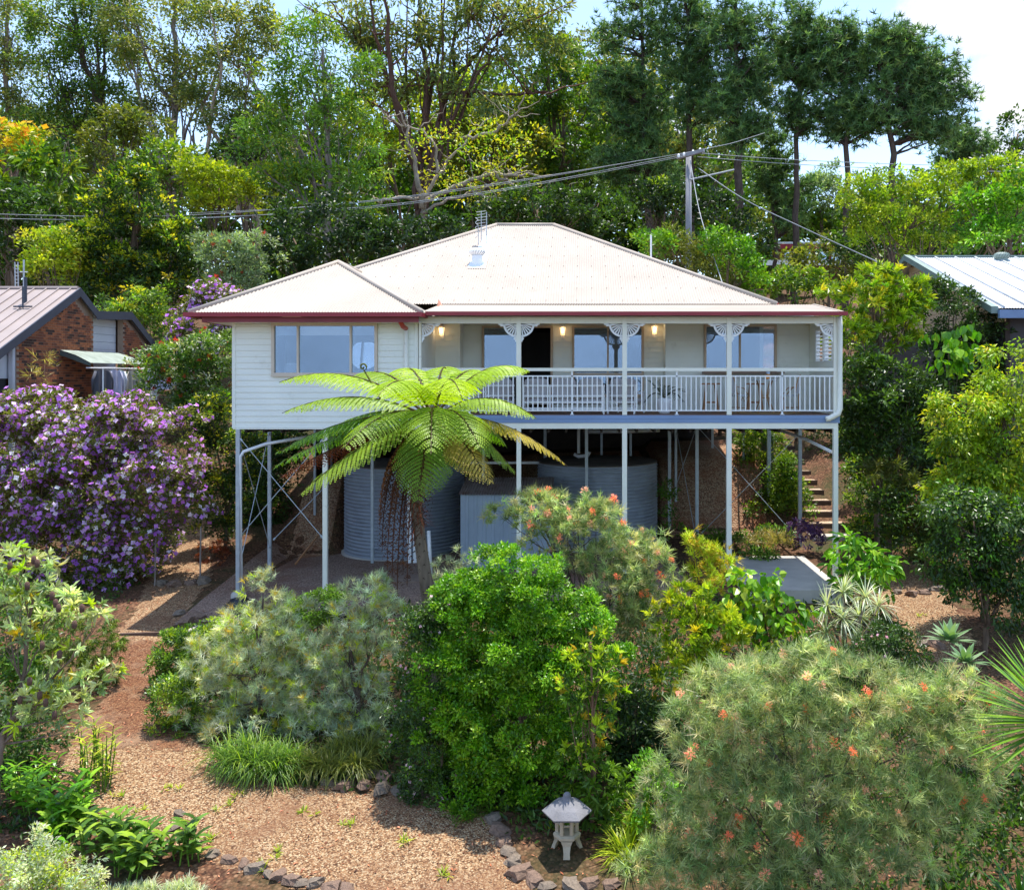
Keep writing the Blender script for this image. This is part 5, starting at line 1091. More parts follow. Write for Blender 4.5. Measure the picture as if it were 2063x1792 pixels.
def bare_tree():
    D = 47; g = np.random.default_rng(31); B = at(845, 500, D); t = thing('bare_tree', 'nearly leafless grey-limbed tree spreading above the left side of the roof', 'tree', B); b = MB()
    st = [[(850, 500), (845, 440), (850, 400), (870, 360), (900, 310), (950, 250), (985, 220)], [(850, 410), (920, 370), (990, 350), (1060, 352), (1120, 350)], [(850, 420), (840, 340), (828, 280), (815, 240)], [(848, 430), (900, 400), (960, 380), (1010, 350), (1060, 320)], [(845, 400), (790, 400), (760, 420), (735, 430), (760, 440)], [(850, 440), (870, 470), (880, 500), (865, 520), (850, 530)],
          [(880, 350), (880, 300), (850, 260), (800, 250), (770, 235)], [(930, 280), (1000, 270), (1040, 240), (1060, 200)], [(950, 385), (1040, 410), (1120, 415)], [(1000, 352), (1060, 380), (1130, 385)]]
    for i, s in enumerate(st):
        P = np.array([np.array(at(x, y, D)) for x, y in s]); t_ = np.linspace(0, len(P) - 1, 18); P = np.stack([np.interp(t_, np.arange(len(P)), P[:, k]) for k in range(3)], 1)
        P[:, 1] += np.linspace(0, g.uniform(-3, 2), 18); b.tube(wiggle(P, g, .06), np.linspace(.17 if i < 3 else .1, .03, 18), 6, c=hx('9a8e80'))
        for j in range(6):
            s2 = P[g.integers(6, 17)]; e2 = s2 + np.array([g.normal() * 1.1, g.normal() * 1, g.uniform(-.2, 1.5)]); b.tube(wiggle(bez(s2, (s2 + e2) / 2, e2, 7), g, .08), np.linspace(.035, .01, 7), 4, c=hx('a09486'))
    b.build('trunk', BARK, t, sm=True, off=B); lb = MB(); foliage(lb, blobs_w([(1000, 300, 110, 60), (960, 380, 120, 50), (860, 300, 60, 50)], D), g, .22, .10, 'yellow', .5, 6, .4, shell=.3); lb.build('crown', LEAF, t, off=B)
bare_tree()
plant('leafy_tree', 'sunlit yellow-green tree seen through the limbs of the red gum', 'tree', 70, [(770, 230, 60, 50), (720, 260, 40, 30), (830, 190, 40, 30), (760, 300, 60, 40), (900, 170, 50, 30)], .4, .22, 'lime', None, .2, 6, cov=2.6)
plant('leafy_tree', 'broad olive-green tree right of the red gum, yellowish at its foot', 'tree', 62, [(1000, 230, 80, 50), (960, 290, 70, 50), (1040, 300, 80, 50), (920, 340, 60, 40), (1000, 370, 90, 40), (900, 250, 50, 40)], .36, .2, ['6a7a22', '7f8c24', '56701e', '8f962a'] and 'olive', None, .25, 10, cov=3, tips='yellow', tipf=.35)
plant('leafy_tree', 'tall mid-green tree between the red gum and the pines', 'tree', 64, [(1100, 120, 60, 45), (1130, 180, 70, 50), (1160, 250, 70, 50), (1090, 250, 50, 50), (1150, 330, 70, 50), (1110, 80, 40, 30), (1180, 390, 70, 40)], .36, .2, 'green', None, .28, 12, cov=2.8, tips='lime', tipf=.2)
plant('leafy_tree', 'dark green tree low behind the middle of the roof ridge', 'tree', 44, [(1080, 420, 90, 35), (1180, 430, 80, 45), (1010, 440, 60, 30), (1240, 460, 60, 45), (1130, 460, 60, 30)], .25, .14, 'dark', None, .2, 8, cov=3.2)
# -------- pines
def pine(label, D, trunk, masses, seed, tr=.3, side=None):
    g = np.random.default_rng(seed); tp = [np.array(at(x, y, D)) for x, y in trunk]; B = Vector((tp[0][0], tp[0][1], gzf(tp[0][0], tp[0][1]))); t = thing('pine_tree', label, 'tree', B)
    tb_ = MB(); m = len(tp); T = np.array([tuple(B - Vector((0, 0, .3)))] + tp); s = np.linspace(0, m, 24); T = np.stack([np.interp(s, np.arange(m + 1), T[:, i]) for i in range(3)], 1); T = wiggle(T, g, .06)
    tb_.tube(T, np.linspace(tr, tr * .25, 24), 9, c=hx('554840')); bw = blobs_w(masses, D); lb = MB(); TP = []
    for c, r in bw:
        for j in range(int(4 + r[0] * 2.8)):
            e = c + nrm(g.normal(size=3)) * r * g.uniform(.5, 1); k = np.argmin(np.abs(T[:, 2] - (e[2] - .18 * np.linalg.norm((e - T[-1])[:2]) - .6))); s0 = T[k]
            mid = (s0 + e) / 2 + np.array([0, 0, g.uniform(-.1, .12) * np.linalg.norm(e - s0)]); Q = wiggle(bez(s0, mid, e, 9), g, .05); tb_.tube(Q, np.linspace(.085, .02, 9), 5, c=hx('4c4039'))
            for q in range(3):
                a = Q[g.integers(4, 9)]; z = a + nrm(g.normal(size=3)) * np.array([1, 1, .6]) * g.uniform(.4, 1.1); TP += [a, z, (a + z) / 2]; tb_.tube([a, z], [.025, .01], 4, c=hx('4c4039'))
            TP += list(Q[5:])
    TP = np.array(TP); n = len(TP); TP = np.concatenate([TP + g.normal(size=(n, 3)) * .25, TP + g.normal(size=(n, 3)) * .45]); n = len(TP)
    ax = nrm(g.normal(size=(n, 3)) * .7 + np.array([0, 0, .7])); k = np.repeat(np.arange(n), 13); dd = nrm(ax[k] * .55 + nrm(g.normal(size=(len(k), 3)))); cc = pcol('pine', n, g, .22)
    leaves(lb, TP[k], dd, nrm(g.normal(size=(len(k), 3))), .44 * g.uniform(.7, 1.2, len(k)), .07, cc[k] * g.uniform(.8, 1.3, (len(k), 1)), 'needle'); lb.build('crown', NEED, t, off=B); tb_.build('trunk', BARK, t, sm=True, off=B)
pine('leftmost tall pine with drooping dense foliage right of the red gum', 60, [(1310, 470), (1305, 380), (1298, 250), (1292, 100), (1290, -40)], [(1290, 20, 60, 50), (1230, 80, 50, 35), (1330, 90, 50, 40), (1250, 160, 60, 40), (1320, 190, 55, 40), (1230, 240, 60, 40), (1310, 270, 60, 40), (1260, 330, 70, 40), (1340, 350, 40, 35), (1220, 170, 40, 30), (1220, 320, 40, 40)], 201)
pine('tall pine rising directly behind the power pole', 58, [(1392, 430), (1390, 300), (1388, 200), (1385, 80), (1380, -60)], [(1380, -20, 60, 40), (1430, 30, 50, 40), (1350, 50, 45, 35), (1400, 90, 60, 40), (1440, 130, 50, 35), (1360, 130, 50, 35), (1420, 180, 60, 35), (1400, 220, 50, 25)], 202)
pine('stout pine right of the power pole with forked lower trunk', 56, [(1485, 500), (1487, 400), (1490, 300), (1485, 200), (1480, 60), (1480, -40)], [(1480, 20, 60, 40), (1530, 60, 50, 40), (1450, 80, 45, 35), (1510, 120, 60, 40), (1480, 170, 60, 35), (1540, 160, 45, 35), (1450, 210, 50, 30), (1540, 230, 50, 30), (1500, 260, 50, 25)], 203, .36)
pine('slim straight pine in the middle of the row with high crown', 57, [(1600, 540), (1604, 400), (1606, 280), (1608, 160), (1615, 20)], [(1620, 30, 50, 35), (1660, 70, 40, 30), (1590, 80, 45, 30), (1640, 110, 50, 30), (1600, 150, 50, 25), (1660, 150, 45, 25), (1580, 200, 45, 22), (1620, 240, 40, 20), (1560, 110, 40, 35)], 204, .27)
pine('pine third from the right of the row with open side branches', 56, [(1700, 560), (1704, 440), (1708, 300), (1705, 160), (1700, 60)], [(1700, 70, 45, 28), (1740, 100, 40, 25), (1670, 110, 35, 25), (1710, 150, 50, 25), (1740, 200, 35, 18), (1680, 200, 35, 18), (1690, 250, 45, 18), (1750, 250, 35, 15), (1640, 230, 30, 15)], 205, .3)
pine('rightmost large pine with flat spreading crown against the white cloud', 55, [(1795, 480), (1796, 380), (1797, 300), (1790, 220), (1775, 150), (1770, 90)], [(1780, 75, 50, 22), (1830, 75, 45, 20), (1870, 100, 40, 20), (1800, 110, 60, 22), (1850, 140, 50, 20), (1890, 155, 30, 15), (1800, 170, 50, 20), (1860, 195, 50, 18), (1910, 205, 30, 14), (1950, 185, 30, 14), (1920, 160, 30, 14), (1900, 120, 30, 18), (1930, 240, 35, 16), (1830, 240, 50, 22), (1890, 260, 35, 20), (1760, 220, 35, 18)], 206, .3)
pine('small distant pine low at the right of the big pines', 74, [(1920, 380), (1920, 300), (1925, 250)], [(1925, 270, 30, 20), (1960, 265, 25, 18), (1900, 300, 40, 22), (1950, 300, 40, 20), (1990, 290, 25, 20)], 207, .2)
pine('dark slender pine between the middle pines, mostly in shade', 62, [(1562, 520), (1558, 420), (1556, 330), (1552, 250)], [(1550, 280, 40, 30), (1570, 330, 40, 30), (1540, 350, 40, 30), (1570, 390, 30, 25), (1630, 400, 50, 40), (1590, 440, 40, 30)], 208, .18)
plant('leafy_tree', 'dark leafy tree at the right edge beneath the blue sky', 'tree', 66, [(2050, 270, 35, 35), (2070, 320, 50, 35), (2010, 325, 40, 20)], .34, .2, 'dark', None, .2, 8, cov=2.4)
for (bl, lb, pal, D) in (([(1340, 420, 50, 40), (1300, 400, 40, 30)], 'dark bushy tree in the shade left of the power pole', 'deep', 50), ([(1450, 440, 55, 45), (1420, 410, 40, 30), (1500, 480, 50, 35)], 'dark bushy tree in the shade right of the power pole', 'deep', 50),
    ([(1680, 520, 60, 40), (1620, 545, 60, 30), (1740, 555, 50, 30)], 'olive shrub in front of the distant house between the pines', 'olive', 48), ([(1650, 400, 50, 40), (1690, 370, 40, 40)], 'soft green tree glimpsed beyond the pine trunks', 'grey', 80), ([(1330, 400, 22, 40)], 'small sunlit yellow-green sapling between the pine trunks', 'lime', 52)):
    plant('leafy_tree', lb, 'tree', D, bl, .26, .15, pal, None, .15, 6, cov=3.2)
plant('leafy_tree', 'tall soft green tree standing behind the left half of the pine row', 'tree', 73, [(1200, 120, 50, 50), (1250, 200, 60, 50), (1350, 160, 55, 50), (1420, 240, 60, 50), (1520, 200, 50, 50), (1480, 300, 60, 50), (1300, 300, 60, 50), (1560, 120, 35, 40), (1380, 330, 50, 40)], .36, .19, 'gum', None, .3, 10, cov=2.6, tips='olive', tipf=.3)
# -------- right: feathery lime tree and others
plant('poinciana', 'wide layered lime-green poinciana above the tan house roof', 'tree', 41, [(1800, 370, 70, 22), (1740, 410, 55, 20), (1860, 400, 60, 22), (1780, 440, 70, 22), (1910, 360, 60, 22), (1980, 345, 50, 18), (1850, 450, 60, 22), (1940, 410, 60, 25), (2030, 335, 40, 18), (1760, 480, 50, 18), (1870, 495, 60, 18), (1720, 380, 25, 18), (2050, 380, 50, 30)],
      .22, .10, 'lotus', None, .16, 16, cov=4, lpc=16, rc=.28, shell=.5, tips='lime', tipf=.5)
plant('leafy_tree', 'dense mid-green tree at the right edge behind the tan house', 'tree', 39, [(1990, 420, 60, 45), (2050, 440, 60, 60), (2000, 480, 70, 35), (2070, 380, 50, 40)], .2, .12, 'bright', None, .16, 10, cov=3.4)
plant('leafy_tree', 'dark green tree tucked under the poinciana', 'tree', 44, [(1800, 510, 80, 40), (1720, 520, 50, 40), (1900, 510, 60, 35)], .24, .13, 'dark', None, .15, 8, cov=3.2)
plant('leafy_shrub', 'greyish olive shrub directly behind the right roof slope', 'shrub', 35, [(1370, 510, 45, 42), (1420, 540, 45, 40), (1340, 500, 30, 30), (1460, 570, 45, 25)], .19, .055, 'olive', None, .08, 8, cov=3.2)
plant('leafy_shrub', 'bright green glossy shrub behind the right roof slope', 'shrub', 34, [(1470, 510, 45, 40), (1505, 550, 42, 35), (1325, 490, 35, 22), (1440, 480, 30, 22), (1525, 575, 30, 20)], .17, .09, 'vivid', None, .08, 8, cov=3.4, m=GLOSS)
plant('leafy_shrub', 'low shady shrub between the right roof hip and the yellow-green tree', 'shrub', 36, [(1600, 575, 60, 32), (1660, 590, 50, 30), (1570, 590, 40, 22)], .18, .1, 'green', None, .08, 8, cov=3.2, tips='lime', tipf=.3)
# -------- right side shrubs near the verandah
plant('frangipani', 'tall bushy shrub with yellow-green whorled leaves right of the verandah', 'shrub', 26, [(1770, 570, 40, 38), (1740, 620, 55, 42), (1800, 610, 50, 45), (1720, 680, 45, 50), (1780, 690, 60, 50), (1710, 730, 35, 45), (1840, 640, 40, 50), (1860, 600, 25, 35), (1660, 605, 30, 20)], .24, .075, 'lotus', None, .09, 12, mode='tuft', lpc=11, rc=.05, cov=3.6, shell=.6, tips='yellow', tipf=.45, m=GLOSS)
plant('leafy_shrub', 'dark round glossy shrub in front of the tan house roof', 'shrub', 28, [(1920, 640, 60, 60), (1970, 690, 45, 60), (1900, 600, 40, 30), (1950, 740, 60, 60), (1890, 720, 40, 70), (1930, 800, 60, 50)], .12, .07, 'dark', None, .08, 10, cov=3.6, m=GLOSS)
plant('heart_leaf_vine', 'climber with big heart-shaped leaves hanging on the dark round shrub', 'climber', 24.5, [(1910, 690, 42, 16, 0, .4), (1900, 740, 45, 18, 0, .4), (1950, 720, 30, 30, 0, .4), (1930, 670, 30, 12, 0, .4)], .26, .24, 'bright', None, .02, 4, cov=2.2, lpc=4, rc=.25, shape='hex', droop=1.1, m=GLOSS)
plant('leafy_shrub', 'dark green glossy shrub beside the verandah, right below the end post', 'shrub', 25, [(1790, 790, 85, 60), (1740, 760, 50, 45), (1800, 860, 90, 60), (1740, 850, 45, 60), (1860, 830, 45, 60), (1780, 910, 80, 40)], .17, .075, 'dark', None, .09, 12, cov=3.8, tips='green', tipf=.3, m=GLOSS)
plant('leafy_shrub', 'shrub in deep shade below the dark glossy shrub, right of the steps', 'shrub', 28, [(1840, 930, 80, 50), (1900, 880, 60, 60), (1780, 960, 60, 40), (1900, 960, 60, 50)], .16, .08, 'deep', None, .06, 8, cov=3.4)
plant('lilly_pilly', 'tall yellow-tipped lilly pilly filling the right edge', 'tree', 20.5, [(2040, 760, 60, 60), (1990, 830, 70, 60), (1940, 900, 55, 50), (2050, 880, 70, 70), (1990, 960, 80, 60), (1935, 1000, 60, 55), (2060, 1000, 60, 80), (1900, 860, 30, 40)], .13, .055, 'lotus', None, .09, 14, cov=4, lpc=14, rc=.22, droop=.5, tips='yellow', tipf=.35)
plant('leafy_shrub', 'deep green bushy shrub under the yellow-tipped lilly pilly at the right edge', 'shrub', 18.8, [(1960, 1050, 75, 60), (2030, 1080, 70, 70), (1950, 1120, 65, 60), (2030, 1170, 70, 70), (1990, 1210, 70, 50), (1900, 1040, 40, 45)], .12, .055, 'dark', None, .07, 12, cov=4, rc=.2, droop=.4, tips='bright', tipf=.3, m=GLOSS)
plant('fern_bank', 'ferns and undergrowth between the steps and the lilly pilly', 'ferns', 24, [(1860, 1000, 50, 40), (1810, 1010, 40, 40), (1880, 1060, 40, 35), (1840, 1070, 40, 30), (1790, 960, 50, 30)], .22, .05, 'olive', None, .02, 6, mode='tuft', lpc=14, rc=.05, droop=.4, cov=3)
plant('leafy_shrub', 'light green shrub beside the middle of the garden steps', 'shrub', 27, [(1750, 950, 28, 40), (1765, 1000, 35, 40), (1775, 1050, 38, 35)], .14, .07, 'mixg', None, .03, 8, cov=2.8, tips='lime', tipf=.3)
plant('leafy_shrub', 'dark leafy shrub above the top of the garden steps', 'shrub', 34, [(1690, 880, 40, 35), (1720, 880, 40, 30), (1725, 920, 30, 30)], .16, .08, 'deep', None, .04, 8, cov=3)
plant('leafy_shrub', 'green creeper tumbling down between the cylinder and the garden steps', 'shrub', 29, [(1575, 960, 32, 40), (1590, 1000, 40, 40), (1600, 1040, 45, 30), (1560, 1010, 35, 30), (1530, 1030, 30, 20)], .13, .06, 'green', None, .03, 6, cov=3.2, tips='lime', tipf=.25)
plant('leafy_shrub', 'dark creeper at the back edge of the undercroft left of the cylinder', 'shrub', 31, [(1515, 900, 22, 40), (1530, 950, 30, 40), (1510, 980, 20, 20)], .13, .06, 'green', None, .02, 5, cov=3)
plant('ground_cover', 'green ground cover sprawling at the foot of the right gravel bank', 'ground cover', 26.3, [(1350, 1060, 22, 40), (1430, 1085, 60, 14, 0, .5), (1500, 1090, 60, 16, 0, .8), (1560, 1080, 40, 18, 0, .8), (1530, 1118, 45, 10, -1.8, .4), (1340, 1000, 12, 30)], .11, .05, 'green', None, .01, 4, cov=3)
plant('ground_cover', 'straw-coloured dry grasses between the purple plant and the bank', 'grasses', 25.2, [(1555, 1095, 45, 18, 0, .4)], .25, .02, 'straw', None, 0, 0, mode='tuft', lpc=12, rc=.05, cov=3)
plant('purple_plant', 'low dark purple leafy plant at the corner of the concrete pad', 'plant', 25, [(1630, 1085, 30, 24, 0, .4), (1610, 1070, 22, 15, 0, .3)], .1, .035, 'violet', None, .01, 4, cov=4, mode='tuft', lpc=8, rc=.05)
# -------- left side shrubs
plant('tibouchina', 'huge bush covered in purple and white blossom at the left', 'bush', 23.5, [(60, 905, 110, 85), (170, 880, 105, 62), (290, 895, 90, 66), (80, 1010, 120, 90), (200, 980, 130, 100), (320, 970, 85, 80), (130, 1100, 120, 70), (240, 1090, 100, 75), (-40, 950, 90, 120), (350, 1020, 55, 50), (240, 1160, 60, 45), (230, 850, 70, 40), (30, 850, 70, 50)], .10, .045, 'olive', None, .08, 16, cov=3.4, rc=.16, sub=.3, fl=(15000, .15, 'purple'), shell=.7)
plant('tibouchina', 'purple flowering bush behind the left wing roof corner', 'bush', 31, [(430, 610, 45, 35), (400, 650, 50, 40), (380, 700, 45, 40), (460, 640, 40, 60), (440, 700, 40, 40)], .12, .055, 'olive', None, .06, 8, cov=2.8, fl=(700, .17, 'purple'), shell=.7)
plant('photinia', 'green shrub with scattered red shoots left of the house', 'shrub', 28.5, [(370, 750, 75, 55), (430, 720, 50, 50), (330, 790, 50, 50), (420, 800, 60, 60), (380, 850, 50, 50)], .14, .06, 'mixg', None, .06, 10, cov=3.4, fl=(60, .17, 'red', 'spike'), tips='silver', tipf=.25, m=GLOSS)
plant('lilly_pilly', 'dark hedge with yellow-green tips close against the left wall of the house', 'shrub', 26, [(430, 850, 35, 50), (445, 920, 42, 60), (440, 1000, 42, 60), (430, 1060, 38, 40), (500, 930, 30, 60), (490, 1000, 25, 60)], .11, .055, 'dark', None, .06, 10, cov=3.6, tips='yellow', tipf=.3)
plant('leafy_shrub', 'dark shrub seen through the posts under the left end of the house', 'shrub', 30, [(540, 920, 40, 50), (520, 990, 35, 50), (560, 960, 25, 40)], .13, .06, 'deep', None, .05, 6, cov=3)
plant('lilly_pilly', 'golden-green shrub behind the white cladding of the brick house', 'shrub', 36, [(290, 650, 40, 40), (320, 680, 40, 45), (280, 620, 60, 30)], .16, .08, 'mixg', None, .06, 6, cov=3, tips='yellow', tipf=.3)
plant('dry_bush', 'dry brown twiggy bush beside the upper gravel path', 'bush', 25, [(430, 1120, 32, 35), (410, 1150, 22, 18)], .09, .02, 'rust', None, .02, 8, cov=1.6, mode='tuft', lpc=8, rc=.05)
plant('potted_grass', 'wispy orange-brown shrub against the brick wall near the washing', 'shrub', 26.5, [(90, 735, 22, 22, 0, .3), (75, 760, 18, 12, 0, .3)], .28, .02, 'straw', None, .015, 6, cov=.8, mode='tuft', lpc=8, rc=.05)

plant('leafy_shrub', 'dark bushes crowding the left rear of the undercroft', 'shrub', 28.5, [(555, 930, 50, 60), (530, 1010, 45, 60), (590, 900, 40, 40), (500, 1060, 35, 45), (560, 1050, 25, 25)], .13, .06, 'dark', None, .05, 8, cov=3.2, tips='lime', tipf=.1)
plant('leafy_shrub', 'bright green feathery shrub at the back right corner of the undercroft', 'shrub', 30, [(1530, 890, 40, 40), (1545, 940, 40, 50), (1560, 1000, 40, 40), (1585, 980, 25, 40), (1560, 1060, 50, 25)], .12, .05, 'mixg', None, .03, 6, cov=3.4, tips='lime', tipf=.4)

plant('leafy_shrub', 'pale-leaved low shrub hugging the right edge of the garden steps', 'shrub', 26.6, [(1722, 960, 22, 45, 1.5), (1738, 1015, 28, 42), (1748, 1068, 34, 30), (1712, 900, 20, 40, 3)], .12, .06, 'mixg', None, .02, 5, cov=2.8, tips='lime', tipf=.25)
plant('leafy_shrub', 'tangled dark undergrowth between the right gravel terrace and the slope behind it', 'shrub', 23.5, [(1840, 1050, 50, 45), (1790, 1040, 35, 40), (1890, 1090, 45, 40), (1930, 1140, 45, 40), (1810, 1095, 35, 22)], .13, .06, 'dark', None, .02, 6, cov=2.6, tips='green', tipf=.3)
GAIN = 1.5; PAL['deadf'] = [hx(c) for c in '6a4028 7a4a2c 58341f'.split()]
# -------- tree fern
def frond_mesh(b, P0, P1, P2, pal, g, wid=.55, np_=22, dead=False, droop=.5, dense=22):
    P0, P1, P2 = (np.array(tuple(p), float) for p in (P0, P1, P2)); n = np_; C = bez(P0, P1, P2, n + 6); b.tube(C, np.linspace(.028, .006, len(C)), 5, c=hx('5a4a20' if not dead else '5a3018'))
    T = nrm(np.gradient(C, axis=0)); L0 = np.linalg.norm(np.diff(C, axis=0), axis=1).sum(); cs, ds, ns, Ls, Ws = [], [], [], [], []
    for i in range(4, len(C) - 1):
        t = (i - 3) / (len(C) - 4); ln = wid * np.interp(t, [0, .15, .4, .75, 1], [.45, .85, 1, .62, .06]); s0 = nrm(np.cross(T[i], np.array([0, 0, 1.0])) + 1e-5)
        for sg in (-1, 1):
            d = nrm(s0 * sg + T[i] * .42 + np.array([0, 0, .10])); m = max(4, int(dense * ln / wid)); u = np.linspace(.06, 1, m)
            pts = C[i] + d * (u * ln)[:, None] + np.array([0, 0, -1.0]) * (droop * ln * u ** 2)[:, None] + g.normal(size=3) * .008
            tan = nrm(np.gradient(pts, axis=0)); upn = nrm(np.cross(tan, T[i]) * sg); pn = nrm(np.cross(tan, upn))
            for s2 in (-1, 1):
                dd = nrm(pn * s2 + tan * .55); ll = .078 * np.interp(u, [0, .2, .7, 1], [.7, 1, .8, .25]) * (ln / wid * .6 + .4) * (wid / .5)
                cs.append(pts); ds.append(dd); ns.append(np.where(upn[:, 2:3] > 0, upn, -upn)); Ls.append(ll); Ws.append(np.full(m, .028 * wid / .5) * (1.25 if dense < 14 else 1))
    cs, ds, ns = np.vstack(cs), np.vstack(ds), np.vstack(ns); Ls, Ws = np.concatenate(Ls), np.concatenate(Ws); base = np.array(PAL[pal])[g.integers(0, len(PAL[pal]))] if isinstance(pal, str) else pal
    col = base * g.uniform(.8, 1.2, (len(cs), 1)); leaves(b, cs, ds, ns, Ls, Ws, col, bend=.1 + (.5 if dead else 0))
PAL['fern'] = [hx(c) for c in 'a0bc20 acc426 92b01e'.split()]; PAL['fernd'] = [hx(c) for c in '6a9028 789830 5e8826'.split()]; PAL['ferny'] = [hx(c) for c in 'c0a848 b8a44c c8b060'.split()]; PAL['fernm'] = [hx(c) for c in '88a62a 94b032'.split()]
def treefern():
    D = 16.5; K = at(872, 845, D); B = Vector((at(868, 1240, D).x, K.y, gzf(0, K.y)))
    t = thing('tree_fern', 'tall tree fern with wide bright green fronds in front of the house', 'tree fern', B); g = np.random.default_rng(21)
    fr = [  # tip x, y, depth offset, lift, palette, width
        (562, 770, .3, .95, 'fern', .60), (568, 832, -.4, .75, 'fernm', .55), (553, 915, -.2, .65, 'fernd', .55), (545, 945, .6, .5, 'fernd', .5), (600, 1000, -1.0, .5, 'fernm', .6), (690, 905, -2.3, .75, 'fernm', .6),
        (1065, 748, .6, .95, 'fern', .62), (1080, 842, -.4, .8, 'fernm', .58), (1142, 938, .5, .75, 'ferny', .5), (1040, 955, .1, .6, 'fernd', .55), (990, 978, -.8, .45, 'ferny', .55), (968, 905, -2.0, .8, 'fernm', .6),
        (842, 1012, -1.5, .55, 'fernd', .58), (868, 915, -2.5, .95, 'fernm', .6), (800, 765, 2.2, 1.15, 'fern', .62), (905, 762, 2.4, 1.15, 'fern', .62), (700, 770, 1.9, 1.05, 'fern', .58), (985, 765, 1.9, 1.05, 'fern', .58),
        (760, 800, -2.0, 1.0, 'fern', .6), (930, 800, -2.2, 1.05, 'fern', .6), (640, 885, .9, .7, 'fernd', .55), (1020, 900, .9, .65, 'fernd', .55)]
    for x, y, dd, lift, pal, w in fr:
        tip = at(x, y, D + dd); mid = K + (tip - K) * .5 + Vector((0, 0, lift * .95)); b = MB(); frond_mesh(b, K, mid, tip, pal, g, w * 1.08); b.build('frond', FERN, t, off=B)
    for x, y, dd, lift, w in ((562, 962, .2, .35, .4),):
        tip = at(x, y, D + dd); b = MB(); frond_mesh(b, K, K + (tip - K) * .5 + Vector((0, 0, lift)), tip, 'rust', g, w * 1.3, dead=True, dense=14, droop=.7); o = b.build('dead_frond', FERN, t, off=B)
    for x, y, dd, w in ((790, 1190, .25, .5), (770, 1110, .1, .5), (812, 1150, .3, .5), (835, 1100, -.1, .45), (765, 1060, 0, .5), (800, 1250, .2, .35), (848, 1070, .1, .4), (780, 1150, -.2, .5), (820, 1180, -.3, .45)):
        tip = at(x, y, D + dd); mid = Vector((tip.x, (K.y + tip.y) / 2, K.z - .3)); b = MB(); frond_mesh(b, K - Vector((0, 0, .1)), mid, tip, 'deadf', g, w, dead=True, dense=8, droop=.9, np_=22); b.build('dead_frond', mat('dead_frond_brown', attr=True, rough=.9, vary=.2), t, off=B)
    b = MB(); P = [B - Vector((0, 0, .2)), at(872, 1300, D), at(862, 1200, D), at(848, 1100, D), at(838, 1020, D), at(850, 930, D), K]
    t_ = np.linspace(0, len(P) - 1, 40); X = np.array([tuple(p) for p in P]); X = np.stack([np.interp(t_, np.arange(len(P)), X[:, i]) for i in range(3)], 1)
    b.tube(X, np.interp(np.linspace(0, 1, 40), [0, .3, .6, .85, 1], [.15, .135, .105, .13, .2]), 14, c=hx('7a6a5c')); b.build('trunk', BARK, t, sm=True, off=B)
    hb = MB()
    for k in range(16): rosette(hb, Vector(tuple(X[24 + k])) , 16, .38, .022, 'deadf', g, -1.2, .1, .8)
    hb.build('old_frond_bases', mat('dead_frond_brown', attr=True, rough=.9, vary=.2), t, off=B)['kind'] = 'stuff'
    # frond scars, spiralling up the trunk
    sb = MB()
    for i in range(150):
        f = i / 150; k = int(f * 33); c = X[k] + (X[k + 1] - X[k]) * ((f * 33) % 1); a = i * 2.4; r = np.interp(f, [0, .35, .7, 1], [.14, .13, .103, .12]); n_ = np.array([math.cos(a), math.sin(a), 0]); s_ = np.array([-math.sin(a), math.cos(a), 0])
        p = c + n_ * r; sb.add([p - s_ * .028, p - np.array([0, 0, .05]) + n_ * .002, p + s_ * .028, p + np.array([0, 0, .035]) + n_ * .012], [(0, 1, 2, 3)], c=hx('4a3c32'))
    sb.build('frond_scars', BARK, t, off=B)['kind'] = 'stuff'
    # crozier
    c = [at(800, 850, D), at(765, 800, D), at(742, 760, D), at(733, 745, D)]; b = MB(); cen = at(731, 739, D)
    sp = [cen + Vector((.075 * (1 - k / 16) * math.cos(-.6 + k * .55), 0, .075 * (1 - k / 16) * math.sin(-.6 + k * .55))) for k in range(14)]
    b.tube([at(860, 850, D)] + c + sp, [.03, .025, .022, .018, .016] + [.018] * 14, 7, c=hx('6f7030')); b.build('crozier', BARK, t, sm=True, off=B)
treefern()
# cycad in the pot
def cycad():
    t = thing('cycad', 'small dark blue-green cycad growing in the white pot on the verandah', 'potted plant', (2.05, .5, .39)); g = np.random.default_rng(4)
    for k in range(11):
        a = k * 2.4; e = (.5, .1, .45)[k % 3]; tip = Vector((.5 * math.cos(a), .28 * math.sin(a), .18 + .28 * math.sin(k * 1.3))); b = MB(); C = bez(np.zeros(3), np.array((tip.x * .5, tip.y * .5, .30)), np.array(tuple(tip)), 14); b.tube(C, .006, 4, c=hx('3c4a2c'))
        T = nrm(np.gradient(C, axis=0)); s = nrm(np.cross(T, [0, 0, 1.0]) + 1e-5)
        for sg in (-1, 1): leaves(b, C[2:], s[2:] * sg + T[2:] * .6 + np.array([0, 0, .2]), np.tile([0, 0, 1.0], (12, 1)), .12, .022, np.tile(hx('35503f'), (12, 1)))
        b.build('frond', LEAF, t)
cycad()
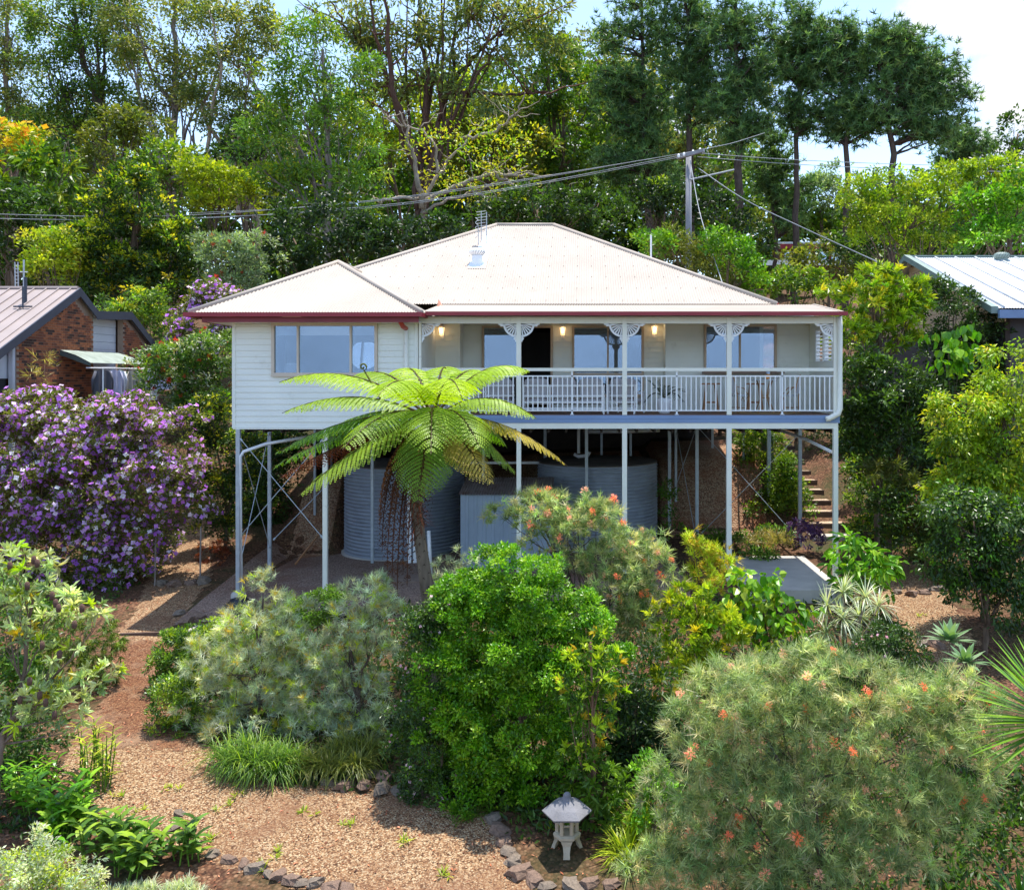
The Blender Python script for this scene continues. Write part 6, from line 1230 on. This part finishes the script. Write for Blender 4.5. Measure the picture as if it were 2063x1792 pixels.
# -------- shrubs in front of the house
gv = dict(mode='tuft', lpc=20, rc=.10, m=NEED, shape='needle', spread=.78, clumpv=.28, barkc='5f5148')
plant('grevillea', 'big green rounded shrub with small glossy leaves in the middle foreground', 'shrub', 13.6, [(1050, 1190, 90, 75), (970, 1240, 90, 80), (1120, 1250, 90, 85), (1030, 1300, 130, 110), (920, 1350, 85, 100), (1140, 1370, 90, 100), (1040, 1440, 140, 110), (930, 1480, 90, 90), (1060, 1540, 110, 80), (980, 1580, 90, 50), (1000, 1130, 50, 30), (1200, 1310, 45, 50)],
      .062, .032, 'vivid', None, .045, 6, cov=6.2, lpc=16, rc=.085, sub=.17, shell=.92, rag=.5, per=1, m=GLOSS, jit=.25, tips='vivid', low=.9)
bpy.data.objects[[o.name for o in bpy.data.objects if o.name.startswith('grevillea')][-1]].name = 'murraya'
plant('star_jasmine', 'dark leafy climber with small pink and orange new leaves left of the big green shrub', 'climber', 13.4, [(850, 1330, 45, 60), (840, 1430, 50, 70), (850, 1520, 60, 60), (870, 1260, 40, 40), (880, 1580, 60, 30), (960, 1625, 45, 25), (835, 1270, 30, 30)], .055, .028, 'dark', None, .03, 8, cov=3.8, rc=.1, shell=.7, m=GLOSS, tips='green', tipf=.3, low=.9, fl=(120, .06, 'pink'))
plant('grevillea', 'orange-flowered grevillea in front of the second tank and grey shed', 'shrub', 16.4, [(1080, 1030, 75, 42), (1150, 1045, 70, 45), (1200, 1090, 70, 50), (1110, 1090, 60, 45), (1270, 1120, 70, 50), (1220, 1150, 80, 50), (1300, 1170, 60, 50), (1240, 1220, 80, 50), (1290, 1260, 50, 50), (1020, 1050, 35, 30)], .15, .0115, 'grev', None, .05, 14, cov=3.6, shell=.55, fl=(50, .17, 'orange', 'spike'), **gv)
plant('grevillea', 'very large orange-flowered grevillea filling the bottom right corner', 'shrub', 10.6, [(1500, 1400, 100, 70), (1620, 1380, 100, 60), (1740, 1400, 110, 65), (1860, 1420, 90, 65), (1940, 1440, 70, 70), (1420, 1480, 90, 80), (1540, 1490, 110, 80), (1680, 1480, 120, 80), (1820, 1500, 110, 80), (1930, 1540, 70, 80), (1400, 1580, 80, 60), (1500, 1600, 100, 70), (1640, 1590, 110, 70), (1780, 1610, 110, 70), (1890, 1620, 80, 60), (1500, 1700, 100, 60), (1640, 1700, 110, 60), (1780, 1710, 110, 60), (1400, 1700, 90, 60), (1340, 1760, 70, 50), (1450, 1790, 110, 50), (1600, 1790, 110, 50)], .14, .0078, 'grev', None, .045, 16, cov=3.7, shell=.6, fl=(90, .13, 'orange', 'spike'), low=.6, **gv)
plant('grevillea', 'tall silvery grevillea at the left end of the round bed', 'shrub', 15.6, [(530, 1205, 42, 52), (505, 1275, 60, 50), (575, 1300, 55, 50), (440, 1330, 58, 50), (500, 1360, 80, 60), (590, 1370, 65, 60), (425, 1415, 70, 62), (520, 1445, 90, 60), (610, 1460, 60, 50), (450, 1490, 60, 40), (600, 1230, 20, 18)], .13, .008, 'silver', None, .05, 14, cov=3.3, tips='tip', tipf=.3, shell=.5, low=.6, **gv)
plant('grevillea', 'silvery grevillea in the middle of the round bed, right of the tallest one', 'shrub', 15.2, [(700, 1260, 42, 40), (670, 1330, 55, 50), (740, 1320, 55, 55), (650, 1400, 55, 50), (720, 1410, 65, 50), (770, 1250, 40, 50), (750, 1200, 45, 30), (680, 1470, 70, 40), (760, 1470, 50, 40)], .13, .008, 'silver', None, .05, 14, cov=3.3, tips='tip', tipf=.25, shell=.5, low=.6, **gv)
plant('grevillea', 'small pale grevillea peeping out between the tree fern trunk and the big green shrub', 'shrub', 17.5, [(930, 1130, 30, 22), (900, 1150, 30, 20), (895, 1180, 30, 20)], .12, .011, 'silver', None, .02, 5, cov=2, **gv)
plant('leafy_shrub', 'soft dark green shrub in the middle of the round bed behind the grevilleas', 'shrub', 18, [(640, 1225, 45, 28), (610, 1250, 40, 25), (670, 1210, 30, 18)], .07, .03, 'green', None, .02, 6, cov=3.6)
plant('hedge', 'low rounded hedge forming the left rim of the round bed', 'hedge', 17, [(400, 1300, 55, 40), (360, 1340, 38, 50), (350, 1390, 35, 50), (375, 1440, 50, 55), (400, 1490, 50, 45), (460, 1290, 60, 38), (345, 1330, 35, 50), (345, 1300, 25, 25)], .065, .032, 'mixg', None, .03, 8, cov=4, shell=.75, rc=.09, tips='lime', tipf=.12, low=.9, rag=.3)
plant('leafy_shrub', 'bright yellow-green glossy shrub at the lower left rim of the round bed', 'shrub', 15.4, [(355, 1440, 45, 40), (380, 1490, 50, 42), (425, 1530, 50, 35), (345, 1400, 30, 35)], .06, .03, 'mixg', None, .02, 6, cov=4, sub=.16, tips='lime', tipf=.4, m=GLOSS)
def grasses(name, label, cat, px, D0, n, L, W, pal, droop=1.6, per=26, lo=.5, hi=1.4, jr=.12, m=LEAF, z=0):
    SEED[0] += 1; g = np.random.default_rng(SEED[0]); B = ghit(*px[0]) if D0 is None else at(px[0][0], px[0][1], D0); t = thing(name, label, cat, B); b = MB()
    for i in range(n):
        k = g.integers(0, len(px)); f = g.random(); k2 = (k + 1) % len(px) if k + 1 < len(px) else k - 1
        x = px[k][0] * (1 - f) + px[k2][0] * f + g.normal() * 8; y = px[k][1] * (1 - f) + px[k2][1] * f + g.normal() * 5; p = ghit(x, y) if D0 is None else at(x, y, D0)
        rosette(b, p + Vector((0, 0, z)), per, L, W, pal, g, lo, hi, droop)
    b.build('leaves', m, t, off=B); return t
grasses('grass_clump', 'long arching grass clumps hanging over the lower left edge of the round bed', 'grass', [(445, 1545), (480, 1560), (520, 1570), (560, 1575), (470, 1530), (540, 1545), (600, 1560)], None, 60, .48, .014, 'mixg', 2.0, 30, z=.15)
grasses('grass_clump', 'variegated strappy grass clumps hanging over the lower right edge of the round bed', 'grass', [(610, 1570), (650, 1570), (690, 1570), (730, 1565), (660, 1540), (720, 1530), (770, 1545)], None, 56, .42, .014, 'olive', 2.0, 28, z=.15)
grasses('mondo_grass', 'dark tufted grass at the foot of the big green shrub', 'grass', [(905, 1650), (940, 1650), (1000, 1640), (1060, 1640), (870, 1610)], None, 14, .3, .012, 'green', 1.3, 14)
# crotons and others on the right
plant('croton', 'bright yellow and red tipped shrub between the two orange-flowered grevilleas', 'shrub', 14.6, [(1400, 1215, 50, 35), (1370, 1260, 55, 45), (1440, 1270, 50, 45), (1390, 1330, 60, 50), (1450, 1340, 50, 35), (1360, 1390, 45, 40), (1510, 1300, 30, 25)], .13, .042, 'lime', None, .03, 12, mode='tuft', lpc=12, rc=.03, cov=3.2, shape='hex', tips='yellow', tipf=.4, m=GLOSS, barkc='5f5148')
plant('croton', 'upright yellow-tipped shrub at the right flank of the big green shrub', 'shrub', 12.6, [(1190, 1290, 25, 30), (1175, 1340, 35, 30), (1225, 1350, 35, 30), (1160, 1400, 40, 30), (1220, 1410, 40, 35), (1190, 1470, 50, 30), (1170, 1530, 45, 30)], .12, .036, 'green', None, .03, 12, mode='tuft', lpc=12, rc=.03, cov=2.3, shape='hex', tips='tip', tipf=.5, m=GLOSS, barkc='8a6a58')
plant('leafy_shrub', 'dark shaded undergrowth between the upright croton and the big right grevillea', 'shrub', 14, [(1270, 1450, 45, 60), (1290, 1370, 35, 50), (1300, 1530, 50, 50), (1250, 1540, 50, 50), (1330, 1480, 40, 60), (1240, 1600, 60, 40)], .1, .045, 'deep', None, .03, 8, cov=3)
plant('heart_leaf_shrub', 'shrub with large bright heart-shaped leaves below the concrete pad', 'shrub', 17, [(1530, 1180, 40, 28), (1500, 1230, 35, 30), (1560, 1220, 50, 30), (1540, 1270, 60, 30), (1600, 1250, 35, 30), (1500, 1180, 25, 20), (1570, 1300, 50, 25)], .17, .15, 'vivid', None, .03, 10, cov=2.4, lpc=5, rc=.2, shape='hex', droop=.8, m=GLOSS, tips='lime', tipf=.3)
plant('lime_conifer', 'small lime-yellow feathery conifer beside the left edge of the concrete pad', 'shrub', 18.6, [(1395, 1100, 18, 35), (1415, 1130, 25, 40), (1450, 1140, 28, 35), (1430, 1170, 45, 35), (1380, 1075, 8, 15), (1475, 1155, 18, 28)], .12, .014, 'tip', None, .03, 8, mode='tuft', lpc=16, rc=.1, cov=3, upb=1.4, m=NEED)
def dracaena(label, heads, D, seed, L=.42, n=60, pal='mixg'):
    g = np.random.default_rng(seed); P = [at(x, y, D) for x, y in heads]; B = Vector((sum(p.x for p in P) / len(P), P[0].y, gzf(P[0].x, P[0].y))); t = thing('dracaena', label, 'plant', B); b = MB(); s = MB()
    for i, p in enumerate(P):
        p = p + Vector((0, g.uniform(-.4, .4), 0)); rosette(b, p, n, L, .026, pal, g, -.5, 1.45, .9); s.tube([B + Vector((g.normal() * .15, g.normal() * .15, -.1)), (B + p) / 2 + Vector((0, 0, .05)), p], [.035, .03, .022], 7, c=hx('8a7a68'))
    b.build('leaves', GLOSS, t, off=B); s.build('stem', BARK, t, sm=True, off=B)
dracaena('many-headed spiky green dracaena below the right front post', [(1660, 1215), (1700, 1195), (1740, 1200), (1690, 1240), (1740, 1250), (1775, 1225), (1660, 1270), (1720, 1290), (1690, 1310)], 17.6, 71, pal='silver')
plant('philodendron', 'glossy lobed philodendron clump at the foot of the right front post', 'plant', 20.6, [(1730, 1120, 45, 22, 0, .6), (1760, 1150, 45, 28, 0, .6), (1700, 1145, 35, 25, 0, .6), (1740, 1175, 45, 18, 0, .5), (1720, 1095, 30, 12, 0, .4)], .24, .11, 'bright', None, .02, 6, cov=3, lpc=6, rc=.2, shape='hex', droop=.5, m=GLOSS)
plant('camellia', 'dark shrub with tiny pink flowers between the dracaena and the right path', 'shrub', 16.2, [(1790, 1290, 45, 30), (1820, 1320, 35, 40), (1760, 1330, 45, 35), (1830, 1360, 35, 25)], .06, .032, 'dark', None, .03, 8, cov=3.4, m=GLOSS, fl=(22, .07, 'pink'))
plant('leafy_shrub', 'shaded green shrub below the heart-leaved shrub', 'shrub', 16, [(1610, 1330, 60, 35), (1560, 1340, 45, 25), (1680, 1340, 50, 30)], .08, .04, 'dark', None, .02, 6, cov=2.8)
grasses('agapanthus', 'strappy agapanthus clump beside the right gravel path', 'plant', [(1840, 1110), (1870, 1130), (1900, 1150), (1925, 1175), (1830, 1080)], None, 16, .6, .03, 'green', 1.5, 22, m=GLOSS)
def agap_flower():
    g = np.random.default_rng(9); p = ghit(1832, 1130); t = thing('agapanthus', 'agapanthus with one white flower head right of the garden steps', 'plant', p); top = at(1822, 1062, p.y + 22)
    MB().tube([p, top], .01, 5, c=hx('5a7a30')).build('stem', BARK, t, off=p); b = MB(); d = nrm(g.normal(size=(60, 3))); leaves(b, np.array(tuple(top)) + d * .05, d, nrm(g.normal(size=(60, 3))), .09, .03, np.tile(hx('f2f0ea'), (60, 1))); b.build('flower_head', PETAL, t, off=p)
    b = MB(); rosette(b, p, 26, .5, .03, 'green', g, .4, 1.3, 1.3); b.build('leaves', GLOSS, t, off=p)
agap_flower()
def agave(label, x, y, D, n, L, seed):
    g = np.random.default_rng(seed); c = at(x, y, D); t = thing('agave', label, 'agave', c)
    for k in range(n):
        a = k * 2.399; e = .1 + 1.25 * k / n; d = np.array([[math.cos(a) * math.cos(e), math.sin(a) * math.cos(e), math.sin(e)]]); b = MB(); straps(b, np.array([tuple(c)]) + d * .03, d, L * g.uniform(.85, 1.05) * (1 - .25 * k / n), L * .23, np.array([hx(random.choice(('7c9a70', '8aa67c', '6f8f62', '94ac84')))]), .35, 6)
        b.build('leaf', GLOSS, t, off=c)
agave('grey-green agave rosette on the right terrace, upper of the two', 1912, 1290, 16, 26, .5, 1); agave('grey-green agave rosette half hidden by the yucca, lower of the two', 1945, 1335, 14.4, 24, .42, 2)
def yucca(label, x, y, D, n, L, seed, W=.045, pal='lotus', name='yucca'):
    g = np.random.default_rng(seed); c = at(x, y, D); B = Vector((c.x, c.y, gzf(c.x, c.y))); t = thing(name, label, 'yucca', B); P = np.array(PAL[pal])
    for k in range(n):
        a = g.uniform(0, 2 * math.pi); e = g.uniform(-.35, 1.35); d = np.array([[math.cos(a) * math.cos(e), math.sin(a) * math.cos(e), math.sin(e)]]); b = MB(); straps(b, np.array([tuple(c)]), d, L * g.uniform(.8, 1.1), W, P[g.integers(0, len(P))][None] * g.uniform(.8, 1.1), .22, 5)
        b.build('leaf', GLOSS, t, off=B)
    MB().tube([B - Vector((0, 0, .2)), c], [.12, .09], 10, c=hx('7d6c58')).build('trunk', BARK, t, sm=True, off=B)
yucca('large bright green yucca with stiff sword leaves at the right edge', 2135, 1460, 9.2, 230, 1.0, 6)
yucca('low spiky yucca at the bottom right corner', 2060, 1830, 8.6, 60, .5, 7, pal='green')
grasses('dianella', 'strappy lime grass at the lower left of the big right grevillea', 'grass', [(1260, 1700), (1240, 1730), (1290, 1680), (1270, 1760), (1300, 1640)], None, 22, .5, .02, 'lime', 1.2, 16)
plant('fern_bank', 'dark green ferns behind the stone lantern', 'ferns', 12.7, [(1200, 1580, 50, 40), (1250, 1620, 50, 40), (1180, 1630, 45, 35), (1290, 1590, 40, 40), (1230, 1660, 40, 25)], .14, .045, 'green', None, 0, 0, mode='tuft', lpc=12, rc=.05, cov=3, droop=.5)
plant('leafy_shrub', 'glossy green shrub just right of the dark ferns', 'shrub', 12.2, [(1310, 1560, 30, 30), (1330, 1610, 30, 35), (1300, 1650, 30, 20)], .07, .04, 'bright', None, .02, 6, cov=2.4, m=GLOSS, shape='hex')
# left foreground
def banksia():
    t = plant('banksia', 'open banksia with leathery pale leaves and brown cones at the left edge', 'tree', 12.8, [(60, 1150, 50, 35), (20, 1130, 40, 25), (120, 1190, 40, 25), (60, 1220, 70, 35), (160, 1230, 45, 22), (20, 1290, 60, 35), (200, 1245, 20, 12), (110, 1320, 20, 14), (150, 1310, 18, 12), (180, 1380, 45, 25), (60, 1400, 70, 30), (120, 1430, 55, 25), (150, 1455, 25, 15), (215, 1360, 20, 18), (20, 1450, 50, 25)],
        .14, .04, 'banksia', [(-5, 1560), (5, 1480), (40, 1430), (50, 1350), (60, 1250), (70, 1180)], .05, 18, '7d6a5c', mode='tuft', lpc=12, rc=.03, cov=2.3, shape='hex', tips='tip', tipf=.3, m=GLOSS, shell=.4)
    g = np.random.default_rng(3); cm = MB().lathe([(.001, -.06), (.028, -.05), (.035, 0), (.03, .05), (.001, .07)], 12).mesh('cone', mat('brown_cone', hx('6a4f42'), .95, .3, 60, .8, 120), True); B = t.location
    for x, y in ((68, 1128), (75, 1135), (105, 1200), (112, 1215), (118, 1225), (150, 1258), (55, 1180), (20, 1140), (85, 1300), (120, 1318), (60, 1372), (80, 1400), (92, 1415), (110, 1440), (40, 1410), (165, 1225)): link('cone', cm, t, at(x, y, 12.4) - B)
banksia()
plant('trailing_shrub', 'low weeping yellow-green mat shrub beside the gravel path', 'shrub', 17, [(170, 1290, 65, 45), (210, 1330, 35, 50), (130, 1340, 60, 45), (180, 1390, 45, 35)], .12, .012, 'moss', None, .02, 6, mode='tuft', lpc=16, rc=.08, cov=3, droop=1.0, m=NEED, low=.9)
plant('leafy_shrub', 'mixed green shrub behind the banksia at the left edge', 'shrub', 16, [(30, 1300, 60, 60), (20, 1220, 50, 50), (60, 1380, 55, 40), (-20, 1380, 60, 60), (90, 1250, 30, 40)], .08, .045, 'mixg', None, .03, 8, cov=3.2, m=GLOSS, fl=(24, .08, 'red'))
plant('leafy_shrub', 'shaded green undergrowth under the banksia trunk', 'shrub', 14, [(50, 1480, 70, 40), (-10, 1500, 60, 50), (30, 1560, 60, 30)], .08, .045, 'dark', None, .02, 6, cov=3)
def gingers(label, px, n, L, seed, pal='mixg', name='ginger_lily', h=.5, W=.09):
    g = np.random.default_rng(seed); B = ghit(*px[0]); t = thing(name, label, 'plant', B); b = MB(); s = MB()
    for i in range(n):
        x, y = px[g.integers(0, len(px))]; p = ghit(x + g.normal() * 14, y + g.normal() * 10); hh = h * g.uniform(.6, 1.2); lean = Vector((g.normal() * .08, g.normal() * .08, 0)); s.tube([p, p + lean + Vector((0, 0, hh))], [.012, .006], 5, c=hx('5a7a28'))
        for k in range(7):
            f = .3 + .7 * k / 6; q = np.array([tuple(p + lean * f + Vector((0, 0, hh * f)))]); a = k * 2.6 + g.random(); e = .5 + .5 * f
            straps(b, q, np.array([[math.cos(a) * math.cos(e), math.sin(a) * math.cos(e), math.sin(e)]]), L * g.uniform(.7, 1.1), W, pcol(pal, 1, g), 1.1, 4)
    b.build('leaves', GLOSS, t, off=B); s.build('stem', BARK, t, off=B)
gingers('bright green ginger plants nearest the rock line at the bottom left', [(375, 1725), (360, 1735), (400, 1735)], 9, .26, 51)
gingers('single leafy green ginger plant left of the rock line', [(318, 1720), (312, 1740)], 4, .25, 52)
gingers('broad clump of green ginger leaves in the bottom left bed', [(230, 1720), (260, 1740), (200, 1700), (250, 1770), (180, 1740), (280, 1760)], 34, .26, 53)
gingers('taller clump of green leaves above the bottom left bed', [(90, 1660), (130, 1680), (170, 1660), (100, 1700), (60, 1640)], 34, .26, 54, 'bright')
gingers('sparse tall stems with narrow leaves beside the gravel at the left', [(190, 1570), (205, 1600), (180, 1620), (215, 1560)], 26, .22, 55, 'lime', 'tall_weed', .75, .03)
gingers('leafy weeds growing at the left edge above the bed', [(70, 1590), (50, 1610), (90, 1580), (30, 1600)], 20, .2, 56, 'bright', 'tall_weed', .5, .05)
plant('leafy_shrub', 'pale fine-leaved shrub in the bottom left corner', 'shrub', 9.6, [(60, 1740, 70, 45), (130, 1760, 60, 40), (20, 1790, 70, 50), (100, 1800, 90, 40)], .05, .022, 'silver', None, .02, 6, cov=3, rc=.07, tips='lime', tipf=.3, low=.9)
grasses('ground_cover', 'low feathery ground cover along the bottom edge left of the rocks', 'ground cover', [(250, 1800), (300, 1795), (340, 1800), (380, 1785), (200, 1810), (420, 1800)], None, 90, .12, .01, 'silver', .8, 14)
def weeds():
    g = np.random.default_rng(8); b = MB(); px = [(455, 1630), (430, 1685), (560, 1720), (520, 1750), (345, 1590), (820, 1700), (620, 1640), (700, 1660), (240, 1600), (270, 1640), (480, 1600), (900, 1760), (1000, 1600), (1120, 1675), (1850, 1240), (1870, 1330)]
    for x, y in px:
        p = ghit(x, y)
        for k in range(3): rosette(b, p + Vector((g.normal() * .06, g.normal() * .06, 0)), 7, .10, .018, 'lime', g, .3, 1.3, .6)
    b = b.build('weeds', LEAF); tag(b, 'tiny green weeds dotted over the gravel path', 'weeds', kind='stuff')
weeds()
PAL['litter'] = [hx(c) for c in '5a3a26 7a5234 8f6a48 3f2c20 a88460'.split()]
def litter():
    g = np.random.default_rng(18); b = MB(); n = 9000; X = g.uniform(-12, 12, n); Y = g.uniform(-12, 4, n); keep = (Y < -1) | (X < -9.5) | (X > 7); X, Y = X[keep], Y[keep]; n = len(X); Z = gz(X, Y) + .022
    a = g.uniform(0, 6.28, n); D_ = np.stack([np.cos(a), np.sin(a), g.normal(size=n) * .15], 1); leaves(b, np.stack([X, Y, Z], 1), D_, np.tile([0, 0, 1.0], (n, 1)), g.uniform(.03, .08, n), g.uniform(.012, .03, n), pcol('litter', n, g, .3)); b = b.build('leaf_litter', mat('dry_leaves', attr=True, rough=.9, vary=.2)); tag(b, 'dry fallen leaves scattered over the garden ground', 'leaf litter', kind='stuff')
litter()
def groundplants():
    g = np.random.default_rng(28); b = MB(); pts = []
    for (x0, x1, y0, y1, n) in ((-19, -10.8, -6, 14, 1500), (6.8, 18, -2.5, 15, 1500), (-14, -7, -14, -9, 500), (2, 12, -14.5, -8, 2600), (-20, 18, 14, 22, 900), (-8.6, 7.2, -9.6, -1.2, 4200)):
        X = g.uniform(x0, x1, n); Y = g.uniform(y0, y1, n); k = ~((X > 6.8) & (X < 8.9) & (Y > 4)) & ~((X > 7.2) & (X < 9.3) & (Y < 2.5) & (Y > -7)); k &= ~(PATHF[0](X, Y) | PATHF[0](X + .3, Y) | PATHF[0](X - .3, Y) | PATHF[1](X, Y)); pts.append(np.stack([X[k], Y[k]], 1))
    P = np.vstack(pts); Z = gz(P[:, 0], P[:, 1]); C = np.column_stack([P, Z + .02]); k = np.repeat(np.arange(len(C)), 9); d = nrm(g.normal(size=(len(k), 3)) * .8 + np.array([0, 0, .8])); cc = pcol('dark', len(C), g, .3)
    leaves(b, C[k] + g.normal(size=(len(k), 3)) * np.array([.12, .12, .05]), d, nrm(g.normal(size=(len(k), 3)) + np.array([0, 0, 1])), .13, .05, cc[k]); b = b.build('undergrowth', LEAF); tag(b, 'low green undergrowth covering the slopes beside the house', 'undergrowth', kind='stuff')
groundplants()
print('FOLIAGE TRIS', TOT[0])
